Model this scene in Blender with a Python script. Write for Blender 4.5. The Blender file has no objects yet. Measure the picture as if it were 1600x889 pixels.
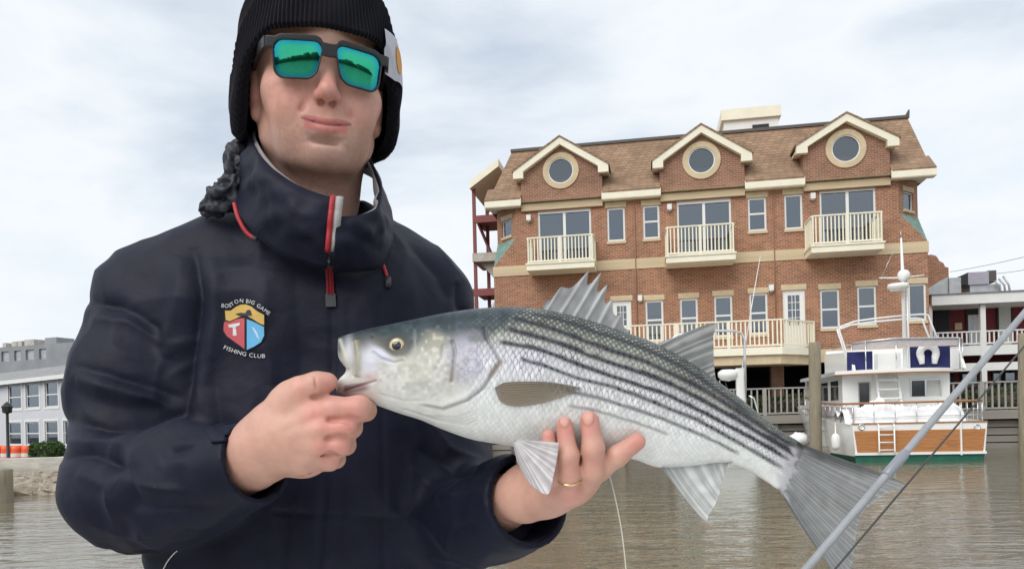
import bpy, math, random
import numpy as np
from mathutils import Vector, Matrix, Euler
R = math.radians
random.seed(7)
np.random.seed(7)
sc = bpy.context.scene
COL = sc.collection

# ---------------------------------------------------------------- camera
FPX, PPX, PPY = 1200.0, 800.0, 650.0      # focal length and principal point in photograph pixels
HC, ROLL = 1.5, R(1.4)
cam_d = bpy.data.cameras.new('camera'); cam = bpy.data.objects.new('camera', cam_d); COL.objects.link(cam)
cam.location = (0, 0, HC); cam.rotation_euler = (R(90), ROLL, 0)
cam_d.sensor_width = 36; cam_d.lens = 36 * FPX / 1600; cam_d.shift_y = (PPY - 444.5) / 1600
cam_d.clip_start = 0.05; cam_d.clip_end = 6000
sc.camera = cam

# ---------------------------------------------------------------- sky, sun, exposure
SUN_EL, SUN_AZ = R(42), R(215)            # azimuth clockwise from +Y: behind the camera, a little left
w = bpy.data.worlds.new('World'); sc.world = w; w.use_nodes = True
nt = w.node_tree; nt.nodes.clear()
def N(t, typ, **kw):
    n = t.nodes.new(typ)
    for k, v in kw.items():
        if k.startswith('i_'):
            key = k[2:]; key = int(key) if key.isdigit() else key.replace('_', ' ')
            n.inputs[key].default_value = v
        else: setattr(n, k, v)
    return n
def ramp(t, stops, interp='LINEAR'):
    n = t.nodes.new('ShaderNodeValToRGB'); cr = n.color_ramp; cr.interpolation = interp
    while len(cr.elements) < len(stops): cr.elements.new(0.5)
    for e, (p, c) in zip(cr.elements, stops):
        e.position = p; e.color = (c[0], c[1], c[2], 1) if not isinstance(c, (int, float)) else (c, c, c, 1)
    return n
sky = N(nt, 'ShaderNodeTexSky', sky_type='NISHITA', sun_disc=False, sun_elevation=SUN_EL, sun_rotation=SUN_AZ)
tc = N(nt, 'ShaderNodeTexCoord')
mp = N(nt, 'ShaderNodeMapping'); mp.inputs['Scale'].default_value = (1, 1, 2.6); mp.inputs['Location'].default_value = (3.1, 0.4, 0.35)
nt.links.new(tc.outputs['Generated'], mp.inputs['Vector'])
n1 = N(nt, 'ShaderNodeTexNoise', i_Scale=1.9, i_Detail=9.0, i_Roughness=0.56, i_Distortion=0.25)
nt.links.new(mp.outputs[0], n1.inputs['Vector'])
n2 = N(nt, 'ShaderNodeTexNoise', i_Scale=1.1, i_Detail=3.0, i_Roughness=0.5)
nt.links.new(mp.outputs[0], n2.inputs['Vector'])
mx = N(nt, 'ShaderNodeMix', data_type='FLOAT'); mx.inputs[0].default_value = 0.4
nt.links.new(n1.outputs[0], mx.inputs[2]); nt.links.new(n2.outputs[0], mx.inputs[3])
# overcast: bright white cloud with soft blue-grey bases, a little clear sky in the thin places
cl = ramp(nt, [(0.34, (5.5, 6.2, 6.9)), (0.43, (6.35, 6.85, 7.3)), (0.495, (7.0, 7.25, 7.5)), (0.55, (6.0, 6.5, 7.05)), (0.63, (4.4, 5.0, 5.8))])
nt.links.new(mx.outputs[0], cl.inputs[0])
cov = ramp(nt, [(0.30, 0.72), (0.42, 0.96)])
nt.links.new(mx.outputs[0], cov.inputs[0])
m2 = N(nt, 'ShaderNodeMix', data_type='RGBA')
nt.links.new(cov.outputs[0], m2.inputs[0]); nt.links.new(sky.outputs[0], m2.inputs[6]); nt.links.new(cl.outputs[0], m2.inputs[7])
bg = N(nt, 'ShaderNodeBackground', i_Strength=0.1)
nt.links.new(m2.outputs[2], bg.inputs['Color'])
wo = N(nt, 'ShaderNodeOutputWorld'); nt.links.new(bg.outputs[0], wo.inputs[0])

sun_d = bpy.data.lights.new('sun', 'SUN'); sun = bpy.data.objects.new('sun', sun_d); COL.objects.link(sun)
sun_d.energy = 1.5; sun_d.angle = R(45); sun_d.color = (1.0, 0.96, 0.9)
sd = Vector((math.sin(SUN_AZ) * math.cos(SUN_EL), math.cos(SUN_AZ) * math.cos(SUN_EL), math.sin(SUN_EL)))
sun.rotation_euler = sd.to_track_quat('Z', 'Y').to_euler()
vs = sc.view_settings
vs.view_transform = 'Standard'; vs.look = 'None'; vs.gamma = 1.0; vs.exposure = 0.45; vs.use_curve_mapping = False
sc.render.engine = 'CYCLES'; sc.cycles.use_denoising = True; sc.cycles.max_bounces = 8; sc.cycles.transparent_max_bounces = 16
sc.cycles.caustics_reflective = False; sc.cycles.caustics_refractive = False

# ---------------------------------------------------------------- helpers
def ray(px, py):
    a = (px - PPX) / FPX; b = (PPY - py) / FPX
    return np.array([a * math.cos(ROLL) + b * math.sin(ROLL), 1.0, -a * math.sin(ROLL) + b * math.cos(ROLL)])
def P(px, py, d):
    """a place seen at photograph pixel (px, py), d metres in front of the camera"""
    v = ray(px, py) * d; v[2] += HC
    return v
def L(d): return d / FPX                  # metres per photograph pixel at distance d

class Plane:
    """a vertical facade: local x along it, y into it, z up"""
    def __init__(s, px, d, ang):
        s.a = R(ang); s.o = P(px, 640, d); s.o[2] = 0
        s.u = np.array([math.cos(s.a), -math.sin(s.a), 0]); s.n = np.array([math.sin(s.a), math.cos(s.a), 0])
    def at(s, px, py, y=0.0):
        """local (x, z) seen at a pixel, on the plane y metres behind the facade"""
        r = ray(px, py); c = np.array([0, 0, HC])
        t = (np.dot(s.o - c, s.n) + y) / np.dot(r, s.n)
        p = c + r * t - s.o
        return float(np.dot(p, s.u)), float(p[2])
    def root(s, name, **kw):
        return empty(name, s.o, -s.a, **kw)

def tag(o, label=None, category=None, group=None, kind=None):
    for k, v in (('label', label), ('category', category), ('group', group), ('kind', kind)):
        if v: o[k] = v
    return o
def empty(name, loc=(0, 0, 0), rz=0, **kw):
    o = bpy.data.objects.new(name, None); COL.objects.link(o)
    o.location = loc; o.rotation_euler = (0, 0, rz); o.empty_display_size = 0.1
    return tag(o, **kw)
def link(name, me, m=None, parent=None, **kw):
    o = bpy.data.objects.new(name, me); COL.objects.link(o)
    if m is not None and not me.materials: me.materials.append(m)
    o.parent = parent
    return tag(o, **kw)
def mesh_np(name, v, f, smooth=True):
    """quads or triangles from numpy arrays"""
    me = bpy.data.meshes.new(name)
    v = np.asarray(v, np.float32); f = np.asarray(f, np.int32); k = f.shape[1]
    me.vertices.add(len(v)); me.vertices.foreach_set('co', v.ravel())
    me.loops.add(f.size); me.loops.foreach_set('vertex_index', f.ravel())
    me.polygons.add(len(f)); me.polygons.foreach_set('loop_start', np.arange(0, f.size, k, dtype=np.int32))
    me.polygons.foreach_set('use_smooth', np.full(len(f), smooth))
    me.update(calc_edges=True); me.validate()
    return me
def set_col(me, col, name='Col'):
    a = me.color_attributes.new(name, 'FLOAT_COLOR', 'POINT')
    c = np.ones((len(me.vertices), 4), np.float32); c[:, :3] = col
    a.data.foreach_set('color', c.ravel())
def set_vec(me, vec, name):
    a = me.attributes.new(name, 'FLOAT_VECTOR', 'POINT'); a.data.foreach_set('vector', np.asarray(vec, np.float32).ravel())

def vnoise(p, seed=0):
    """smooth value noise in [-1, 1] for (n, 3) points"""
    rs = np.random.RandomState(seed); T = rs.rand(32, 32, 32) * 2 - 1
    i = np.floor(p).astype(int); f = p - i; f = f * f * f * (f * (f * 6 - 15) + 10); out = 0
    for a in (0, 1):
        for b in (0, 1):
            for c in (0, 1):
                w_ = (f[:, 0] if a else 1 - f[:, 0]) * (f[:, 1] if b else 1 - f[:, 1]) * (f[:, 2] if c else 1 - f[:, 2])
                out = out + w_ * T[(i[:, 0] + a) % 32, (i[:, 1] + b) % 32, (i[:, 2] + c) % 32]
    return out
class MB:
    def __init__(s): s.v = []; s.f = []; s.sm = []
    def add(s, vs, fs, smooth=False):
        b = len(s.v); s.v += [tuple(map(float, p)) for p in vs]
        s.f += [tuple(i + b for i in f) for f in fs]; s.sm += [smooth] * len(fs); return s
    def box(s, x0, x1, y0, y1, z0, z1, b=0.0):
        x0, x1 = sorted((x0, x1)); y0, y1 = sorted((y0, y1)); z0, z1 = sorted((z0, z1))
        return s.add([(x0, y0, z0), (x1, y0, z0), (x1, y1, z0), (x0, y1, z0), (x0, y0, z1), (x1, y0, z1), (x1, y1, z1), (x0, y1, z1)],
              [(0, 3, 2, 1), (4, 5, 6, 7), (0, 1, 5, 4), (1, 2, 6, 5), (2, 3, 7, 6), (3, 0, 4, 7)])
    def hexa(s, p):
        """eight corners: bottom four anticlockwise, then top four"""
        return s.add(p, [(0, 3, 2, 1), (4, 5, 6, 7), (0, 1, 5, 4), (1, 2, 6, 5), (2, 3, 7, 6), (3, 0, 4, 7)])
    def quad(s, a, b, c, d): return s.add([a, b, c, d], [(0, 1, 2, 3)])
    def tri(s, a, b, c): return s.add([a, b, c], [(0, 1, 2)])
    def prism(s, poly, y0, y1, ax='y'):
        """polygon in the xz plane (anticlockwise seen from -y) pushed from y0 to y1"""
        n = len(poly)
        m = {'y': lambda a, b, t: (a, t, b), 'x': lambda a, b, t: (t, a, b), 'z': lambda a, b, t: (a, b, t)}[ax]
        vs = [m(a, b, y0) for a, b in poly] + [m(a, b, y1) for a, b in poly]
        fs = [tuple(range(n)), tuple(range(2 * n - 1, n - 1, -1))] + [(i + n, (i + 1) % n + n, (i + 1) % n, i) for i in range(n)]
        return s.add(vs, fs)
    def tube(s, pts, r, n=8, smooth=True, closed=False):
        pts = [Vector(p) for p in pts]; k = len(pts)
        rs = r if isinstance(r, (list, tuple, np.ndarray)) else [r] * k
        up = Vector((0, 0, 1)); vs = []; prev = None
        for i, p in enumerate(pts):
            a = pts[(i - 1) % k] if (closed or i) else pts[0]; b = pts[(i + 1) % k] if (closed or i < k - 1) else pts[-1]
            t = (b - a).normalized()
            if prev is None:
                q = up if abs(t.dot(up)) < 0.95 else Vector((1, 0, 0)); e1 = t.cross(q).normalized()
            else: e1 = (prev - t * prev.dot(t)).normalized()
            prev = e1; e2 = t.cross(e1)
            for j in range(n):
                th = 2 * math.pi * j / n; vs.append(p + (e1 * math.cos(th) + e2 * math.sin(th)) * rs[i])
        fs = []
        for i in range(k if closed else k - 1):
            for j in range(n):
                a, b = i * n + j, i * n + (j + 1) % n; c, d = ((i + 1) % k) * n + (j + 1) % n, ((i + 1) % k) * n + j
                fs.append((a, b, c, d))
        if not closed: fs += [tuple(range(n - 1, -1, -1)), tuple((k - 1) * n + j for j in range(n))]
        return s.add(vs, fs, smooth)
    def lathe(s, prof, c=(0, 0, 0), n=24, axis='z', smooth=True):
        """profile of (radius, height)"""
        vs = []
        for r, h in prof:
            for j in range(n):
                t = 2 * math.pi * j / n; x, y = r * math.cos(t), r * math.sin(t)
                p = {'z': (x, y, h), 'y': (x, h, y), 'x': (h, x, y)}[axis]
                vs.append((p[0] + c[0], p[1] + c[1], p[2] + c[2]))
        fs = [(i * n + j, i * n + (j + 1) % n, (i + 1) * n + (j + 1) % n, (i + 1) * n + j) for i in range(len(prof) - 1) for j in range(n)]
        return s.add(vs, fs, smooth)
    def ellipsoid(s, c, r, n=16, m=10):
        vs = []; 
        for i in range(m + 1):
            ph = math.pi * i / m
            for j in range(n):
                t = 2 * math.pi * j / n
                vs.append((c[0] + r[0] * math.sin(ph) * math.cos(t), c[1] + r[1] * math.sin(ph) * math.sin(t), c[2] + r[2] * math.cos(ph)))
        fs = [(i * n + j, (i + 1) * n + j, (i + 1) * n + (j + 1) % n, i * n + (j + 1) % n) for i in range(m) for j in range(n)]
        return s.add(vs, fs, True)
    def mesh(s, name):
        me = bpy.data.meshes.new(name); me.from_pydata(s.v, [], s.f)
        me.polygons.foreach_set('use_smooth', s.sm); me.update(); return me
    def build(s, name, m, parent=None, **kw): return link(name, s.mesh(name), m, parent, **kw)
    def hole_wall(s, x0, x1, z0, z1, holes, y=0.0, dep=0.14):
        """wall sheet in the plane y with rectangular openings and reveals dep deep"""
        xs = sorted({x0, x1, *[h[0] for h in holes], *[h[1] for h in holes]}); zs = sorted({z0, z1, *[h[2] for h in holes], *[h[3] for h in holes]})
        xs = [x for x in xs if x0 <= x <= x1]; zs = [z for z in zs if z0 <= z <= z1]
        for a, b in zip(xs, xs[1:]):
            for c, d in zip(zs, zs[1:]):
                mx_, mz_ = (a + b) / 2, (c + d) / 2
                if any(h[0] < mx_ < h[1] and h[2] < mz_ < h[3] for h in holes): continue
                s.quad((a, y, c), (b, y, c), (b, y, d), (a, y, d))
        for a, b, c, d in holes:
            s.quad((a, y, c), (a, y, d), (a, y + dep, d), (a, y + dep, c)); s.quad((b, y, d), (b, y, c), (b, y + dep, c), (b, y + dep, d))
            s.quad((a, y, c), (a, y + dep, c), (b, y + dep, c), (b, y, c)); s.quad((a, y, d), (b, y, d), (b, y + dep, d), (a, y + dep, d))
        return s

UNIT = {}
def stick(name, m, parent, p0, p1):
    """a straight square piece, sharing one mesh per material, from corner p0 to corner p1"""
    k = m.name
    if k not in UNIT: UNIT[k] = MB().box(-.5, .5, -.5, .5, -.5, .5).mesh('piece')
    o = link(name, UNIT[k], m, parent)
    o.location = [(a + b) / 2 for a, b in zip(p0, p1)]; o.scale = [abs(a - b) for a, b in zip(p0, p1)]
    return o

# ---------------------------------------------------------------- materials
def mat(name, color=(.5, .5, .5), rough=0.6, metal=0.0, var=0.0, scale=8.0, bump=0.0, bscale=40.0, spec=0.5, coat=0.0, dirt=None, **kw):
    """plain procedural material: base colour with noise variation and fine relief"""
    m = bpy.data.materials.new(name); m.use_nodes = True; t = m.node_tree; b = t.nodes['Principled BSDF']
    b.inputs['Base Color'].default_value = (*color, 1); b.inputs['Roughness'].default_value = rough; b.inputs['Metallic'].default_value = metal
    b.inputs['Specular IOR Level'].default_value = spec; b.inputs['Coat Weight'].default_value = coat
    co = N(t, 'ShaderNodeTexCoord').outputs['Object']
    if var:
        n = N(t, 'ShaderNodeTexNoise', i_Scale=scale, i_Detail=6.0, i_Roughness=0.65); t.links.new(co, n.inputs['Vector'])
        lo = dirt or [c * (1 - var) for c in color]; hi = [min(1, c * (1 + var)) for c in color]
        r = ramp(t, [(0.3, lo), (0.7, hi)]); t.links.new(n.outputs[0], r.inputs[0]); t.links.new(r.outputs[0], b.inputs['Base Color'])
    if bump:
        n = N(t, 'ShaderNodeTexNoise', i_Scale=bscale, i_Detail=5.0); t.links.new(co, n.inputs['Vector'])
        bp = N(t, 'ShaderNodeBump', i_Strength=bump, i_Distance=0.02); t.links.new(n.outputs[0], bp.inputs['Height']); t.links.new(bp.outputs[0], b.inputs['Normal'])
    for k, v in kw.items(): b.inputs[k.replace('_', ' ')].default_value = v
    return m
def brick_mat(name, c1, c2, mortar, bw=0.215, bh=0.075, rough=0.85, msize=0.011, offset=0.5, bump=0.5, var=0.25):
    m = bpy.data.materials.new(name); m.use_nodes = True; t = m.node_tree; b = t.nodes['Principled BSDF']; b.inputs['Roughness'].default_value = rough
    co = N(t, 'ShaderNodeTexCoord'); sp = N(t, 'ShaderNodeSeparateXYZ'); t.links.new(co.outputs['Object'], sp.inputs[0])
    ad = N(t, 'ShaderNodeMath', operation='ADD'); t.links.new(sp.outputs[0], ad.inputs[0]); t.links.new(sp.outputs[1], ad.inputs[1])
    cb = N(t, 'ShaderNodeCombineXYZ'); t.links.new(ad.outputs[0], cb.inputs[0]); t.links.new(sp.outputs[2], cb.inputs[1])
    br = N(t, 'ShaderNodeTexBrick', offset=offset, i_Scale=1.0, i_Mortar_Size=msize, i_Brick_Width=bw, i_Row_Height=bh, i_Bias=-0.1)
    br.inputs['Color1'].default_value = (*c1, 1); br.inputs['Color2'].default_value = (*c2, 1); br.inputs['Mortar'].default_value = (*mortar, 1)
    t.links.new(cb.outputs[0], br.inputs['Vector'])
    n = N(t, 'ShaderNodeTexNoise', i_Scale=1.3, i_Detail=8.0, i_Roughness=0.7); t.links.new(co.outputs['Object'], n.inputs['Vector'])
    r = ramp(t, [(0.3, 1 - var), (0.7, 1 + var * 0.6)]); t.links.new(n.outputs[0], r.inputs[0])
    mxx = N(t, 'ShaderNodeMix', data_type='RGBA', blend_type='MULTIPLY'); mxx.inputs[0].default_value = 1
    t.links.new(br.outputs['Color'], mxx.inputs[6]); t.links.new(r.outputs[0], mxx.inputs[7]); t.links.new(mxx.outputs[2], b.inputs['Base Color'])
    bp = N(t, 'ShaderNodeBump', i_Strength=bump, i_Distance=0.012, invert=True); t.links.new(br.outputs['Fac'], bp.inputs['Height']); t.links.new(bp.outputs[0], b.inputs['Normal'])
    return m
def plank_mat(name, c1, c2, along='x', wid=0.14, rough=0.8, gap=0.006):
    """wood: grain stretched along one axis"""
    m = bpy.data.materials.new(name); m.use_nodes = True; t = m.node_tree; b = t.nodes['Principled BSDF']; b.inputs['Roughness'].default_value = rough
    co = N(t, 'ShaderNodeTexCoord'); mpp = N(t, 'ShaderNodeMapping')
    mpp.inputs['Scale'].default_value = {'x': (1, 14, 14), 'y': (14, 1, 14), 'z': (14, 14, 1)}[along]
    t.links.new(co.outputs['Object'], mpp.inputs[0])
    n = N(t, 'ShaderNodeTexNoise', i_Scale=2.0, i_Detail=7.0, i_Roughness=0.65, i_Distortion=0.4); t.links.new(mpp.outputs[0], n.inputs['Vector'])
    r = ramp(t, [(0.3, c1), (0.7, c2)]); t.links.new(n.outputs[0], r.inputs[0]); t.links.new(r.outputs[0], b.inputs['Base Color'])
    bp = N(t, 'ShaderNodeBump', i_Strength=0.4, i_Distance=0.01); t.links.new(n.outputs[0], bp.inputs['Height']); t.links.new(bp.outputs[0], b.inputs['Normal'])
    return m
def glass_mat(name, tint=(.50, .55, .60), refl=(.8, .86, .92), amount=0.30):
    m = bpy.data.materials.new(name); m.use_nodes = True; t = m.node_tree; t.nodes.clear()
    tr = N(t, 'ShaderNodeBsdfTransparent', i_Color=(*tint, 1)); gl = N(t, 'ShaderNodeBsdfGlossy', i_Color=(*refl, 1), i_Roughness=0.03)
    no = N(t, 'ShaderNodeTexNoise', i_Scale=0.5, i_Detail=0.0); bp = N(t, 'ShaderNodeBump', i_Strength=0.02, i_Distance=0.05); t.links.new(no.outputs[0], bp.inputs['Height']); t.links.new(bp.outputs[0], gl.inputs['Normal'])
    fr = N(t, 'ShaderNodeLayerWeight', i_Blend=amount); mx_ = N(t, 'ShaderNodeMixShader'); o = N(t, 'ShaderNodeOutputMaterial')
    ad = N(t, 'ShaderNodeMath', operation='MULTIPLY_ADD', use_clamp=True, i_1=0.75, i_2=amount * 0.55); t.links.new(fr.outputs['Fresnel'], ad.inputs[0])
    t.links.new(ad.outputs[0], mx_.inputs[0]); t.links.new(tr.outputs[0], mx_.inputs[1]); t.links.new(gl.outputs[0], mx_.inputs[2]); t.links.new(mx_.outputs[0], o.inputs[0])
    return m
def vcol_mat(name, rough=0.5, spec=0.5, sss=0.0, attr='Col', bump=0.0, bscale=300.0, coat=0.0, noise_rough=0.0, bdist=0.002, sss_r=(1, .35, .2), sss_scale=0.006):
    m = bpy.data.materials.new(name); m.use_nodes = True; t = m.node_tree; b = t.nodes['Principled BSDF']
    a = N(t, 'ShaderNodeAttribute', attribute_name=attr); t.links.new(a.outputs['Color'], b.inputs['Base Color'])
    b.inputs['Roughness'].default_value = rough; b.inputs['Specular IOR Level'].default_value = spec; b.inputs['Coat Weight'].default_value = coat; b.inputs['Coat Roughness'].default_value = 0.15
    if sss:
        b.inputs['Subsurface Weight'].default_value = sss; b.inputs['Subsurface Radius'].default_value = sss_r; b.inputs['Subsurface Scale'].default_value = sss_scale
    if bump:
        co = N(t, 'ShaderNodeTexCoord'); n = N(t, 'ShaderNodeTexNoise', i_Scale=bscale, i_Detail=4.0); t.links.new(co.outputs['Object'], n.inputs['Vector'])
        bp = N(t, 'ShaderNodeBump', i_Strength=bump, i_Distance=bdist); t.links.new(n.outputs[0], bp.inputs['Height']); t.links.new(bp.outputs[0], b.inputs['Normal'])
    return m

M = {}
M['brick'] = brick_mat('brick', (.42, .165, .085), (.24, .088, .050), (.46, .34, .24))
M['brick_dark'] = brick_mat('brick_shade', (.34, .145, .085), (.22, .09, .057), (.40, .30, .22))  # the same brick with shade put into its colour
M['stone'] = mat('limestone', (.62, .50, .33), 0.8, var=0.12, scale=3, bump=0.15)
M['cream'] = mat('cream_paint', (.88, .83, .67), 0.5, var=0.06, scale=2)
M['white'] = mat('white_paint', (.80, .80, .78), 0.4, var=0.04, scale=3)
M['shingle'] = brick_mat('roof_shingles', (.37, .24, .15), (.27, .17, .108), (.19, .125, .085), bw=0.30, bh=0.13, msize=0.012, bump=0.6, var=0.3)
M['copper'] = mat('green_copper', (.17, .27, .23), 0.7, var=0.35, scale=4)
M['room'] = mat('dark_room', (.035, .037, .042), 0.9)  # near-black stand-in for unlit rooms; the gloom is put into the colour
M['blind'] = mat('window_blind', (.62, .63, .60), 0.8)
M['glass'] = glass_mat('window_glass')
M['dark'] = mat('dark_interior', (.018, .018, .02), 0.9)  # near-black: shade of recesses and gaps put into the colour
M['concrete'] = mat('concrete', (.48, .45, .40), 0.9, var=0.3, scale=2.5, bump=0.4, bscale=12)
M['red_steel'] = mat('red_steel', (.23, .06, .055), 0.6, var=0.15)
M['flash'] = mat('roof_flashing', (.10, .085, .08), 0.6)
M['roof_grey'] = mat('grey_roofing', (.27, .27, .27), 0.85, var=0.25, scale=2)
M['galv'] = mat('galvanised_metal', (.50, .51, .52), 0.45, 0.5, var=0.2, scale=3)
M['grey_wood'] = plank_mat('weathered_wood', (.20, .185, .16), (.36, .335, .30))
M['dock_rail'] = plank_mat('weathered_rail_wood', (.26, .25, .23), (.42, .40, .37), 'z')
M['pile'] = plank_mat('piling_wood', (.20, .175, .12), (.34, .30, .22), 'z')
M['red_wall'] = mat('dark_red_siding', (.17, .022, .026), 0.7, var=0.2, scale=2)
M['lavender'] = mat('pale_lilac_siding', (.63, .635, .67), 0.7, var=0.06, scale=1)
M['far_grey'] = mat('grey_concrete_block', (.29, .30, .32), 0.9, var=0.15, scale=0.4)
M['leaf'] = mat('leaf_green', (.055, .115, .022), 0.6, var=0.5, scale=6)
M['hedge'] = mat('hedge_leaf', (.05, .075, .022), 0.7, var=0.5, scale=6)
M['orange'] = mat('orange_plastic', (.85, .13, .035), 0.5, var=0.08)
M['white_band'] = mat('reflective_white_band', (.8, .74, .68), 0.4)
M['rock'] = mat('shore_rock', (.33, .28, .22), 0.9, var=0.4, scale=3, bump=0.6, bscale=9)
M['black'] = mat('black_metal', (.02, .02, .022), 0.5)
M['bark'] = mat('bark', (.15, .115, .10), 0.9, var=0.3)
# ================================================================ water and shore
def water():
    m = bpy.data.materials.new('harbour_water'); m.use_nodes = True; t = m.node_tree; b = t.nodes['Principled BSDF']
    b.inputs['Base Color'].default_value = (.155, .132, .088, 1); b.inputs['Roughness'].default_value = 0.04; b.inputs['IOR'].default_value = 1.4
    b.inputs['Specular IOR Level'].default_value = 0.62
    co = N(t, 'ShaderNodeTexCoord'); prev = None
    for sc_, st, dist, sx in ((0.9, 0.55, 0.07, 0.35), (3.6, 0.7, 0.034, 0.40), (13.0, 0.55, 0.009, 0.5)):
        mpp = N(t, 'ShaderNodeMapping'); mpp.inputs['Scale'].default_value = (sx, 1.0, 1); mpp.inputs['Rotation'].default_value = (0, 0, R(8)); t.links.new(co.outputs['Object'], mpp.inputs[0])
        n = N(t, 'ShaderNodeTexNoise', i_Scale=sc_, i_Detail=3.0, i_Roughness=0.5, i_Distortion=0.6); t.links.new(mpp.outputs[0], n.inputs['Vector'])
        bp = N(t, 'ShaderNodeBump', i_Strength=st, i_Distance=dist); t.links.new(n.outputs[0], bp.inputs['Height'])
        if prev: t.links.new(prev.outputs[0], bp.inputs['Normal'])
        prev = bp
    t.links.new(prev.outputs[0], b.inputs['Normal'])
    mb = MB(); mb.quad((-2500, -2500, 0), (2500, -2500, 0), (2500, 2500, 0), (-2500, 2500, 0))
    return mb.build('water', m, kind='structure', label='rippled brown harbour water reflecting the waterfront')
water()

# the land: quay on the left, bulkhead ground on the right
FB = Plane(1290, 30.0, 10.2)              # the brick facade
DOCK_Z = 1.3
gm = mat('dark_asphalt', (.07, .07, .07), 0.9, var=0.3)
lb = Plane(50, 19.5, 4.0)                 # the quay edge on the left
def ground():
    mb = MB()
    a = FB.o + FB.u * -15.5 + FB.n * -2.0; b = FB.o + FB.u * 60 + FB.n * -2.0
    c = b + FB.n * 120; d = a + FB.n * 120
    lo, hi = -1.5, DOCK_Z - 0.02
    mb.hexa([(*p[:2], lo) for p in (a, b, c, d)] + [(*p[:2], hi) for p in (a, b, c, d)])
    mb.build('ground', gm, kind='structure', label='ground behind the dock')
    mb = MB()
    e = lb.o + lb.u * -80 + lb.n * 0.9; f = lb.o + lb.u * 9.5 + lb.n * 0.9; g = f + lb.n * 110; h = e + lb.n * 110
    mb.hexa([(*p[:2], -1.5) for p in (e, f, g, h)] + [(*p[:2], 0.2) for p in (e, f, g, h)])
    mb.build('street', gm, kind='structure', label='street behind the stone quay')
ground()

# ================================================================ brick building
def make_window(par, x0, x1, z0, z1, style='plain', blind=0.0, y=0.0, rail=0.5, fm=None, lintel=True, sill=True, name='window', lz=0.22, ext=0.06):
    fm = fm or M['white']; t = 0.075
    mb = MB(); yf, yb = y + 0.05, y + 0.11
    mb.box(x0, x0 + t, yf, yb, z0, z1).box(x1 - t, x1, yf, yb, z0, z1).box(x0 + t, x1 - t, yf, yb, z0, z0 + t).box(x0 + t, x1 - t, yf, yb, z1 - t, z1)
    w_ = mb.build(name, fm, par)
    if style == 'sash': stick('sash_rail', fm, w_, (x0 + t, yf + .005, z0 + (z1 - z0) * rail - .035), (x1 - t, yb, z0 + (z1 - z0) * rail + .035))
    if style == 'slider':
        n = 4 if x1 - x0 > 2.0 else 2
        stick('head_casing', fm, w_, (x0, yf - .03, z1 - .17), (x1, yf - .001, z1))
        xm = (x0 + x1) / 2; stick('mullion', fm, w_, (xm - .055, yf - .004, z0 + t), (xm + .055, yb, z1 - t))
    if style == 'door':
        stick('door_panel', fm, w_, (x0 + t, yf + .01, z0 + t), (x1 - t, yb - .01, z0 + (z1 - z0) * .42))
        for s_ in (0, 1): stick('door_stile', fm, w_, ((x0 + t, x1 - t - .12)[s_], yf + .012, z0 + (z1 - z0) * .42), ((x0 + t + .12, x1 - t)[s_], yb - .012, z1 - t))
        stick('door_stile', fm, w_, (x0 + t + .12, yf + .012, z1 - t - .12), (x1 - t - .12, yb - .012, z1 - t))
        for k in (1, 2): stick('muntin', fm, w_, (x0 + (x1 - x0) * (.28 + .147 * k) - .012, yf + .016, z0 + (z1 - z0) * .42), (x0 + (x1 - x0) * (.28 + .147 * k) + .012, yf + .05, z1 - t - .12))
        for k in (1, 2, 3): stick('muntin', fm, w_, (x0 + t + .12, yf + .018, z0 + (z1 - z0) * (.42 + .125 * k)), (x1 - t - .12, yf + .05, z0 + (z1 - z0) * (.42 + .125 * k) + .022))
    stick('pane', M['glass'], w_, (x0 + t, y + .085, z0 + t), (x1 - t, y + .09, z1 - t))
    if blind: stick('blind', M['blind'], w_, (x0 + t, y + .118, z1 - t - (z1 - z0) * blind), (x1 - t, y + .124, z1 - t))
    if lintel: stick('lintel', M['stone'], w_, (x0 - ext, y - .02, z1 + .004), (x1 + ext, y + .1, z1 + lz))
    if sill: stick('sill', M['stone'], w_, (x0 - .03, y - .05, z0 - .11), (x1 + .03, y + .1, z0 - .004))
    return w_

def railing(par, m, a, b, z0, z1, pitch, size, post=None, posts=(), rail=.05):
    """straight rail from a to b (local xy): top and bottom rail, balusters and posts as pieces"""
    a, b = Vector((*a, 0)), Vector((*b, 0)); d = b - a; ln = d.length; ang = math.atan2(d.y, d.x); t = d / ln
    def bar(name, s0, s1, w_, zz0, zz1):
        o = stick(name, m, par, (0, 0, 0), (1, 1, 1)); o.location = a + t * ((s0 + s1) / 2) + Vector((0, 0, (zz0 + zz1) / 2))
        o.rotation_euler = (0, 0, ang); o.scale = (s1 - s0, w_, zz1 - zz0); return o
    bar('top_rail', 0, ln, rail * 1.9, z1 - .05, z1); bar('bottom_rail', 0, ln, rail * 1.1, z0 + .06, z0 + .12)
    n = max(2, int(ln / pitch))
    for i in range(1, n): bar('baluster', ln * i / n - size / 2, ln * i / n + size / 2, size, z0 + .115, z1 - .045)
    for s in posts: bar('post', max(0, s * ln - post / 2), min(ln, s * ln + post / 2), post, z0, z1 - .004)

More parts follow.
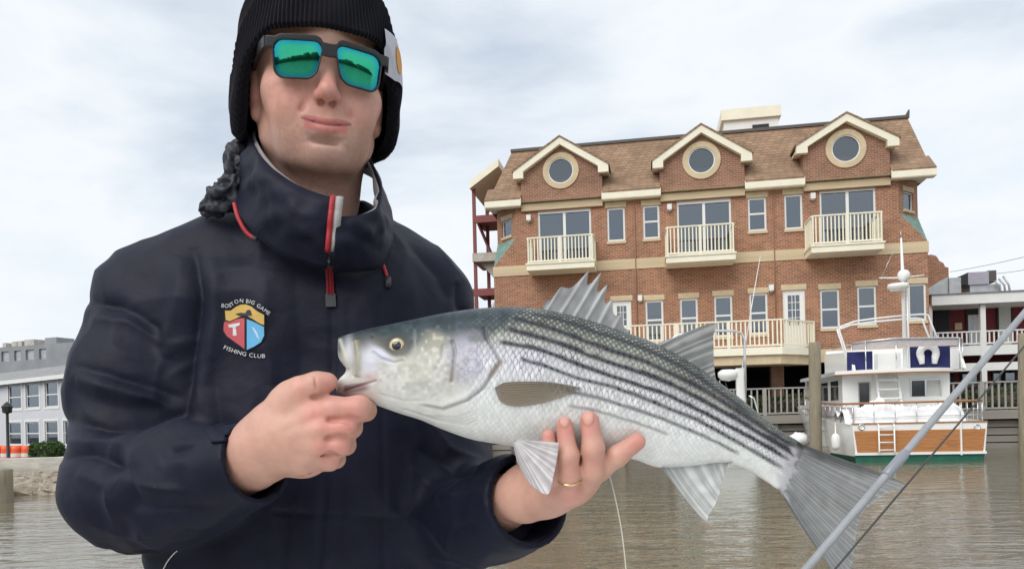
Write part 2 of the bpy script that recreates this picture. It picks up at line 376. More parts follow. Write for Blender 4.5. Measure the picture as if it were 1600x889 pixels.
def brick_building():
    B = FB; root = B.root('brick_building', label='long three-storey brick building with cream gables and round dormer windows', category='building')
    at = B.at
    xl = at(771, 400)[0]; xr = at(1450, 400)[0]
    ze = at(1100, 297)[1]                 # eave
    zb1, zb0 = at(1100, 398)[1], at(1100, 414)[1]      # band between storeys
    zt1, zt0 = at(1100, 300)[1], at(1100, 311)[1]      # upper band
    zg = at(1290, 546)[1]; zg0 = at(1290, 566)[1]      # band over the ground floor
    cham = 1.0
    up = [];  lo = []
    U = [('slider', 840, 923, 329, 402, 0), ('plain', 948, 976, 325.5, 377, 0), ('sash', 1004, 1030, 322, 373, 0), ('slider', 1057, 1142, 314, 388, 0),
         ('sash', 1168, 1197, 310, 361, 0), ('plain', 1225, 1253.5, 305, 358, 0), ('slider', 1280, 1368, 296, 373, 0)]
    Lw = [('door', 956, 986, 471, 545, 0), ('sash', 1008, 1036, 470, 533, .3), ('sash', 1062, 1090, 467, 530, .75), ('sash', 1115.5, 1144, 463, 526, .7),
          ('sash', 1170.6, 1199, 459, 522, .05), ('door', 1222.6, 1257.5, 454, 532, 0), ('sash', 1281, 1311.5, 453, 513, 0), ('sash', 1339, 1369, 448, 508, 0), ('plain', 1418.5, 1447, 444, 501, 0)]
    def rect(w_):
        s, a, b, t, bo, bl = w_
        x0, z1 = at(a, t); x1, _ = at(b, t); z0 = at((a + b) / 2, bo)[1]
        return x0, x1, z0, z1
    UR = [rect(q) for q in U]; LR = [rect(q) for q in Lw]
    for q in (0, 3, 6):
        x0, x1, z0, z1 = UR[q]; UR[q] = (x0, x1, zb1 - .01 + .03, z1)
    zdeck = at(1100, 552, -1.9)[1]
    for q in (0, 5):
        x0, x1, z0, z1 = LR[q]; LR[q] = (x0, x1, zdeck + .10, z1)
    # walls: lower storey full width, upper storey between the cut corners
    mb = MB(); mb.hole_wall(xl, xr, zg, zb0, LR)
    D = 11.0
    mb.quad((xl, D, zg), (xl, 0, zg), (xl, 0, zb1), (xl, D, zb1)); mb.quad((xr, 0, zg), (xr, D, zg), (xr, D, zb1), (xr, 0, zb1))
    mb.build('lower_wall', M['brick'], root)
    mb = MB(); mb.hole_wall(xl + cham, xr - cham, zb1, zt0, UR)
    # cut corners, each with a small window
    mb.quad((xl, cham, zb1), (xl, D, zb1), (xl, D, ze), (xl, cham, ze)); mb.quad((xr, D, zb1), (xr, cham, zb1), (xr, cham, ze), (xr, D, ze))
    mb.build('upper_wall', M['brick'], root)
    for sx in (-1, 1):
        ce = Vector(((xl if sx < 0 else xr), cham, 0)) if sx < 0 else Vector((xr - cham, 0, 0))
        o = empty('corner_bay', (ce.x, ce.y, 0), R(-45) if sx < 0 else R(45)); o.parent = root
        ln = cham * math.sqrt(2); zw1, zw0 = at(1430, 294)[1], at(1430, 323)[1]
        q = MB(); q.hole_wall(0, ln, zb1, ze, [(ln * .26, ln * .76, zw0, zw1)]); q.build('bay_wall', M['brick'], o)
        x0_, x1_ = ln * .26, ln * .76
        mbw = MB(); t = .05
        mbw.box(x0_, x0_ + t, .05, .11, zw0, zw1).box(x1_ - t, x1_, .05, .11, zw0, zw1).box(x0_ + t, x1_ - t, .05, .11, zw0, zw0 + t).box(x0_ + t, x1_ - t, .05, .11, zw1 - t, zw1)
        mbw.build('window_frame', M['white'], o); stick('pane', M['glass'], o, (x0_, .085, zw0), (x1_, .09, zw1))
        stick('lintel', M['stone'], o, (x0_ - .05, -.02, zw1 + .004), (x1_ + .05, .1, zw1 + .2)); stick('sill', M['stone'], o, (x0_ - .03, -.05, zw0 - .1), (x1_ + .03, .1, zw0 - .004))
        # copper roof where the square corner below steps back
        xc = xl if sx < 0 else xr; zc = zb1 + .0
        zt = at(1430, 331)[1]
        q = MB()
        A, Bp, C = (xc, 0, zc), (xc - sx * cham, 0, zc), (xc, cham, zc); A2, B2, C2 = (xc - sx * .02, .02, zc), (xc - sx * cham, 0, zt), (xc, cham, zt)
        q.add([A, B2, C2], [(0, 1, 2) if sx < 0 else (0, 2, 1)]); q.build('corner_flashing', M['copper'], root)
        q = MB(); q.tri(A, Bp, B2) if sx > 0 else q.tri(A, B2, Bp); q.tri(A, C2, C) if sx > 0 else q.tri(A, C, C2); q.build('corner_cheek', M['brick'], root)
    # dark sheet in place of the unlit rooms behind the openings, floor slab
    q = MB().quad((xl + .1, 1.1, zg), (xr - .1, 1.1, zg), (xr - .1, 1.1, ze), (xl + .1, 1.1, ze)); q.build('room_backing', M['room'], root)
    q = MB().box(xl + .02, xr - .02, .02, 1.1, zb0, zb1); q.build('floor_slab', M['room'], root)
    # stone bands
    stick('stone_band', M['stone'], root, (xl - .03, -.03, zb0), (xr + .03, .06, zb1))
    stick('stone_band', M['stone'], root, (xl - .03, -.032, zg0), (xr + .03, .06, zg + .01))
    # windows
    for q, r in zip(U, UR): make_window(root, *r, style=q[0], blind=q[5], sill=q[0] != 'slider', rail=.52)
    for q, r in zip(Lw, LR): make_window(root, *r, style=q[0], blind=q[5], sill=q[0] != 'door', rail=.49 if q[1] > 1270 else .52, name='door' if q[0] == 'door' else 'window')
    # ---- mansard roof
    H, S = 2.75, 1.62; ex = .32; er = .03
    zr = ze + H
    mb = MB()
    e0, e1 = xl - ex + .06, xr + ex - .06; r0, r1 = xl + .62, xr - .1
    mb.quad((e0, -er, ze), (e1, -er, ze), (r1, S, zr), (r0, S, zr))
    mb.quad((e1, -er, ze), (e1, D, ze), (r1, D, zr), (r1, S, zr)); mb.quad((e0, D, ze), (e0, -er, ze), (r0, S, zr), (r0, D, zr))
    mb.quad((r0, S, zr), (r1, S, zr), (r1, D, zr), (r0, D, zr))
    rf = mb.build('roof', M['shingle'], root)
    q = MB().box(r0 - .05, r1 + .05, S - .08, S + .16, zr - .03, zr + .09); q.build('ridge_cap', M['flash'], rf)
    q = MB().hexa([(r1 - .12, S, zr), (r1 + .08, S, zr), (r1 + .08, S + .3, zr), (r1 - .12, S + .3, zr), (r1 + .05, S, zr + .32), (r1 + .09, S, zr + .32), (r1 + .09, S + .1, zr + .32), (r1 + .05, S + .1, zr + .32)])
    q.build('ridge_finial', M['flash'], rf)
    q = MB().quad((e0, -ex, ze - .003), (e0, cham + .3, ze - .003), (e1, cham + .3, ze - .003), (e1, -ex, ze - .003)); q.build('soffit', M['cream'], rf)
    # ---- dormers
    DM = [((814, 941), (875, 213.6), (807, 264), (956, 260), (877, 267)), ((1031.5, 1164), (1095.5, 195), (1024, 247), (1171.7, 243), (1097.6, 250.7)), ((1255.7, 1391.7), (1322, 177), (1249.6, 227), (1398, 216), (1323, 232.5))]
    gaps = []; px_prev = e0
    for (wa, wb), ap, la, ra, ce in DM:
        yf = -.10
        x0 = at(wa, 300, yf)[0]; x1 = at(wb, 300, yf)[0]; xa, za = at(*ap, yf - .25); xa = (x0 + x1) / 2
        gaps.append((px_prev, x0)); px_prev = x1
        ze_ = (at(*la, yf - .25)[1] + at(*ra, yf - .25)[1]) / 2 - .0
        cx, cz = at(*ce, yf); cx = xa; rr = 19.3 * L(31.0); ro = 28.8 * L(31.0)
        sl = (za - ze_) / ((x1 - x0) / 2 + .28)
        hw = (x1 - x0) / 2
        d = empty('dormer', (0, 0, 0)); d.parent = root
        # gable wall with a round opening
        poly = [(x0, zt1 - .02), (x1, zt1 - .02), (x1, za - sl * hw - .1), (xa, za - .1), (x0, za - sl * hw - .1)]
        n = 72; mbw = MB(); vs = []
        for i in range(n):
            th = 2 * math.pi * i / n; dx, dz = math.cos(th), math.sin(th); best = 9e9
            for (ax_, az_), (bx_, bz_) in zip(poly, poly[1:] + poly[:1]):
                ux, uz = bx_ - ax_, bz_ - az_; den = dx * uz - dz * ux
                if abs(den) < 1e-9: continue
                tt = ((ax_ - cx) * uz - (az_ - cz) * ux) / den; ss = ((ax_ - cx) * dz - (az_ - cz) * dx) / den
                if tt > 0 and -1e-6 <= ss <= 1 + 1e-6: best = min(best, tt)
            vs += [(cx + dx * ro * .9, yf, cz + dz * ro * .9), (cx + dx * best, yf, cz + dz * best)]
        mbw.add(vs, [(2 * i, (2 * i + 2) % (2 * n), (2 * i + 3) % (2 * n), 2 * i + 1) for i in range(n)])
        for a_, b_ in ((poly[2], poly[3]), (poly[3], poly[4]), (poly[1], poly[2])):
            pass
        yd = 2.2
        mbw.quad((x1, yf, poly[1][1]), (x1, yd, poly[1][1]), (x1, yd, poly[2][1]), (x1, yf, poly[2][1])); mbw.quad((x0, yd, poly[0][1]), (x0, yf, poly[0][1]), (x0, yf, poly[4][1]), (x0, yd, poly[4][1]))
        for px_, pz_ in poly: pass
        # polygon corners missed by the angular sampling
        for k in range(5):
            kx, kz = poly[k]; th = math.atan2(kz - cz, kx - cx) % (2 * math.pi); i = int(th / (2 * math.pi) * n); j = (i + 1) % n
            mbw.tri(vs[2 * i + 1], (kx, yf, kz), vs[2 * j + 1])
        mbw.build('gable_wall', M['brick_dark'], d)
        # roof and cream barge boards of the gable
        for s in (-1, 1):
            xe = xa + s * (hw + .28); ze2 = za - sl * (hw + .28)
            ln = math.hypot(xe - xa, za - ze2); nx, nz = (za - ze2) / ln * s, (abs(xe - xa)) / ln
            q = MB(); a_, b_ = (xa, za), (xe, ze2); th = .30; yo = yf - .25
            poly2 = [(xa, za - .34), (xe - s * .02, ze2 - .02 - .17), (xe - s * .02, ze2), (xa, za)]
            # board follows the slope and turns down into a short return at its foot
            poly2 = [(xa, za), (xa, za - .30), (xe - s * .42, ze2 + .42 * sl - .30), (xe - s * .42, ze2 - .30), (xe, ze2 - .30), (xe, ze2)]
            q.prism(poly2 if s < 0 else poly2[::-1], yo, yf - .003); q.build('barge_board', M['cream'], d)
            q = MB(); tk = .06
            q.hexa([(xa, yo - .04, za), (xe + s * .05, yo - .04, ze2 - .05 * sl), (xe + s * .05, yd, ze2 - .05 * sl), (xa, yd, za), (xa, yo - .04, za + tk), (xe + s * .05, yo - .04, ze2 + tk), (xe + s * .05, yd, ze2 + tk), (xa, yd, za + tk)])
            q.build('gable_roof', M['shingle'], d)
            q = MB(); q.box(min(xe, xe - s * .3), max(xe, xe - s * .3), yf, yd, ze2 - .22, ze2 - .14); q.build('gable_soffit', M['cream'], d)
        # round window
        q = MB(); q.lathe([(ro * .9, yf), (ro * .9, yf - .05), (ro, yf - .05), (ro, yf)], (cx, 0, cz), 48, 'y', False); q.lathe([(ro * .9, yf - .05), (rr * 1.06, yf - .045), (rr * 1.06, yf + .1)], (cx, 0, cz), 48, 'y', False)
        wr = q.build('round_window', M['stone'], d)
        q = MB(); q.lathe([(rr * 1.06, yf - .01), (rr * .97, yf - .01), (rr * .97, yf + .08)], (cx, 0, cz), 48, 'y', False); q.build('window_frame', M['white'], wr)
        q = MB(); q.add([(cx + rr * math.cos(2 * math.pi * i / 40), yf + .05, cz + rr * math.sin(2 * math.pi * i / 40)) for i in range(40)], [tuple(range(40))]); q.build('pane', M['glass'], wr)
        q = MB().quad((cx - .7, yf + .7, cz - .7), (cx + .7, yf + .7, cz - .7), (cx + .7, yf + .7, cz + .7), (cx - .7, yf + .7, cz + .7)); q.build('room_backing', M['room'], wr)
        stick('stone_band', M['stone'], d, (x0, yf - .025, zt0), (x1, yf + .08, zt1))
        stick('stone_band', M['brick'], d, (x0, yf, zt0 - .03), (x1, .1, zt0 - .002))
    gaps.append((px_prev, e1))
    for a_, b_ in gaps:
        g = MB().box(a_ - (.0 if a_ == e0 else .02), b_ + .02, -ex - .03, -ex + .05, ze - .16, ze + .14); g.build('eave_fascia', M['cream'], rf)
        MB().hexa([(a_, -ex - .02, ze + .02), (b_, -ex - .02, ze + .02), (b_, .3, ze + .02), (a_, .3, ze + .02), (a_, -ex - .04, ze + .142), (b_, -ex - .04, ze + .142), (b_, .42, ze + .8), (a_, .42, ze + .8)]).build('eave_skirt', M['shingle'], rf)
        g = MB().box(a_, b_, -ex - .01, .02, ze - .19, ze - .161); g.build('eave_soffit', M['cream'], rf)
        g = MB().box(max(a_, xl + cham), min(b_, xr - cham), 0, .08, zt0, ze); g.build('eave_wall', M['brick'], rf)
    # ---- balconies
    for bx0, bx1, top, bot in ((823, 929, 371, 423), (1041, 1150, 354, 411), (1268, 1382, 336, 395)):
        dp = 1.25
        x0, z0 = at(bx0, bot, -dp); x1, _ = at(bx1, bot, -dp); z1 = at((bx0 + bx1) / 2, top - 3, -dp)[1]; z0 = at((bx0 + bx1) / 2, bot - 3, -dp)[1]
        o = empty('balcony', (0, 0, 0)); o.parent = root
        MB().box(x0, x1, -dp, -.035, z0, z0 + .22).build('balcony_floor', M['cream'], o)
        MB().box(x0 - .04, x1 + .04, -dp - .04, -.036, z0 + .225, z0 + .29).build('floor_edge', M['cream'], o)
        zz = z0 + .27
        railing(o, M['cream'], (x0 + .05, -dp + .05), (x1 - .05, -dp + .05), zz, z1, .135, .045, .10, (0, .5, 1))
        railing(o, M['cream'], (x0 + .05, -dp + .11), (x0 + .05, -.04), zz, z1 - .003, .135, .045, .10, (1,))
        railing(o, M['cream'], (x1 - .05, -dp + .11), (x1 - .05, -.04), zz, z1 - .003, .135, .045, .10, (1,))
    # ---- long deck over the ground floor
    dp = 1.9; o = empty('deck', (0, 0, 0)); o.parent = root
    x0 = at(900, 540, -dp)[0]; x1 = at(1222, 520, -dp)[0]; x2, _ = at(1270, 520, -.1); z0 = at(1000, 556, -dp)[1]; z0 = zdeck - .13; z1 = at(1100, 503, -dp)[1]
    poly = [(x0, -.04), (x0, -dp), (x1, -dp), (x2, -.5), (x2, -.04)]
    MB().prism([(a, b) for a, b in poly], z0, z0 + .28, 'z').build('deck_floor', M['cream'], o)
    MB().prism([(x0 + .1, -.04), (x0 + .1, -dp + .12), (x1 - .05, -dp + .12), (x2 - .1, -.45), (x2 - .1, -.04)], z0 - .35, z0 - .003, 'z').build('deck_beam', M['stone'], o)
    zz = z0 + .26
    railing(o, M['cream'], (x0, -dp + .05), (x1, -dp + .05), zz, z1, .16, .05, .11, (0, .25, .5, .75, 1))
    railing(o, M['cream'], (x1 + .03, -dp + .07), (x2 - .05, -.53), zz, z1 - .004, .16, .05, .11, (1,))
    railing(o, M['cream'], (x2 - .05, -.48), (x2 - .05, -.04), zz, z1 - .006, .16, .05, .11, (1,))
    # ---- open ground floor: pillars, parking bays behind with shade put into near-black walls
    for a_, b_ in ((771, 800), (880, 900), (960, 982), (1080, 1100), (1206, 1225.5), (1303, 1316), (1425, 1450)):
        xa, xb = at(a_, 600)[0], at(b_, 600)[0]
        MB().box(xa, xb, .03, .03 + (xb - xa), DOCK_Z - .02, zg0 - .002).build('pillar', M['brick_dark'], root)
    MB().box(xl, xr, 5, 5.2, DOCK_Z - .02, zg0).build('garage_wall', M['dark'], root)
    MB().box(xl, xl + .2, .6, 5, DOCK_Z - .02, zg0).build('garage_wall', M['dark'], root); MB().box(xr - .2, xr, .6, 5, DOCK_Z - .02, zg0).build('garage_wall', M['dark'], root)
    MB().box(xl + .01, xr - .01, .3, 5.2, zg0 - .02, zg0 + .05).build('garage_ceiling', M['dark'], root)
    # wall lamps and downpipes
    for lx, ly in ((1046, 324), (1270, 307), (1000, 466), (1205, 450), (826, 341)):
        xa, za = at(lx, ly, -.12); mb = MB(); mb.box(xa - .09, xa + .09, -.2, -.003, za - .1, za + .12); mb.lathe([(0.0, za - .16), (.05, za - .15), (.07, za - .1)], (xa, -.1, 0), 10); mb.build('wall_lamp', M['white'], root)
    for lx in (993, 1210):
        xa = at(lx, 400)[0]; MB().tube([(xa, -.05, zg + .1), (xa, -.05, zt0 - .1)], .02, 6).build('downpipe', mat('brick_red_pipe', (.30, .15, .10), .7), root)
    # roof hut
    xa, za = at(1131, 188, 5.0); xb, zb = at(1217, 205, 5.0)
    h = empty('roof_hut', (0, 0, 0)); h.parent = root
    MB().box(xa, xb, 5.0, 7.5, zr - .3, za).build('hut_wall', M['white'], h)
    MB().box(xa - .12, xb + .1, 4.85, 7.6, za - .06, za + .42).build('hut_parapet', M['cream'], h)
    MB().box(xa + (xb - xa) * .52, xa + (xb - xa) * .82, 4.96, 4.999, zr, za - .35).build('hut_opening_shade', M['room'], h)  # dark slab: shade of the opening put into its colour
    MB().tube([(xa + 1.0, 4.6, zr), (xa + 1.0, 4.6, zr + .55), (xa + 1.15, 4.6, zr + .6)], .04, 6).build('vent_pipe', M['galv'], h)
    # ---- end stair: steel posts, landings and a sloping hood on the left end
    o = empty('end_stair', (0, 0, 0)); o.parent = root
    ys = 3.0
    def q2(px, py, y=ys): return at(px, py, y)
    for px_, top, y in ((740, 296, 2.2), (761, 322, 3.4)):
        xa, zt_ = q2(px_, top, y); MB().box(xa - .07, xa + .07, y - .07, y + .07, DOCK_Z - .02, zt_).build('post', M['red_steel'], o)
    for py in (338, 452):
        xa, za = q2(741, py, 2.2); xb = xl + .05; MB().box(xa - .06, xb, 2.12, 2.26, za - .32, za - .0).build('beam', M['red_steel'], o)
        MB().box(xa, xb, 2.27, 4.3, za - .2, za - .1).build('landing', M['red_steel'], o)
    xa, za = q2(738, 396, 2.0); MB().box(xa, xl - .004, 2.0, 4.2, za - .38, za).build('concrete_landing', M['concrete'], o)
    xa2, za2 = q2(752, 413, 2.4); _, zl2 = q2(768, 455, 2.4)
    q = MB(); q.prism([(xl - .004, zl2), (xl - .004, za - .4), (xa2, za - .4)][::-1], 2.4, 2.7); q.build('bracket', M['concrete'], o)
    # stair flight, stepping down
    q = MB(); s0 = q2(746, 345, 3); s1 = q2(766, 392, 3); q.hexa([(s0[0], 2.9, s0[1] - .2), (s1[0], 2.9, s1[1] - .2), (s1[0], 3.6, s1[1] - .2), (s0[0], 3.6, s0[1] - .2), (s0[0], 2.9, s0[1]), (s1[0], 2.9, s1[1]), (s1[0], 3.6, s1[1]), (s0[0], 3.6, s0[1])]); q.build('stair_flight', M['red_steel'], o)
    a0 = q2(735, 285, 2.0); a1 = q2(780, 250, 2.0)
    q = MB(); th = .34; q.hexa([(a0[0], 1.8, a0[1] - th), (a1[0], 1.8, a1[1] - th), (a1[0], 6, a1[1] - th), (a0[0], 6, a0[1] - th), (a0[0], 1.8, a0[1]), (a1[0], 1.8, a1[1]), (a1[0], 6, a1[1]), (a0[0], 6, a0[1])]); q.build('hood', M['cream'], o)
    # brick wing that steps down behind the right corner
    q = MB(); yb_ = 9.0
    pts = [q_ for q_ in (at(1456, 445, yb_), at(1484, 441, yb_), at(1482, 418, yb_), at(1477, 417, yb_), at(1474, 411, yb_), at(1468, 408, yb_), at(1463, 400, yb_), at(1456, 398, yb_))]
    z_ = DOCK_Z; pts = [(xr - 1, z_), (pts[1][0], z_)] + pts[2:] + [(xr - 1, pts[-1][1])]
    q.prism(pts, yb_, yb_ + 6); q.build('rear_wing', M['brick'], root)
brick_building()

# ================================================================ dock with its railing
DK = Plane(1290, 27.4, 10.2)
def dock():
    root = DK.root('dock', label='weathered grey timber boardwalk with baluster railing below the brick building', category='dock')
    x0, x1 = -16.5, 16.0; n = 0
    bl = .30
    # walking boards seen on edge, fascia and bulkhead planks
    MB().box(x0, x1, .1, 2.5, DOCK_Z - .14, DOCK_Z - .004).build('boardwalk', M['grey_wood'], root)
    stick('fascia', M['grey_wood'], root, (x0, 0, DOCK_Z - .30), (x1, .09, DOCK_Z))
    for i, (za, zb_) in enumerate(((.72, .94), (.45, .68), (.2, .41), (-.1, .16))):
        stick('plank', M['grey_wood'], root, (x0, .30 + .02 * (i % 2), za), (x1, .38, zb_))
    MB().box(x0, x1, .55, .6, -1, DOCK_Z - .15).build('bulkhead', M['dark'], root)  # near-black sheet: shade between the planks put into its colour
    for i in range(12):
        x = x0 + 1 + i * 2.75; stick('pile_post', M['pile'], root, (x - .13, .1, -1), (x + .13, .29, DOCK_Z - .31))
    zz = DOCK_Z; posts = [i / 18 for i in range(19)]
    railing(root, M['dock_rail'], (x0, .18), (x1, .18), zz - .02, zz + 1.0, .205, .055, .13, posts, .06)
dock()
def piling(px0, px1, top, bot, d, label):
    a, b = P((px0 + px1) / 2, bot, d), P((px0 + px1) / 2, top, d); r = (px1 - px0) / 2 * L(d)
    mb = MB(); n = 18; prof = []
    zs = np.linspace(-1.5, b[2], 14)
    mb.lathe([(r * (1.06 - .08 * i / 13), z) for i, z in enumerate(zs)] + [(r * .9, b[2] + .02), (0.001, b[2] + .03)], (0, 0, 0), n)
    o = mb.build('piling', M['pile'], None, label=label, category='piling'); o.location = (b[0], b[1], 0); o.rotation_euler = (0, R(.7), 0)
piling(1261.5, 1279.5, 536, 700, 23.5, 'tall weathered round piling between the two moored boats')
piling(1589, 1607, 522, 716, 22.0, 'tall weathered piling to the right of the trawler yacht')
piling(-20, 17, 734, 782, 15.8, 'dark low piling standing in the water by the rocks')

# ================================================================ red porch building on the right
def red_building():
    B = Plane(1530, 33.5, 10.2); at = B.at
    root = B.root('red_building', label='dark red two-storey building with white porch and railing', category='building')
    x0 = at(1440, 500)[0]; x1 = x0 + 14; dp = 1.6
    zf = at(1500, 541, -dp)[1]; ze = at(1500, 476, -dp)[1]; zt = at(1500, 463, -dp)[1]
    MB().box(x0, x1, .2, 9, DOCK_Z - .02, ze + .5).build('wall', M['red_wall'], root)
    MB().box(x0 - .1, x1, -dp - .1, 9, ze, ze + .12).build('porch_ceiling', M['white'], root)
    MB().box(x0 - .2, x1, -dp - .3, -dp - .1, ze - .02, zt + .05).build('fascia', M['white'], root)
    MB().hexa([(x0 - .25, -dp - .36, zt + .055), (x1, -dp - .36, zt + .055), (x1, 9, zt + .055), (x0 - .25, 9, zt + .055), (x0 - .25, -dp - .36, zt + .1), (x1, -dp - .36, zt + .1), (x1, 9, zt + .9), (x0 - .25, 9, zt + .9)]).build('roof', M['roof_grey'], root)
    MB().box(x0, x1, -dp, .2, zf - .12, zf).build('porch_floor', M['white'], root)
    MB().box(x0, x1, -dp - .06, -dp + .08, zf - .40, zf - .0).build('floor_beam', M['white'], root)
    MB().box(x0, x1, -dp - .03, -dp + .1, zf - 1.05, zf - .72).build('lower_beam', M['white'], root)
    for px in (1452, 1535, 1622):
        xa = at(px, 500, -dp)[0]; MB().box(xa - .1, xa + .1, -dp - .08, -dp + .1, DOCK_Z - .02, ze).build('post', M['white'], root)
    xs = [at(px, 500, -dp)[0] for px in (1458, 1532, 1538, 1618)]; zrl = at(1500, 518, -dp)[1]
    for a, b in ((xs[0], xs[1]), (xs[2], xs[3])): railing(root, M['white'], (a, -dp), (b, -dp), zf, zrl, .17, .05, .1, (0, 1))
    # doors and windows of the porch storey
    for pa, pb, pt, pm in ((1459, 1483, 478, 'room'), (1508, 1532, 475, 'glass'), (1556, 1580, 473, 'blind')):
        a, z1 = at(pa, pt, .2); b, _ = at(pb, pt, .2); w_ = MB().box(a, b, .12, .199, zf, z1).build('door', M['black'], root)
        stick('pane', {'room': M['room'], 'glass': M['galv'], 'blind': M['blind']}[pm], w_, (a + .07, .1, zf + .1), (b - .07, .118, z1 - (.5 if pm == 'glass' else .08)))
    a, z1 = at(1491, 505, .2); MB().box(a, a + .28, .1, .199, z1 - .3, z1).build('notice_box', M['stone'], root)
    # ground storey windows in shade
    for pa, pb in ((1465, 1490), (1500, 1526), (1548, 1585)):
        a, z1 = at(pa, 566, .2); b, _ = at(pb, 566, .2); w_ = MB().box(a, b, .1, .199, DOCK_Z + .9, z1).build('window', M['black'], root)
        stick('pane', M['glass'], w_, (a + .06, .09, DOCK_Z + .96), (b - .06, .099, z1 - .06))
    return B, zt
RB, RZT = red_building()
def rooftop_units():
    at = RB.at; y = 1.2
    x0, z0 = at(1513, 445, y); x1, z1 = at(1545, 424, y); zb = RZT + .2
    o = RB.root('air_handler', label='boxy grey rooftop air handler with side louvre on the red building', category='air conditioner')
    MB().box(x0, x1, y, y + 1.2, z0, z1).build('cabinet', mat('lilac_grey_metal', (.42, .40, .47), .5, .3, var=.1), o)
    MB().hexa([(x0 - .4, y, z0), (x0 - .003, y, z0), (x0 - .003, y + 1.2, z0), (x0 - .4, y + 1.2, z0), (x0 - .4, y, z1 - .2), (x0 - .003, y, z1), (x0 - .003, y + 1.2, z1), (x0 - .4, y + 1.2, z1 - .2)]).build('louvre', M['black'], o)
    MB().box(x0 + .1, x1 + .5, y + .1, y + 1.1, zb - .4, z0 - .003).build('base', M['galv'], o)
    MB().box(x1 + .003, x1 + .35, y + .1, y + 1.0, z0 + .1, z1 + .05).build('fan_box', M['flash'], o)
    for k in range(3): MB().tube([(x1 + .2 + k * .18, y - .05, z0 + .1 + .1 * k), (x1 + .4 + .18 * k, y - .1, z0 - .1), (x1 + .45 + .2 * k, y - .05, zb)], .045, 8).build('pipe', M['galv'], o)
    o = RB.root('air_duct', label='lumpy galvanised air duct lying on the red building roof', category='duct')
    xa, za = at(1450, 450, y); xb, zb_ = at(1500, 434, y)
    MB().hexa([(xa, y, zb - .3), (xb - .5, y, zb - .3), (xb - .5, y + .9, zb - .3), (xa, y + .9, zb - .3), (xa, y, za - .05), (xb - .5, y, za + .45), (xb - .5, y + .9, za + .45), (xa, y + .9, za - .05)]).build('duct_run', M['galv'], o)
    MB().box(xb - .49, xb, y - .1, y + 1, zb - .3, zb_).build('duct_box', M['galv'], o)
rooftop_units()
def wires():
    for i, (a, b) in enumerate((((1484, 425), (1640, 392)), ((1550, 428), (1640, 414)))):
        p, q = Vector(P(*a, 44)), Vector(P(*b, 36)); mid = (p + q) / 2 - Vector((0, 0, .12))
        pts = [p * (1 - t) ** 2 + mid * 2 * t * (1 - t) + q * t * t for t in np.linspace(0, 1, 9)]
        MB().tube(pts, .012, 5).build('overhead_wire', M['black'], None, label='thin overhead wire above the red building, %s of the two' % ('upper', 'lower')[i], category='wire')
wires()

# ================================================================ hedges, shrubs, trees
def leaf_cloud(n, fn, size, seed=1):
    rs = np.random.RandomState(seed); c = fn(rs, n)
    a = rs.normal(size=(n, 3)); a /= np.linalg.norm(a, axis=1)[:, None]; b = rs.normal(size=(n, 3)); b -= a * (a * b).sum(1)[:, None]; b /= np.linalg.norm(b, axis=1)[:, None]
    s = size * (.6 + .8 * rs.rand(n, 1))
    v = np.stack([c - a * s, c + b * s * .5, c + a * s, c - b * s * .5], 1).reshape(-1, 3)
    return v, np.arange(4 * n).reshape(-1, 4)
def hedge(root_name, label, loc, rz, size, n, leaf, m, seed):
    root = empty(root_name, loc, rz, label=label, category='hedge' if 'hedge' in root_name else 'bush')
    sx, sy, sz = size
    def fn(rs, k):
        p = rs.rand(k, 3) * 2 - 1; p /= np.maximum(np.linalg.norm(p, ord=4, axis=1), .2)[:, None]; p *= (.8 + .25 * rs.rand(k, 1))
        p[:, 2] = p[:, 2] * .5 + .5 + .05 * np.sin(p[:, 0] * 9 + seed); return p * np.array([sx, sy, sz])
    link('foliage', mesh_np('foliage', *leaf_cloud(n, fn, leaf, seed), smooth=False), m, root)
    MB().ellipsoid((0, 0, sz * .45), (sx * .88, sy * .7, sz * .42)).build('inner_branches', M['bark'], root)
hp = DK.o + DK.u * -.2 + DK.n * 1.9
hedge('hedge', 'clipped dark green hedge behind the dock railing by the brick pillars', (hp[0], hp[1], DOCK_Z), -R(10.2), (2.3, .35, .75), 4500, .06, M['hedge'], 3)
hp = DK.o + DK.u * 8.2 + DK.n * 1.9
hedge('hedge', 'dark green hedge behind the dock railing in front of the red building', (hp[0], hp[1], DOCK_Z), -R(10.2), (3.2, .35, .8), 5000, .06, M['hedge'], 5)
def bare_tree(px, py, d, h, seed, label):
    rs = random.Random(seed); base = P(px, py, d); base[2] = DOCK_Z - .05
    root = empty('bare_tree', base, label=label, category='tree', group='bare trees beside the brick building')
    tr = MB(); br = MB()
    def grow(mb, p, dirv, ln, r, lev):
        k = 4; pts = [p]; 
        for i in range(k): dirv = (dirv + Vector((rs.uniform(-.18, .18), rs.uniform(-.18, .18), rs.uniform(-.02, .14)))).normalized(); pts.append(pts[-1] + dirv * ln / k)
        mb.tube(pts, [r * (1 - .5 * i / k) for i in range(k + 1)], 5)
        if lev < 4:
            for j in range(4 if lev else 6):
                q = pts[rs.randint(2, k)]; dv = (dirv + Vector((rs.uniform(-1, 1), rs.uniform(-1, 1), rs.uniform(-.1, .7))) * .8).normalized()
                grow(br, q, dv, ln * rs.uniform(.5, .7), r * .5, lev + 1)
    grow(tr, Vector((0, 0, 0)), Vector((0, 0, 1)), h * .4, h * .018, 0)
    tr.build('trunk', M['bark'], root); br.build('crown', M['bark'], root)
bare_tree(738, 600, 46, 9.5, 4, 'leafless grey tree behind the end stair of the brick building')

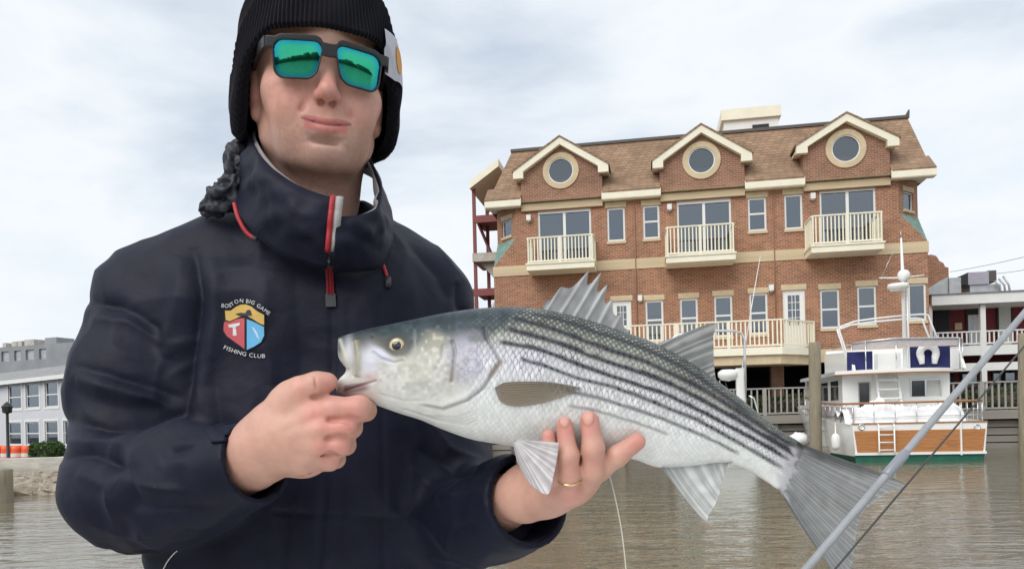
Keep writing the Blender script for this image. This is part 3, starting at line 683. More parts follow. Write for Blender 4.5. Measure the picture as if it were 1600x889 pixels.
# ================================================================ far left shore
def left_shore():
    root = lb.root('quay', label='pale concrete block quay wall above the rocks', category='quay')
    at = lb.at
    z1 = at(50, 716)[1]; z0 = at(50, 742)[1]
    blk = M['concrete']; x = -30.0; i = 0
    xj = at(61, 725)[0]; ln = 2.05
    k0 = int((xj + 32) / ln)
    for k in range(-k0, 5):
        a = xj + k * ln; stick('block', blk, root, (a + .008, .01 * (k % 3), z0), (a + ln - .008, .95, z1 - .012 * (k % 2)))
    MB().box(-36, 12, .12, 1.0, -1.2, z0 - .01).build('quay_footing', M['rock'], root)
    xe = xj + 5 * ln
    for k in range(6): stick('block', blk, root, (xe - .95, .96 + k * ln + .01, z0), (xe - .01 * (k % 2), .94 + (k + 1) * ln, z1 - .012 * (k % 2)))
    MB().box(xe - .9, xe - .1, 1.0, 13, -1.2, z0 - .01).build('quay_footing', M['rock'], root)
    # rocks along the foot
    rs = random.Random(11)
    for i in range(46):
        px = -60 + i * 4.2 + rs.uniform(-3, 3); row = i % 3; d = (18.9, 18.3, 17.7)[row] + rs.uniform(-.2, .2)
        p = P(px, 700, d); s = rs.uniform(.16, .34) * (1.25 if rs.random() < .2 else 1)
        n, m_ = 9, 6; mb = MB(); mb.ellipsoid((0, 0, 0), (1, 1, 1), n, m_)
        mb.v = [tuple(c * (1 + .22 * math.sin(13.1 * v[0] + 7.7 * v[1] * (1 + i % 5) + 5.1 * v[2] + i)) for c in v) for v in mb.v]; mb.sm = [False] * len(mb.sm)
        o = mb.build('shore_rock', M['rock'], None, label='rough tan boulder among the riprap at the foot of the quay', category='rock', group='riprap rocks below the quay')
        o.location = (p[0], p[1], (.2, .1, .02)[row] + rs.uniform(-.04, .04)); o.scale = (s * 1.5, s, s * .62); o.rotation_euler = (rs.uniform(-.3, .3), rs.uniform(-.3, .3), rs.uniform(0, 6))
    sb = MB(); a = lb.o + lb.u * -36 + lb.n * .2; b = lb.o + lb.u * 12 + lb.n * .2; c = lb.o + lb.u * 12 - lb.n * 2.2; d = lb.o + lb.u * -36 - lb.n * 2.2
    sb.add([(*a[:2], .2), (*b[:2], .2), (*c[:2], -.25), (*d[:2], -.25)], [(0, 3, 2, 1)]); sb.build('shore', M['rock'], kind='structure', label='stony bank at the foot of the quay')
    # pale lilac house
    H = Plane(50, 50.0, 36); at = H.at
    root = H.root('lilac_house', label='long pale lilac two-storey house with white-trimmed sash windows', category='house')
    x0, x1 = -20.0, at(140, 640)[0]; ze = at(50, 595)[1]; zr = at(50, 577, 4)[1]
    hs = []
    xs = [(-52, -33), (-24, -5), (12.5, 33), (40, 61), (70, 90.5), (99, 116)]
    for a, b in xs:
        for t, bo in ((600.5, 637), (659, 694)):
            c = (a + b) / 2; k = -.085 if t < 620 else -.045
            xa, z1 = at(a, t + (c - 50) * k); xb, _ = at(b, t); z0 = at(c, bo + (c - 50) * k)[1]
            hs.append((xa, xb, z0, z1))
    mz1 = np.mean([h[3] for h in hs[::2]]); mz0 = np.mean([h[2] for h in hs[::2]]); lz1 = np.mean([h[3] for h in hs[1::2]]); lz0 = np.mean([h[2] for h in hs[1::2]])
    hs = [(h[0], h[1], mz0, mz1) if i % 2 == 0 else (h[0], h[1], lz0, lz1) for i, h in enumerate(hs)]
    mb = MB(); mb.hole_wall(x0, x1, .18, ze, hs); mb.quad((x1, 0, .18), (x1, 8, .18), (x1, 8, ze), (x1, 0, ze)); mb.build('wall', M['lavender'], root)
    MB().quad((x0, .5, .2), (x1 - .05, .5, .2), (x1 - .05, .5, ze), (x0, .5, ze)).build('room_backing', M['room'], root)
    for h in hs:
        w_ = make_window(root, *h, style='sash', blind=.45, lintel=False, sill=False)
        mb = MB(); t = .13; mb.box(h[0] - t, h[0], -.03, .05, h[2] - t, h[3] + t).box(h[1], h[1] + t, -.03, .05, h[2] - t, h[3] + t).box(h[0], h[1], -.03, .05, h[3], h[3] + t).box(h[0], h[1], -.03, .05, h[2] - t, h[2])
        mb.build('trim', M['white'], w_)
    MB().hexa([(x0, -.35, ze), (x1 + .2, -.35, ze), (x1 + .2, 8, ze), (x0, 8, ze), (x0, -.35, ze + .12), (x1 + .2, -.35, ze + .12), (x1 + .2, 4, zr), (x0, 4, zr)]).build('roof', M['roof_grey'], root)
    MB().box(x0, x1 + .22, -.42, -.352, ze - .1, ze + .16).build('gutter', M['white'], root)
    xc, zc = at(93, 585, 1.5); MB().box(xc - .4, xc + .4, 1.5, 2.2, ze, zc + .25).build('chimney', M['brick'], root)
    # grey block far behind
    H = Plane(50, 110.0, 20); at = H.at
    root = H.root('grey_block', label='flat-roofed grey concrete block far behind the lilac house', category='building')
    x1 = at(150, 560)[0]; zt = at(50, 539)[1]
    hs = [(at(a, 550)[0], at(b, 550)[0], at(50, 562)[1], at(50, 546)[1]) for a, b in ((-30, -18), (2, 14), (22, 32), (40, 53), (61, 72))]
    mb = MB(); mb.hole_wall(-60, x1, .2, zt, hs, 0, .3); mb.quad((x1, 0, .2), (x1, 20, .2), (x1, 20, zt), (x1, 0, zt)); mb.quad((-60, 0, zt), (x1, 0, zt), (x1, 20, zt), (-60, 20, zt)); mb.build('wall', M['far_grey'], root)
    for h in hs: MB().box(h[0], h[1], .25, .35, h[2], h[3]).build('window', M['galv'], root)
    for a, b, t in ((4, 9, 536), (18, 26, 534), (27, 34, 533), (38, 53, 531), (70, 88, 528)):
        xa, za = at(a, t, 3); xb = at(b, t, 3)[0]; MB().box(xa, xb, 3, 6, zt - .1, za).build('roof_box', M['concrete'] if b < 60 else M['far_grey'], root)
    # street lamp
    p = P(13, 715, 24); o = empty('street_lamp', (p[0], p[1], .2), label='black street lamp post with a small lantern by the quay', category='street lamp')
    zt = P(13, 646, 24)[2] - .2
    MB().lathe([(.09, 0), (.09, .25), (.05, .3), (.04, zt)], n=10).build('post', M['black'], o)
    MB().lathe([(.04, zt), (.13, zt + .03), (.15, zt + .2), (.17, zt + .21), (.05, zt + .34), (.0, zt + .38)], n=8, smooth=False).build('lantern', M['black'], o)
    # orange barrels / barriers
    for i, px in enumerate((-6, 10, 26, 42)):
        p = P(px, 700, 31); o = empty('traffic_drum', (p[0], p[1], .2), label='orange and white striped traffic drum behind the quay', category='traffic drum', group='orange drums along the quay')
        h = P(px, 696, 31)[2] - .2; r = .21
        zs = np.linspace(0, h, 5)
        for k in range(4): MB().lathe([(r * (1.04 - .03 * k), zs[k]), (r * (1.02 - .03 * k), zs[k + 1])] + ([(0.01, h)] if k == 3 else []), n=16).build('orange_band' if k % 2 == 0 else 'white_band', M['orange'] if k % 2 == 0 or k == 3 else M['white_band'], o)
    p = P(74, 713, 30)
    hedge('green_bush', 'rounded bright green bush behind the quay beside the orange drums', (p[0], p[1], .2), 0, (.55, .45, P(74, 691, 30)[2] - .2), 3000, .05, M['leaf'], 9)
left_shore()
# ================================================================ trawler yacht, stern to the camera
GEL = mat('white_gelcoat', (.87, .87, .85), 0.22, var=0.03, scale=1.5, coat=0.3)
M['teak'] = plank_mat('varnished_teak', (.36, .135, .038), (.56, .25, .085), 'x', rough=0.35)
M['teak_rail'] = plank_mat('teak_rail', (.30, .13, .05), (.46, .22, .10), 'x', rough=0.45)
M['green_paint'] = mat('green_bottom_paint', (.010, .115, .075), 0.6, var=0.3, scale=3)
M['navy_canvas'] = mat('navy_canvas', (.018, .022, .11), 0.85, var=0.2, bump=0.3, bscale=14)
M['steel'] = mat('polished_steel', (.72, .73, .75), 0.22, 0.9)
M['tarp'] = mat('white_tarp', (.85, .85, .85), 0.6, var=0.03)
M['tint'] = mat('smoked_glass', (.05, .055, .06), 0.06, spec=0.7)
M['mesh'] = mat('grey_weathercloth', (.52, .47, .48), 0.8, var=0.1)
def lump(mb, c, r, seed, n=14, m=9, amp=.22):
    k = len(mb.v); mb.ellipsoid(c, r, n, m); rs = random.Random(seed); f = [rs.uniform(2, 5) for _ in range(6)]; ph = [rs.uniform(0, 6) for _ in range(6)]
    for i in range(k, len(mb.v)):
        v = mb.v[i]; d = [(v[j] - c[j]) / r[j] for j in range(3)]
        s = 1 + amp * (math.sin(f[0] * d[0] + ph[0]) * math.sin(f[1] * d[2] + ph[1]) + .6 * math.sin(2.3 * f[2] * d[1] + ph[2]) * math.sin(2.1 * f[3] * d[0] + ph[3]))
        mb.v[i] = tuple(c[j] + d[j] * r[j] * s for j in range(3))
def hull_mesh(st, keel=-.55):
    """st: list of (y, half beam at sheer, sheer z, half beam at waterline); returns verts, faces of both sides and bottom"""
    rows = []
    for y, hb, zs, hw in st:
        half = [(hb, zs), (hb * .3 + hw * .7 + .02, zs * .45 + .08), (hw, .16), (hw * .97, .0), (hw * .62, -.3), (0.0, keel if y < st[-1][0] else -.1)]
        rows.append([(x, y, z) for x, z in half] + [(-x, y, z) for x, z in half[-2::-1]])
    k = len(rows[0]); v = [p for r in rows for p in r]
    f = [(i * k + j, (i + 1) * k + j, (i + 1) * k + j + 1, i * k + j + 1) for i in range(len(rows) - 1) for j in range(k - 1)]
    return v, f, k, rows
def trawler():
    B = Plane(1434, 20.8, 10.2); at = B.at
    root = B.root('trawler_yacht', label='white trawler yacht with varnished wood transom and blue flybridge canvas', category='boat')
    hx = lambda px, y=0: at(px, 680, y)[0]
    xL, xR = hx(1331), hx(1543); cx = (xL + xR) / 2; hb = (xR - xL) / 2
    zs = at(1436, 659.5)[1]; zw1 = at(1436, 671)[1]; zw0 = at(1436, 705.5)[1]
    v, f, k, rows = hull_mesh([(0, hb, zs, hb * .94), (2, hb * 1.10, zs + .06, hb * 1.04), (4.5, hb * 1.16, zs + .2, hb * 1.08), (7.5, hb * 1.05, zs + .5, hb * .86), (9.6, hb * .62, zs + .85, hb * .36), (10.8, .08, zs + 1.1, .03)])
    v = [(x + cx, y, z) for x, y, z in v]
    hull = [q for q in f if max(v[i][2] for i in q) > .17]; bot = [q for q in f if max(v[i][2] for i in q) <= .17]
    MB().add(v, hull, True).build('hull', GEL, root); MB().add(v, bot, True).build('bottom', M['green_paint'], root)
    # transom: white surround, planked panel
    tb = rows[0]; zi = at(1436, 708)[1]
    mb = MB(); mb.prism([(cx - hb * .955, zi), (cx + hb * .955, zi), (cx + hb, zs), (cx - hb, zs)], -.02, .1); t = mb.build('transom', GEL, root)
    MB().prism([(cx - hb * .60, -.3), (cx + hb * .60, -.3), (cx + hb * .94, .0), (cx + hb * .954, zi - .003), (cx - hb * .954, zi - .003), (cx - hb * .94, .0)], .0, .12).build('transom_bottom', M['green_paint'], root)
    n = 6; 
    for i in range(n):
        za = zw0 + (zw1 - zw0) * i / n + .004; zb = zw0 + (zw1 - zw0) * (i + 1) / n - .004; sag = lambda x: .0
        w0 = hb * (.925 + .04 * i / n); MB().prism([(cx - w0, za), (cx + w0, za), (cx + w0 + hb * .008, zb), (cx - w0 - hb * .008, zb)], -.035 - .001 * (i % 2), -.015).build('plank', M['teak'], t)
    MB().box(cx - hb * .97, cx + hb * .97, -.06, -.018, zi - .03, zw0 - .006).build('rub_strake', GEL, t)
    stick('rub_rail', M['teak_rail'], t, (cx - hb * 1.0, -.04, zs - .03), (cx + hb, -.01, zs + .01))
    for px, s in ((1346, .11), (1527, .10)):
        xa, za = at(px, 667, -.03); q = MB(); q.lathe([(.05, -.03), (.075, -.05), (s * .85, -.035), (s * .8, -.015)], (xa, 0, za), 16, 'y'); q.build('fairlead', M['steel'], t)
    xa = hx(1500); MB().box(xa - .02, xa + .02, -.09, -.037, zw0 - .1, zs).build('strut', GEL, t)
    x0, z0 = at(1480, 690); MB().box(x0, x0 + .2, -.05, -.037, z0 - .1, z0 + .04).build('exhaust_flap', M['teak_rail'], t)
    # swim ladder
    lad = empty('swim_ladder'); lad.parent = root
    xa, xb = hx(1371), hx(1395); zt_, zb_ = at(1383, 662)[1], at(1383, 704)[1]
    for x in (xa, xb): MB().tube([(x, -.02, zt_), (x, -.14, zt_ - .02), (x, -.15, zb_), (x, -.15, zb_ - .06)], .022, 8).build('ladder_side', GEL, lad)
    for i in range(4): z = zb_ + (zt_ - zb_) * (.04 + .28 * i); MB().tube([(xa, -.15, z), (xb, -.15, z)], .018, 6).build('rung', GEL, lad)
    # decks
    MB().add([(cx + s * b_ * hb * .98, y, z - .02) for y, b_, z in ((0.05, 1, zs), (2, 1.1, zs + .06), (4.5, 1.16, zs + .2), (7.5, 1.05, zs + .5), (9.6, .62, zs + .85)) for s in (-1, 1)], [(2 * i, 2 * i + 1, 2 * i + 3, 2 * i + 2) for i in range(4)]).build('deck', GEL, root)
    # cockpit rail: stanchions and teak cap
    zr_ = at(1430, 628)[1]; rl = empty('cockpit_rail'); rl.parent = root
    path = [(cx - hb * 1.14, 5, zr_ + .28), (cx - hb * 1.10, 3.0, zr_ + .06), (cx - hb * 1.03, 1.0, zr_ + .0), (cx - hb * .96, .12, zr_), (cx + hb * .96, .12, zr_), (cx + hb * 1.03, 1.0, zr_ + .0), (cx + hb * 1.10, 3.0, zr_ + .06), (cx + hb * 1.14, 5, zr_ + .28)]
    for nm, dz, r, m in (('cap_rail', 0, .03, M['teak_rail']), ('lower_rail', -.38, .012, M['steel'])):
        MB().tube([(x, y, z + dz) for x, y, z in path], r, 8).build(nm, m, rl)
    for i in range(len(path) - 1):
        a, b = Vector(path[i]), Vector(path[i + 1]); m_ = max(2, int((b - a).length / .48))
        for j in range(m_):
            p = a.lerp(b, j / m_); MB().tube([(p.x, p.y, p.z), (p.x, p.y, zs - .02 + (p.y / 4.5) * .2 if p.y > .2 else zs - .03)], .014, 6).build('stanchion', M['steel'], rl)
    for s in (-1, 1):
        q = MB(); pp = path[:4] if s < 0 else path[4:]
        for (xa, ya, za), (xb, yb, zb) in zip(pp, pp[1:]): q.quad((xa - s * .03, ya, za - .1), (xb - s * .03, yb, zb - .1), (xb - s * .03, yb, zs + .02 + yb * .04), (xa - s * .03, ya, zs + .02 + ya * .04))
        if s < 0: q.build('weather_cloth', M['mesh'], rl)
    # cabin house
    yc = 2.1; cw = hx(1318, yc), hx(1486, yc)
    zc = at(1400, 583, yc)[1]
    house = empty('cabin'); house.parent = root
    x0, x1 = cw
    win = [(hx(1426, yc), hx(1471, yc), at(1448, 619, yc)[1], at(1448, 594, yc)[1]), (hx(1344, yc), hx(1360, yc), zs + .1, at(1352, 598, yc)[1])]
    mb = MB(); mb.hole_wall(x0, x1, zs - .02, zc, win, yc, .08); L_ = 5.6
    sw = [(yc + .5, yc + 1.5), (yc + 1.9, yc + 3.1)]
    mb.quad((x0, yc + L_, zs), (x0, yc, zs), (x0, yc, zc), (x0, yc + L_, zc)); mb.quad((x1, yc, zs), (x1, yc + L_, zs), (x1, yc + L_, zc), (x1, yc, zc)); mb.quad((x1, yc + L_, zs), (x0, yc + L_, zs), (x0, yc + L_, zc), (x1, yc + L_, zc))
    mb.build('cabin_wall', GEL, house)
    MB().quad((x0 + .05, yc + .5, zs), (x1 - .05, yc + .5, zs), (x1 - .05, yc + .5, zc), (x0 + .05, yc + .5, zc)).build('cabin_interior', M['room'], house)  # dark sheet in place of the unlit cabin, gloom put into its colour
    for j, (a, b, c, d) in enumerate(win):
        q = MB(); t_ = .03; q.box(a - t_, b + t_, yc - .02, yc - .002, d, d + t_).box(a - t_, a, yc - .02, yc - .002, c, d).box(b, b + t_, yc - .02, yc - .002, c, d)
        w_ = q.build('window' if j == 0 else 'cabin_door', M['steel'] if j == 0 else M['mesh'], house); stick('pane', M['tint'], w_, (a, yc + .04, c), (b, yc + .05, d))
        if j == 0: stick('curtain', M['blind'], w_, ((a + b) / 2 + .02, yc + .02, c), (b, yc + .03, d)); stick('window_bar', M['steel'], w_, ((a + b) / 2 - .03, yc - .01, c), ((a + b) / 2 + .02, yc + .03, d))
    for a, b in sw:
        MB().quad((x0 - .006, b, zc - .75), (x0 - .006, a, zc - .75), (x0 - .006, a, zc - .15), (x0 - .006, b, zc - .15)).build('side_window', M['tint'], house)
    # flybridge deck: rounded aft overhang
    zo = zc; pts = []
    for t_ in np.linspace(-1, 1, 13): pts.append((cx - .05 + t_ * (x1 - x0) / 2 * 1.09, yc - .95 + .75 * abs(t_) ** 2.2))
    pts += [(pts[-1][0], yc + 5.2), (pts[0][0], yc + 5.2)]
    MB().prism(pts, zo - .01, zo + .10, 'z').build('flybridge_deck', GEL, root)
    MB().tube([(x, y - .01, zo - .02) for x, y in pts[:13]], .025, 6).build('deck_moulding', M['teak_rail'], root)
    ybk = yc + 1.4; fl = empty('flybridge'); fl.parent = root
    zf = zo + .1; zft = at(1400, 544, ybk)[1]
    # side coamings and blue canvas screens
    xa, xb = hx(1322, ybk), hx(1486, ybk)
    for s, x in ((-1, xa), (1, xb)): MB().hexa([(x - .04, yc + .2, zf), (x + .04, yc + .2, zf), (x + .04, yc + 4, zf), (x - .04, yc + 4, zf), (x - .04 - s * .02, yc + .6, zf + .62), (x + .04 - s * .02, yc + .6, zf + .62), (x + .04, yc + 4, zf + .8), (x - .04, yc + 4, zf + .8)]).build('side_coaming', GEL, fl)
    MB().box(xa, xb, yc + 3.9, yc + 4.0, zf, zf + .9).build('front_coaming', GEL, fl)
    yv = yc + .35
    for p0, p1, t_, b_, nm in ((1323, 1363, 550, 583, 'a'), (1420, 1484, 542, 579, 'b')):
        a, z1 = at(p0, t_, yv); b, _ = at(p1, t_, yv); z0 = max(zf - .02, at(p0, b_, yv)[1])
        q = MB(); nx, nz = 16, 6; vs_ = []
        for i in range(nx + 1):
            for j in range(nz + 1):
                u_, w_ = i / nx, j / nz; vs_.append((a + (b - a) * u_, yv + .02 * math.sin(u_ * 17) * (1 - w_) + .015 * math.sin(u_ * 7 + w_ * 5), z0 + (z1 - z0) * w_ + .02 * math.sin(u_ * 11) * (1 - w_)))
        q.add(vs_, [(i * (nz + 1) + j, (i + 1) * (nz + 1) + j, (i + 1) * (nz + 1) + j + 1, i * (nz + 1) + j + 1) for i in range(nx) for j in range(nz)], True); q.build('canvas_screen', M['navy_canvas'], fl)
    # helm seat, aft ladder
    a, z1 = at(1371, 552, yc + .6); b, _ = at(1407, 552, yc + .6); MB().box(a, b, yc + .6, yc + 1.0, zf, z1).build('helm_seat', GEL, fl)
    a, _ = at(1371, 600, yc - .3); b, _ = at(1405, 600, yc - .3); st_ = empty('flybridge_ladder'); st_.parent = root
    for x in (a, b): MB().hexa([(x - .03, yc - .62, zs), (x + .03, yc - .62, zs), (x + .03, yc - .5, zs), (x - .03, yc - .5, zs), (x - .03, yc - .22, zo), (x + .03, yc - .22, zo), (x + .03, yc - .1, zo), (x - .03, yc - .1, zo)]).build('ladder_side', GEL, st_)
    for i in range(5):
        z = zs + (zo - zs) * (i + .6) / 5.4; y = yc - .6 + .4 * (i + .6) / 5.4; MB().box(a, b, y - .08, y + .12, z - .02, z + .02).build('tread', GEL, st_)
    # rails and hoop round the flybridge
    rl2 = empty('flybridge_rail'); rl2.parent = root
    zr2 = at(1400, 532, yc)[1]; rp = [(xa, yc + 3, zr2), (xa - .02, yc + .4, zr2 - .02), (xa + .25, yc - .1, zr2), (cx, yc - .35, zr2 + .04), (xb - .25, yc - .1, zr2), (xb + .02, yc + .4, zr2 - .02), (xb, yc + 3, zr2)]
    MB().tube(rp, .022, 8).build('rail', M['steel'], rl2)
    for x, y, _ in rp[1:6]: MB().tube([(x, y, zf - .05), (x, y, zr2)], .018, 6).build('stanchion', M['steel'], rl2)
    q = MB(); 
    for (xa_, ya_, za_), (xb_, yb_, zb_) in zip(rp[1:6], rp[2:6]): q.quad((xa_, ya_ + .03, zr2 - .22), (xb_, yb_ + .03, zr2 - .22), (xb_, yb_ + .03, zb_ - .02), (xa_, ya_ + .03, za_ - .02))
    q.build('weather_cloth', M['mesh'], rl2)
    yh = yc + 1.0; hp_ = [at(*p, yh) for p in ((1324, 560), (1322, 548), (1311, 515), (1314, 510), (1336, 502), (1372, 497), (1408, 493.5), (1440, 491), (1450, 492), (1457, 510), (1470, 541))]
    for dy in (0, .55):
        MB().tube([(x, yh + dy * (1 if i > 2 else .3), z - dy * .1) for i, (x, z) in enumerate(hp_)], .028, 8).build('bimini_hoop', GEL, rl2)
    # mast with radar dome and spreader
    ms = empty('mast'); ms.parent = root; ym = yc + .15
    xm, zt = at(1408, 372, ym); MB().tube([(xm + .03, ym, zf - .1), (xm + .02, ym, zt - 1.3), (xm, ym, zt)], [.06, .055, .025], 10).build('pole', GEL, ms)
    MB().tube([(xm, ym, zt), (xm - .01, ym, zt + .22)], .008, 5).build('antenna', M['steel'], ms)
    za = at(1408, 431, ym)[1]; r = 9 * L(23); MB().lathe([(0.01, -r), (r * .8, -r * .8), (r, -r * .3), (r, r * .3), (r * .75, r * .75), (r * .35, r * .95), (0.01, r)], (xm + .03, ym - .05, za), 18).build('radar_dome', GEL, ms)
    a, z_ = at(1374, 434.5, ym); b, z2 = at(1444, 430, ym); MB().tube([(a, ym, z_), (xm, ym, z_ - .03), (b, ym, z2)], .022, 6).build('spreader', GEL, ms)
    a, z_ = at(1403, 448, ym - .2); MB().lathe([(.01, -.12), (.2, -.12), (.3, -.02), (.28, .08), (.01, .1)], (a, ym - .2, z_), 16).build('radar_scanner', GEL, ms)
    xq = at(1420, 540, ym)[0]; MB().tube([(xq, ym, zf), (xm + .12, ym, za - .15)], .03, 6).build('mast_brace', GEL, ms)
    MB().tube([(at(1374, 434.5, ym)[0], ym, z_ + .2), (at(1396, 392, ym)[0], ym, at(1396, 392, ym)[1])], .006, 4).build('stay', M['steel'], ms)
    # white covers heaped along the cockpit
    xa, xb = hx(1316, .5), hx(1502, .5); nx_, ny_ = 150, 40; gx, gy = np.meshgrid(np.linspace(xa, xb, nx_), np.linspace(.16, 1.5, ny_), indexing='ij')
    pxs = np.array([1316, 1335, 1355, 1378, 1395, 1420, 1440, 1465, 1490, 1502]); hh = np.array([.30, .42, .40, .72, .46, .44, .36, .40, .52, .34]); H_ = np.interp(gx, [hx(p, .5) for p in pxs], hh); v_ = (gy - .16) / 1.34
    q_ = np.stack([gx.ravel(), gy.ravel(), gx.ravel() * 0], 1); cr = (1 - 2.2 * np.abs(vnoise(q_ * 3.2 + .35 * vnoise(q_ * 5, 95)[:, None], 91))) * .085 + .05 * (1 - 2 * np.abs(vnoise(q_ * 7.5, 92))) + .03 * vnoise(q_ * 14, 93)
    gz = zs - .02 + H_ * np.minimum(1, (v_ / .22)) ** .55 * (1 - .25 * v_) + cr.reshape(gx.shape) * np.minimum(1, v_ * 5 + .25)
    i_, j_ = np.meshgrid(np.arange(nx_ - 1), np.arange(ny_ - 1), indexing='ij'); F_ = np.stack([i_ * ny_ + j_, (i_ + 1) * ny_ + j_, (i_ + 1) * ny_ + j_ + 1, i_ * ny_ + j_ + 1], -1).reshape(-1, 4)
    link('tarpaulin', mesh_np('tarpaulin', np.stack([gx, gy, gz], -1).reshape(-1, 3), F_), M['tarp'], root)
    # fender on the near side
    x = hx(1303, .9); q = MB(); zf0, zf1 = at(1303, 703, .9)[1], at(1303, 676, .9)[1]; r = .12; q.lathe([(.01, zf0), (r * .7, zf0 + .04), (r, zf0 + .12), (r, zf1 - .12), (r * .7, zf1 - .04), (.02, zf1), (.015, zf1 + .3)], (x, .7, 0), 14); q.build('fender', GEL, root)
    # horseshoe buoy: a thing hung on the rail
    hsb = B.root('horseshoe_buoy', label='white horseshoe life buoy hung on the blue flybridge canvas', category='life buoy')
    c = at(1450, 552, yv - .12); r = 11.5 * L(23); pts = [(c[0] + r * math.cos(t_) , yv - .12, c[1] + r * math.sin(t_)) for t_ in np.linspace(R(-25), R(205), 18)]
    pts = [(pts[0][0] - .03, yv - .12, pts[0][2] - .22)] + pts + [(pts[-1][0] + .03, yv - .12, pts[-1][2] - .22)]
    MB().tube(pts, [.07] + [.105] * (len(pts) - 2) + [.07], 12).build('ring', M['tarp'], hsb)
    a, b = Vector(pts[9]), Vector((c[0], yv - .02, zr2 - .02)); MB().tube([a, b + Vector((0, 0, .1))], .01, 5).build('lanyard', M['blind'], hsb)
trawler()

# ================================================================ small white boat mostly hidden behind the fish
def small_boat():
    B = Plane(1110, 22.0, 10.2); at = B.at
    root = B.root('centre_console_boat', label='small white motorboat with a steel pipe arch moored beside the round piling', category='boat')
    xa, xb = at(1052, 690)[0], at(1186, 690)[0]; cx = (xa + xb) / 2; hb = (xb - xa) / 2; zs = .78
    v, f, k, rows = hull_mesh([(0, hb, zs, hb * .9), (2, hb * 1.02, zs + .04, hb * .92), (4.2, hb * .85, zs + .2, hb * .66), (5.6, hb * .4, zs + .38, hb * .2), (6.2, .05, zs + .5, .02)], -.4)
    v = [(x + cx, y, z) for x, y, z in v]
    MB().add(v, f, True).build('hull', GEL, root)
    MB().prism([(cx - hb * .62, -.28), (cx + hb * .62, -.28), (cx + hb * .9, .05), (cx + hb, zs), (cx - hb, zs), (cx - hb * .9, .05)], -.02, .06).build('transom', mat('teal_stripe_gelcoat', (.7, .74, .74), .3), root)
    MB().box(cx - hb * .97, cx + hb * .97, -.03, .05, .1, .22).build('boot_stripe', M['green_paint'], root)
    MB().box(cx - hb * .94, cx + hb * .94, .1, 4.2, zs - .3, zs - .2).build('deck', GEL, root)
    MB().tube([(cx + hb * 1.0, 0, zs), (cx + hb * 1.02, 2, zs + .04), (cx + hb * .85, 4.2, zs + .2), (cx, 6.2, zs + .5), (cx - hb * .85, 4.2, zs + .2), (cx - hb * 1.02, 2, zs + .04), (cx - hb, 0, zs)], .03, 6).build('rub_rail', M['teak_rail'], root)
    # pipe arch
    for y in (.6, .95):
        pts = [at(*p, y) for p in ((1040, 640), (1042, 545), (1046, 531), (1060, 523), (1090, 519), (1120, 517), (1148, 517), (1158, 520), (1163, 530), (1164, 560), (1165, 640))]
        MB().tube([(x, y, z) for x, z in pts], .035, 8).build('pipe_arch', M['steel'], root)
    # console, windscreen and helm gear
    a, z1 = at(1160, 650, .5); zc = at(1145, 632, .5)[1]; x0 = at(1095, 632, .5)[0]; x1 = at(1172, 632, .5)[0]
    MB().hexa([(x0, .5, zs - .2), (x1 + .15, .5, zs - .2), (x1 + .15, 1.6, zs - .2), (x0, 1.6, zs - .2), (x0, .5, zc), (x1 - .1, .5, zc), (x1 - .1, 1.5, zc), (x0, 1.5, zc)]).build('console', GEL, root)
    x, _ = at(1157, 600, .7); zt = at(1157, 575, .7)[1]; MB().box(x - .12, x + .14, .66, .9, zc - .01, zt).build('console_pillar', GEL, root)
    x, z = at(1138, 588, .8); q = MB(); q.lathe([(.02, -.14), (.22, -.1), (.3, .0), (.3, .12), (.2, .2), (.02, .21)], (x, .8, z), 16); q.build('searchlight_housing', GEL, root)
    MB().tube([(x - .1, .8, z - .1), (x + .05, .78, zc)], .02, 6).build('cable', M['black'], root); MB().tube([(x - .25, .8, z - .1), (x - .25, .8, zc)], .02, 6).build('support', M['steel'], root)
    xs_, zz = at(1180, 640, .3); MB().tube([at(1170, 618, .3)[0:1] + (.3,) + at(1170, 618, .3)[1:], at(1178, 622, .3)[0:1] + (.3,) + at(1178, 622, .3)[1:], at(1186, 650, .3)[0:1] + (.3,) + at(1186, 650, .3)[1:], at(1187, 680, .3)[0:1] + (.3,) + at(1187, 680, .3)[1:]], .022, 6).build('grab_rail', M['steel'], root)
    # whip antenna
    (xb_, zb), (xt, zt2) = at(1160, 575, .9), at(1188, 400, .9); MB().tube([(xb_, .9, zb), ((xb_ + xt) / 2 - .02, .9, (zb + zt2) / 2), (xt, .9, zt2)], [.025, .016, .007], 6).build('whip_antenna', GEL, root)
    # dock box and white buckets beside the piling
    B2 = Plane(1290, 23.0, 10.2)
    o = B2.root('floating_dock', label='low grey floating dock beside the trawler yacht', category='dock')
    x0 = B2.at(1235, 690)[0]; x1 = B2.at(1302, 690)[0]; MB().box(x0, x1, .4, 3.6, .1, .34).build('deck_boards', M['grey_wood'], o); MB().box(x0 + .1, x1 - .1, .5, 3.5, -.3, .095).build('float', M['black'], o)
    o = B2.root('dock_box', label='white plastic dock box standing on the floating dock', category='box')
    xa, _ = B2.at(1281, 690, .8); xb, _ = B2.at(1299, 690, .8); zt = B2.at(1290, 669, .8)[1]
    MB().box(xa, xb, .8, 1.4, .338, zt - .08).build('bin', GEL, o); MB().box(xa - .03, xb + .03, .77, 1.43, zt - .075, zt).build('lid', GEL, o)
    x, z = B2.at(1248, 690, .9); q = MB(); lump(q, (x, .9, .338 + .2), (.32, .3, .24), 77, 18, 12, .16); q.build('white_bundle', M['tarp'], None, label='crumpled white tarp bundle lying on the floating dock', category='bundle').matrix_world = Matrix.Translation(Vector(B2.o)) @ Matrix.Rotation(-B2.a, 4, 'Z')
small_boat()
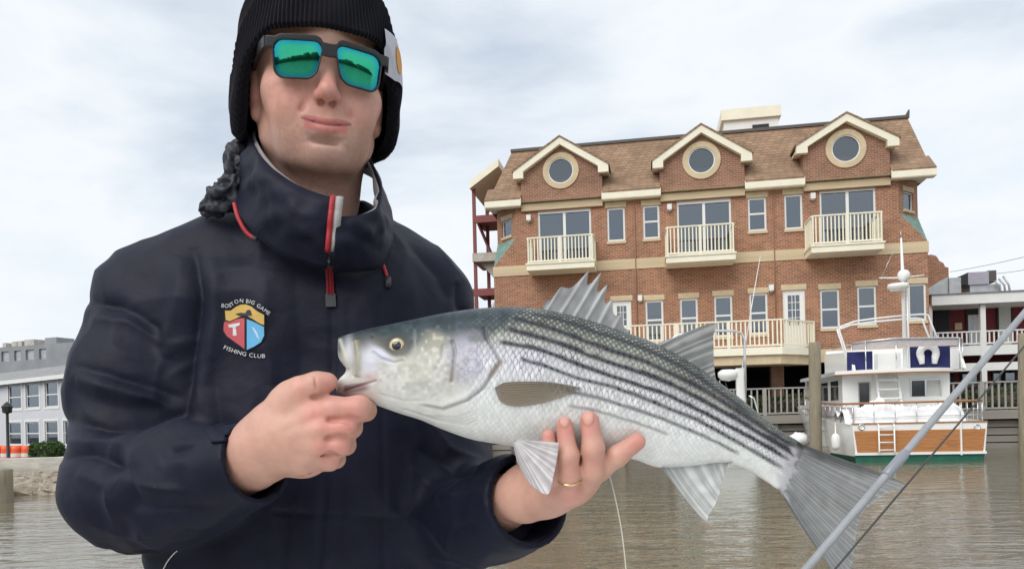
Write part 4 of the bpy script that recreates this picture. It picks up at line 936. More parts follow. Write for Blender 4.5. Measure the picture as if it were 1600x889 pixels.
# ================================================================ signed-distance modelling for bodies and cloth
class SDF:
    def __init__(s, lo, hi, h):
        s.lo = np.array(lo, float); s.h = h; s.n = np.ceil((np.array(hi) - s.lo) / h).astype(int) + 1
        s.ax = [(s.lo[i] + h * np.arange(s.n[i])).astype(np.float32) for i in range(3)]
        s.D = np.full(s.n, 0.06, np.float32)
    def sub(s, c, r):
        """slices of the grid box around c with half size r, and its coordinates"""
        sl = []; co = []
        for i in range(3):
            a = int(max(0, math.floor((c[i] - r[i] - s.lo[i]) / s.h))); b = int(min(s.n[i], math.ceil((c[i] + r[i] - s.lo[i]) / s.h) + 1))
            if b <= a: return None, None
            sl.append(slice(a, b)); sh = [1, 1, 1]; sh[i] = -1; co.append(s.ax[i][a:b].reshape(sh))
        return tuple(sl), co
    def put(s, sl, d, k, op):
        A = s.D[sl]
        if op == 'sub':
            A = -A; hh = np.clip(.5 + .5 * (d - A) / k, 0, 1); R_ = d + (A - d) * hh - k * hh * (1 - hh); s.D[sl] = -R_
        else:
            hh = np.clip(.5 + .5 * (d - A) / k, 0, 1); s.D[sl] = d + (A - d) * hh - k * hh * (1 - hh)
    def cone(s, a, b, ra, rb, k=.01, op='add', cut=None, hollow=None):
        a, b = np.asarray(a, float), np.asarray(b, float); m = (a + b) / 2; rr = max(ra, rb) + k + 3 * s.h
        sl, (X, Y, Z) = s.sub(m, np.abs(b - a) / 2 + rr)
        if sl is None: return s
        ab = b - a; t = np.clip(((X - a[0]) * ab[0] + (Y - a[1]) * ab[1] + (Z - a[2]) * ab[2]) / max(1e-9, ab @ ab), 0, 1)
        q = np.sqrt((X - a[0] - ab[0] * t) ** 2 + (Y - a[1] - ab[1] * t) ** 2 + (Z - a[2] - ab[2] * t) ** 2)
        d = q - (ra + (rb - ra) * t)
        if cut is not None:
            c, n = cut; pl = (X - c[0]) * n[0] + (Y - c[1]) * n[1] + (Z - c[2]) * n[2]
            d = np.maximum(d, pl)
            if hollow: d = np.maximum(d, -np.maximum(q - (ra + (rb - ra) * t) + hollow[0], -(pl + hollow[1])))
        s.put(sl, d.astype(np.float32), k, op); return s
    def chain(s, pts, rs, k=.01, op='add'):
        for i in range(len(pts) - 1): s.cone(pts[i], pts[i + 1], rs[i], rs[i + 1], k, op)
        return s
    def ell(s, c, r, k=.01, op='add', rot=None):
        c = np.asarray(c, float); r = np.asarray(r, float); R_ = np.eye(3) if rot is None else np.asarray(rot)
        sl, (X, Y, Z) = s.sub(c, np.full(3, r.max() + k + 3 * s.h))
        if sl is None: return s
        dx, dy, dz = X - c[0], Y - c[1], Z - c[2]
        u = [R_[0, i] * dx + R_[1, i] * dy + R_[2, i] * dz for i in range(3)]
        k0 = np.sqrt(sum((u[i] / r[i]) ** 2 for i in range(3))); k1 = np.sqrt(sum((u[i] / r[i] ** 2) ** 2 for i in range(3)))
        s.put(sl, (k0 * (k0 - 1) / np.maximum(k1, 1e-6)).astype(np.float32), k, op); return s
    def rbox(s, c, hs, r, k=.02):
        sl, (X, Y, Z) = s.sub(c, np.asarray(hs) + r + k + 3 * s.h)
        q = [np.abs(A - c[i]) - hs[i] for i, A in enumerate((X, Y, Z))]
        d = np.sqrt(sum(np.maximum(a, 0) ** 2 for a in q)) + np.minimum(np.maximum(q[0], np.maximum(q[1], q[2])), 0) - r
        s.put(sl, d.astype(np.float32), k, 'add'); return s
    def mesh(s):
        D, h = s.D, s.h; n = s.n
        for i in range(3):                     # always closed
            for e in (0, -1): ix = [slice(None)] * 3; ix[i] = e; D[tuple(ix)] = np.maximum(D[tuple(ix)], h * .5)
        S = D < 0
        cnt = sum(S[a:n[0] - 1 + a, b:n[1] - 1 + b, c:n[2] - 1 + c].astype(np.int8) for a in (0, 1) for b in (0, 1) for c in (0, 1))
        cells = np.argwhere((cnt > 0) & (cnt < 8)); idx = np.full(cnt.shape, -1, np.int32); idx[tuple(cells.T)] = np.arange(len(cells))
        acc = np.zeros((len(cells), 3)); num = np.zeros(len(cells))
        for ax in range(3):
            o1, o2 = [i for i in range(3) if i != ax]
            for a in (0, 1):
                for b in (0, 1):
                    p = cells.copy(); p[:, o1] += a; p[:, o2] += b; q = p.copy(); q[:, ax] += 1
                    d0 = D[tuple(p.T)]; d1 = D[tuple(q.T)]; m = (d0 < 0) != (d1 < 0)
                    t = np.where(m, d0 / np.where(m, d0 - d1, 1), 0); w_ = p - cells
                    pt = w_.astype(float); pt[:, ax] += t; acc[m] += pt[m]; num[m] += 1
        V = s.lo + (cells + acc / num[:, None]) * h
        F_ = []
        for ax in range(3):
            o1, o2 = (ax + 1) % 3, (ax + 2) % 3
            sl0 = [slice(1, n[i] - 1) for i in range(3)]; sl0[ax] = slice(0, n[ax] - 1); sl1 = list(sl0); sl1[ax] = slice(1, n[ax])
            a, b = S[tuple(sl0)], S[tuple(sl1)]; e = np.argwhere(a != b)
            off = np.array([1, 1, 1]); off[ax] = 0; e = e + off
            ins = S[tuple(e.T)]
            def g(d1, d2):
                q = e.copy(); q[:, o1] += d1; q[:, o2] += d2; return idx[tuple(q.T)]
            quad = np.stack([g(-1, -1), g(0, -1), g(0, 0), g(-1, 0)], 1); quad[~ins] = quad[~ins][:, ::-1]; F_.append(quad)
        return V, np.concatenate(F_)
def smooth_mesh(V, F_, it=2, lam=.5):
    e = np.concatenate([F_[:, [i, (i + 1) % 4]] for i in range(4)]); deg = np.bincount(e.ravel(), minlength=len(V)).astype(float)
    for _ in range(it):
        A = np.stack([np.bincount(e[:, 0], V[e[:, 1], j], len(V)) + np.bincount(e[:, 1], V[e[:, 0], j], len(V)) for j in range(3)], 1) / deg[:, None]
        V = V + lam * (A - V)
    return V
def normals(V, F_):
    n = np.cross(V[F_[:, 2]] - V[F_[:, 0]], V[F_[:, 3]] - V[F_[:, 1]]); N_ = np.zeros_like(V)
    for i in range(4):
        for j in range(3): N_[:, j] += np.bincount(F_[:, i], n[:, j], len(V))
    return N_ / np.maximum(np.linalg.norm(N_, axis=1), 1e-12)[:, None]
def project(V):
    """photograph pixels of world points"""
    X, Y, Z = V[:, 0], V[:, 1], V[:, 2] - HC; a, b = X / Y, Z / Y
    return np.stack([PPX + FPX * (a * math.cos(ROLL) - b * math.sin(ROLL)), PPY - FPX * (a * math.sin(ROLL) + b * math.cos(ROLL))], 1)
def pl_dist(Q, pts):
    """distance of 2-d points to a polyline, and the parameter along it"""
    best = np.full(len(Q), 1e9); tt = np.zeros(len(Q)); pts = np.asarray(pts, float); n = len(pts) - 1
    for i in range(n):
        a, b = pts[i], pts[i + 1]; ab = b - a; t = np.clip(((Q - a) @ ab) / (ab @ ab), 0, 1); d = np.hypot(*(Q - a - t[:, None] * ab).T)
        m = d < best; best[m] = d[m]; tt[m] = (i + t[m]) / n
    return best, tt
def sstep(a, b, x): t = np.clip((x - a) / (b - a), 0, 1); return t * t * (3 - 2 * t)
def Q(px, py, d): return P(px, py, d)

SKIN = vcol_mat('skin', rough=0.47, spec=0.42, sss=0.16, bump=0.30, bscale=520, bdist=.0012)

# ---------------------------------------------------------------- head frame: x to the subject's left, y out of the face, z up
E = P(511, 104, .885)
_yaw, _pitch, _roll = R(21), R(7), R(4.6)
HS = .965                                  # head scale
def rot_head():
    rz = np.array(Matrix.Rotation(_yaw, 3, 'Z')); rx = np.array(Matrix.Rotation(_pitch, 3, 'X')); ry = np.array(Matrix.Rotation(_roll, 3, 'Y'))
    base = np.array([[1, 0, 0], [0, -1, 0], [0, 0, 1.]]).T           # columns: right, out, up (mirrored frame kept for convenience)
    return ry @ rx @ rz @ base
RH = rot_head()
def HW(p): return E + HS * np.asarray(p, float) @ RH.T

def build_head():
    """surface of head and neck in head coordinates"""
    s = SDF((-.105, -.215, -.29), (.105, .05, .16), .00165)
    s.ell((0, -.098, .035), (.078, .098, .098), .005)
    s.ell((0, -.068, -.030), (.067, .070, .078), .03)
    for x in (-1, 1):
        s.ell((x * .047, -.034, -.027), (.024, .030, .022), .022)
        s.chain([(x * .058, -.100, -.045), (x * .0505, -.082, -.070), (x * .033, -.042, -.093), (x * .012, -.020, -.102)], [.016, .0155, .0155, .015], .022)
        s.ell((x * .034, -.030, -.060), (.025, .026, .028), .022)
    s.ell((0, -.045, -.078), (.046, .045, .032), .02)
    s.ell((0, -.014, -.096), (.021, .018, .016), .016)
    s.ell((0, -.016, -.066), (.034, .022, .030), .02)
    s.cone((-.042, -.020, .019), (.042, -.020, .019), .013, .013, .012)
    s.cone((0, -.012, .018), (0, -.010, .05), .015, .02, .02)
    for x in (-1, 1):
        s.ell((x * .033, -.004, -.002), (.017, .011, .011), .012, 'sub'); s.ell((x * .033, -.019, -.001), (.0145, .0125, .0125), .004)
    # nose
    s.chain([(0, -.006, .004), (0, .004, -.016), (0, .0140, -.029)], [.0075, .0085, .0100], .010)
    s.ell((0, .0155, -.033), (.0105, .0105, .0092), .006)
    for x in (-1, 1): s.ell((x * .0108, .0035, -.0365), (.0068, .0110, .0072), .006)
    s.cone((0, .010, -.041), (0, -.004, -.0425), .0045, .006, .006)
    for x in (-1, 1): s.ell((x * .0068, .0085, -.0445), (.0038, .0058, .0042), .002, 'sub')
    for x in (-1, 1): s.chain([(x * .021, .0055, -.038), (x * .029, .0005, -.052), (x * .0385, -.0085, -.070)], [.0012, .0016, .0010], .008, 'sub')
    for x in (-1, 1): s.ell((x * .040, -.018, -.048), (.016, .016, .018), .014)
    # mouth: closed lips in a slight smile
    lo_, up_ = [], []
    for t in np.linspace(-1, 1, 11):
        x = t * .029; yb = .0068 - .019 * t * t; z = -.0685 + .0052 * abs(t) ** 1.6
        up_.append((x, yb - .0005, z + .0038 * (1 - abs(t) ** 1.8) - .0010 * math.exp(-(t / .16) ** 2))); lo_.append((x * .92, yb - .0012, z - .0055 * (1 - abs(t) ** 2.0) - .0002))
    s.chain(up_, [.0014 + .0034 * (1 - abs(t) ** 1.5) for t in np.linspace(-1, 1, 11)], .0035)
    s.chain(lo_, [.0014 + .0050 * (1 - abs(t) ** 1.8) for t in np.linspace(-1, 1, 11)], .0035)
    seam = [(t * .031, .0122 - .024 * t * t, -.0692 + .0058 * abs(t) ** 1.6) for t in np.linspace(-.62, .62, 13)]
    s.chain(seam, [.0012 * (1 - abs(t) ** 1.4) + .0001 for t in np.linspace(-1, 1, 13)], .0024, 'sub')
    for x in (-1, 1): s.ell((x * .0345, -.0085, -.0640), (.0014, .0016, .0014), .006, 'sub')
    for x in (-1, 1): s.chain([(x * .0375, -.0085, -.0565), (x * .0395, -.0115, -.064), (x * .0375, -.0125, -.072)], [.0006, .0011, .0006], .005, 'sub')
    s.ell((0, .002, -.0865), (.016, .005, .004), .010, 'sub')
    s.cone((0, .0105, -.046), (0, .0115, -.057), .0022, .0022, .004, 'sub')
    # neck
    s.cone((0, -.102, -.075), (0, -.125, -.215), .056, .060, .025)
    for x in (-1, 1): s.cone((x * .055, -.120, -.05), (x * .018, -.075, -.25), .015, .013, .02)
    s.cone((0, -.066, -.170), (0, -.072, -.19), .010, .012, .02)
    # ears
    for x in (-1, 1):
        s.ell((x * .079, -.098, -.012), (.0085, .019, .032), .008); s.ell((x * .076, -.088, -.044), (.0075, .009, .011), .006)
        s.ell((x * .088, -.094, -.010), (.005, .010, .019), .004, 'sub')
    V, F_ = s.mesh(); V = smooth_mesh(V, F_, 2)
    # skin colour by place on the face, crease shade painted in at lips and nostrils
    x, y, z = V.T; c = np.tile(np.array([.605, .345, .268]), (len(V), 1))
    def blend(col, w_): c[:] = c + (np.array(col) - c) * w_[:, None]
    g = lambda cx, cy, cz, r: np.exp(-(((x - cx) ** 2 + (y - cy) ** 2 + (z - cz) ** 2) / r ** 2))
    blend((.60, .255, .215), .75 * g(0, .02, -.030, .024)); 
    for sx in (-1, 1): blend((.62, .28, .235), .55 * g(sx * .040, -.01, -.038, .030)); blend((.60, .24, .18), .6 * g(sx * .079, -.095, -.02, .03))
    beard = sstep(-.05, -.085, z) * sstep(-.15, -.05, y); blend((.50, .315, .262), .55 * beard)
    st_ = vnoise(V * 600, 14); c *= (1 - .16 * beard * np.clip(st_ + .1, 0, 1))[:, None]
    must = np.exp(-((z + .057) / .007) ** 2) * sstep(.032, .02, np.abs(x)) * sstep(-.02, 0, y); blend((.50, .30, .24), .5 * must)
    t = np.clip(np.abs(x) / .030, 0, 1); zl = -.0692 + .0058 * t ** 1.6
    lipu = sstep(.0092, .0055, z - zl) * sstep(-.001, .0006, z - zl) * sstep(1.0, .8, t) * sstep(-.03, -.012, y) * (z - zl < .0018 + .0075 * (1 - t ** 1.6)); lipl = sstep(-.0125, -.008, z - zl) * sstep(.001, -.0006, z - zl) * sstep(.95, .75, t) * sstep(-.03, -.012, y)
    blend((.46, .135, .12), .85 * np.clip(lipu, 0, 1)); blend((.53, .175, .155), .85 * np.clip(lipl, 0, 1))
    blend((.15, .045, .04), .92 * np.exp(-((z - zl) / .0013) ** 2) * (t < .99) * sstep(-.03, -.012, y))  # shade of the mouth crease painted along the lip line
    for sx in (-1, 1): blend((.16, .05, .04), .9 * g(sx * .0068, .0085, -.043, .0045))  # shade inside the nostrils painted into the skin
    c *= (1 + .06 * vnoise(V * 220, 3) + .06 * vnoise(V * 60, 4))[:, None]; c[:, 1:] *= (1 + .06 * vnoise(V * 35, 8))[:, None]
    return HW(V), F_[:, ::-1] if np.linalg.det(RH) < 0 else F_, c

def hand_colour(V, warm):
    c = np.tile(np.array([.60, .34, .265]), (len(V), 1))
    for (p, r, w_) in warm:
        k = w_ * np.exp(-(((V - p) ** 2).sum(1)) / r ** 2); c += (np.array([.62, .235, .205]) - c) * k[:, None]
    return c * (1 + .05 * vnoise(V * 170, 5) + .06 * vnoise(V * 60, 6))[:, None]
def px_r(r, d): return r * L(d)
def q4(l): return [P(a, b, c) for a, b, c, r in l], [px_r(r, c) for a, b, c, r in l]
def build_jaw_hand():
    """the hand that grips the fish by its lower jaw"""
    a = P(430, 660, .80); s = SDF(a - np.array([.12, .10, .11]), a + np.array([.13, .13, .10]), .0014)
    def ch(l, k=.006, op='add'): p, r = q4(l); s.chain(p, r, k, op)
    ch([(330, 770, .86, 42), (395, 716, .815, 43), (425, 690, .80, 46)], .02)
    for mc in ((484, 648, .778, 27), (502, 672, .772, 26), (498, 698, .776, 25), (480, 716, .786, 24)):
        ch([(415, 698, .800, 36), (450, 682, .790, 34), mc], .02)
    ch([(440, 672, .800, 40), (474, 700, .800, 36)], .02)
    for l in ([(486, 648, .760, 5), (455, 662, .764, 4), (425, 685, .768, 4)], [(502, 670, .7555, 5.5), (460, 680, .763, 4), (425, 694, .768, 4)], [(499, 697, .759, 5.5), (460, 696, .766, 4), (425, 704, .771, 4)], [(482, 717, .768, 5), (450, 712, .772, 4), (425, 713, .776, 4)]): ch(l, .010)
    # fold of flesh from thumb to index
    ch([(430, 660, .790, 28), (458, 625, .782, 26), (478, 622, .785, 20)], .015)
    ch([(450, 632, .782, 26), (472, 610, .772, 19.5), (495, 600, .768, 16.5), (513, 597, .770, 14.5)], .010)
    ch([(484, 645, .775, 24), (520, 640, .766, 19), (560, 637, .764, 19)], .007); ch([(562, 638, .766, 19), (571, 641, .785, 16), (556, 640, .812, 14)], .005)
    ch([(505, 672, .768, 22), (538, 668, .763, 18.5)], .006); ch([(538, 668, .763, 18.5), (549, 668, .782, 16), (532, 658, .806, 14)], .005)
    ch([(500, 698, .772, 21), (530, 696, .768, 17.5)], .006); ch([(530, 696, .768, 17.5), (540, 695, .786, 15), (524, 684, .808, 13)], .005)
    ch([(482, 716, .782, 20), (515, 719, .778, 15.5)], .006); ch([(515, 719, .778, 15.5), (525, 717, .793, 13.5), (510, 706, .812, 12)], .005)
    # creases and knuckle hollows
    for l in ([(490, 620, .763, 2.6), (526, 617, .758, 2.2)], [(515, 656, .757, 3), (545, 657, .754, 3), (580, 660, .760, 3)], [(512, 684, .757, 3), (535, 683, .755, 3), (560, 680, .765, 3)], [(500, 709, .764, 2.8), (520, 709, .762, 2.6), (550, 706, .772, 2.6)]): ch(l, .006, 'sub')
    for l in ([(549, 627, .7440, 1.0), (551, 647, .7440, 1.0)], [(541, 627, .7440, .9), (542, 647, .7440, .9)], [(492, 590, .757, .9), (494, 609, .757, .9)], [(455, 744, .782, 2), (500, 735, .775, 1.6)]): ch(l, .003, 'sub')
    V, F_ = s.mesh(); V = smooth_mesh(V, F_, 1)
    warm = [(P(490, 645, .755), .013, .7), (P(545, 638, .75), .022, .55), (P(512, 668, .75), .010, .6), (P(540, 668, .75), .012, .6), (P(505, 698, .755), .010, .6), (P(535, 697, .755), .012, .55), (P(515, 720, .76), .014, .5), (P(515, 596, .755), .012, .5), (P(470, 608, .76), .010, .45)]
    return V, F_, hand_colour(V, warm)
def build_belly_hand():
    """the hand under the belly, fingers curling up the near side"""
    a = P(880, 740, .79); s = SDF(a - np.array([.13, .08, .09]), a + np.array([.10, .14, .085]), .0014)
    def ch(l, k=.006, op='add'): p, r = q4(l); s.chain(p, r, k, op)
    ch([(720, 830, .93, 42), (785, 785, .855, 38), (825, 768, .818, 36)], .02)
    for mc in ((914, 750, .786, 22), (902, 762, .775, 22), (886, 768, .770, 21), (866, 768, .772, 20)):
        ch([(822, 772, .818, 32), (855, 766, .798, 28), mc], .016)
    ch([(840, 750, .83, 30), (880, 735, .835, 28), (905, 735, .82, 26)], .02)
    ch([(908, 756, .778, 21), (926, 735, .757, 18), (927, 700, .7465, 17), (921, 657, .7485, 15)], .005)
    ch([(888, 768, .768, 20), (889, 745, .754, 17), (888, 712, .746, 15.5), (882, 664, .7475, 13)], .005)
    ch([(866, 766, .770, 18), (862, 742, .760, 15), (859, 715, .755, 13.5), (857, 682, .7575, 11.5)], .005)
    ch([(915, 750, .782, 20), (938, 732, .768, 17.5), (965, 712, .756, 16), (995, 690, .7545, 14)], .005)
    ch([(850, 755, .84, 26), (880, 705, .868, 19), (905, 668, .862, 15)], .01)
    for l in ([(874, 756, .735, 2), (877, 700, .730, 2)], [(905, 752, .738, 2), (908, 700, .728, 2)], [(915, 690, .727, 1.2), (938, 690, .729, 1.2)], [(876, 697, .730, 1), (898, 697, .730, 1)]): ch(l, .004, 'sub')
    V, F_ = s.mesh(); V = smooth_mesh(V, F_, 1)
    warm = [(P(921, 655, .735), .016, .8), (P(882, 664, .735), .014, .8), (P(857, 680, .745), .012, .7), (P(997, 690, .74), .015, .8), (P(925, 725, .735), .012, .4), (P(888, 735, .735), .012, .4), (P(895, 778, .75), .014, .5)]
    c = hand_colour(V, warm)
    pq = project(V)                                                  # fingernails
    for (cx, cy, rx, ry) in ((918.5, 652, 9, 12), (882, 658, 7.5, 9)):
        e = np.sqrt(((pq[:, 0] - cx) / rx) ** 2 + ((pq[:, 1] - cy) / ry) ** 2); w_ = sstep(1.05, .9, e) * (V[:, 1] < .748); c += (np.array([.66, .36, .295]) - c) * (w_ * .8)[:, None]
        rim = np.exp(-((e - 1.05) / .12) ** 2) * (V[:, 1] < .748); c *= (1 - .22 * rim)[:, None]
        V = V + np.array([0, -.0007, 0]) * w_[:, None]
    return V, F_, c

ELB_R = (203, 768, .93); ELB_L = (700, 812, 1.0)
def build_inner():
    a = P(475, 650, 1.05); s = SDF(a - np.array([.36, .34, .62]), a + np.array([.36, .22, .30]), .007)
    s.rbox(P(480, 680, 1.07), (.07, .02, .20), .075)
    s.cone(P(480, 330, 1.07), P(480, 420, 1.07), .05, .06, .03)
    for a_, b_, ra, rb in (((440, 430, 1.08), (240, 475, 1.03), .045, .045), ((240, 475, 1.03), ELB_R, .042, .038), (ELB_R, (330, 770, .86), .04, .032), ((530, 430, 1.08), (640, 485, 1.07), .045, .045), ((645, 480, 1.06), ELB_L, .045, .04), (ELB_L, (720, 830, .93), .04, .032)):
        s.cone(P(*a_), P(*b_), ra, rb, .03)
    return s.mesh()

person = empty('person', (P(480, 800, 1.05)[0], 1.05, .27), label='angler in navy jacket, black knit cap and mirrored sunglasses holding up a striped fish', category='person')
def as_child(o, parent=None):
    o.parent = parent or person; o.matrix_parent_inverse = (parent or person).matrix_world.inverted() if parent is None else Matrix.Identity(4); return o
bpy.context.view_layer.update()
def pchild(name, me, m): 
    o = link(name, me, m); o.parent = person; o.matrix_parent_inverse = Matrix.Translation(-Vector(person.location)); return o
def subchild(name, me, m, par):
    o = link(name, me, m); o.parent = par; return o
def join_parts(ps):
    V, F_, C = [], [], []; b = 0
    for v, f, c in ps: V.append(v); F_.append(f + b); C.append(c); b += len(v)
    return np.concatenate(V), np.concatenate(F_), np.concatenate(C)
hd = build_head(); h1 = build_jaw_hand(); h2 = build_belly_hand(); iv, if_ = build_inner()
def union(parts):
    """one continuous surface out of overlapping closed pieces"""
    obs = []
    for v, f, c in parts:
        me = mesh_np('body', v, f); set_col(me, c); obs.append(bpy.data.objects.new('body', me)); COL.objects.link(obs[-1])
    for o in obs[1:]:
        md = obs[0].modifiers.new('join', 'BOOLEAN'); md.operation = 'UNION'; md.solver = 'MANIFOLD'; md.object = o
    me = bpy.data.meshes.new_from_object(obs[0].evaluated_get(bpy.context.evaluated_depsgraph_get()))
    for o in obs: bpy.data.objects.remove(o)
    me.name = 'body'; me.polygons.foreach_set('use_smooth', np.ones(len(me.polygons), bool)); return me
bme = union([(iv, if_, np.tile([.6, .335, .245], (len(iv), 1))), hd, h1, h2]); bme.materials.clear(); body = pchild('body', bme, SKIN)

# ---------------------------------------------------------------- knit cap
def cap_mat():
    m = bpy.data.materials.new('black_rib_knit'); m.use_nodes = True; t = m.node_tree; b = t.nodes['Principled BSDF']
    b.inputs['Base Color'].default_value = (.006, .006, .010, 1); b.inputs['Roughness'].default_value = .95; b.inputs['Sheen Weight'].default_value = .12; b.inputs['Sheen Roughness'].default_value = .4; b.inputs['Specular IOR Level'].default_value = .2
    co = N(t, 'ShaderNodeTexCoord'); n = N(t, 'ShaderNodeTexNoise', i_Scale=700.0, i_Detail=3.0); t.links.new(co.outputs['Object'], n.inputs['Vector']); bp = N(t, 'ShaderNodeBump', i_Strength=.5, i_Distance=.001); t.links.new(n.outputs[0], bp.inputs['Height']); t.links.new(bp.outputs[0], b.inputs['Normal'])
    return m
def cap_surface(ph, t, ribs=True):
    """point of the cap at azimuth ph (0 at the forehead, + to the subject's left) and height t"""
    cph, sph = np.cos(ph), np.sin(ph)
    fr = (1 + cph) / 2
    ze = -.076 + .114 * sstep(.54, .93, fr) - .012 * sstep(.35, 0, fr)              # lower edge: high over the brow, low over ears and nape
    ze = ze + .004 * np.sin(ph) * sstep(.6, .95, fr)
    zt = .175; z = ze + (zt - ze) * t
    cuff = sstep(.080, .074, z - ze)
    k = np.clip((z + .035) / (zt + .035), 0, 1); prof = (1 - k ** 2.5) ** .5
    low = np.clip((-.035 - z) / .05, 0, 1); prof = prof * (1 - .10 * low ** 1.5)
    a, bfr, bbk = .1035, .113, .121
    r = 1 / np.sqrt((sph / a) ** 2 + (cph / np.where(cph > 0, bfr, bbk)) ** 2)
    rad = r * prof + .0045 * cuff - .004 * sstep(.006, 0, z - ze)
    if ribs: rad = rad + .0011 * np.cos(128 * ph) * (prof > .1) + .0016 * np.sin(5 * ph + z * 40) + .001 * np.sin(11 * ph - z * 90)
    return np.stack([rad * sph, -.098 + rad * cph, z], -1)
def build_cap():
    nu, nv = 128 * 6, 110
    ph = np.linspace(-math.pi, math.pi, nu, endpoint=False); tv = np.concatenate([[0.0], np.linspace(0, 1, nv) ** 1.15])
    A, T = np.meshgrid(ph, tv, indexing='ij'); Pp = cap_surface(A, T)
    Pp[:, 0, :2] = Pp[:, 1, :2] * .0 + Pp[:, 1, :2]; c0 = np.array([0, -.098]); Pp[:, 0, :2] = c0 + (Pp[:, 1, :2] - c0) * .90; Pp[:, 0, 2] += .012
    V = HW(Pp.reshape(-1, 3)); n2 = nv + 1; i, j = np.meshgrid(np.arange(nu), np.arange(n2 - 1), indexing='ij'); i2 = (i + 1) % nu
    F_ = np.stack([i * n2 + j, i2 * n2 + j, i2 * n2 + j + 1, i * n2 + j + 1], -1).reshape(-1, 4)
    o = pchild('knit_cap', mesh_np('knit_cap', V, F_), cap_mat())
    # woven label on the cuff
    nu, nv = 16, 12; ph = np.linspace(R(52), R(80), nu); tz = np.linspace(0, 1, nv)
    def patch(p0, p1, z0, z1, off, mask=None, n=16, k=12):
        A, T = np.meshgrid(np.linspace(p0, p1, n), np.linspace(0, 1, k), indexing='ij')
        # solve t for the wanted heights: z runs with t at each azimuth
        lo_ = cap_surface(A, A * 0, False)[..., 2]; t_ = (z0 + (z1 - z0) * T - lo_) / (.175 - lo_); S = cap_surface(A, t_, False)
        d = S - np.array([0, -.098, 0]); d[..., 2] = 0; S = S + d / np.linalg.norm(d, axis=-1, keepdims=True) * off
        return S
    def grid_obj(name, S, m, par):
        n, k = S.shape[:2]; i, j = np.meshgrid(np.arange(n - 1), np.arange(k - 1), indexing='ij'); F_ = np.stack([i * k + j, (i + 1) * k + j, (i + 1) * k + j + 1, i * k + j + 1], -1).reshape(-1, 4)
        return subchild(name, mesh_np(name, HW(S.reshape(-1, 3)), F_), m, par)
    o_ = o
    S = patch(R(40), R(70), .006, .060, .0035); lab = grid_obj('woven_label', S, mat('grey_white_label', (.58, .58, .66), .8, bump=.2, bscale=900), o_)
    # orange swirl mark on the label
    A = np.linspace(0, 2 * math.pi, 28, endpoint=False); pts = []
    for a in A:
        rr = .95 if math.cos(a) > -.4 else .72
        pts.append((R(58) + R(8.0) * math.cos(a) * rr, .033 + .0165 * math.sin(a) * (1 - .12 * math.cos(a))))
    az = np.array([p[0] for p in pts]); zz = np.array([p[1] for p in pts]); lo_ = cap_surface(az, az * 0, False)[..., 2]; S = cap_surface(az, (zz - lo_) / (.175 - lo_), False)
    d = S - np.array([0, -.098, 0]); d[:, 2] = 0; S = S + d / np.linalg.norm(d, axis=1, keepdims=True) * .0046
    mk = MB(); W = HW(S); mk.add([W.mean(0)] + list(W), [(0, 1 + i, 1 + (i + 1) % 28) for i in range(28)]); mk.build('label_mark', mat('orange_thread', (.72, .34, .08), .8), lab)
    return o
cap = build_cap()

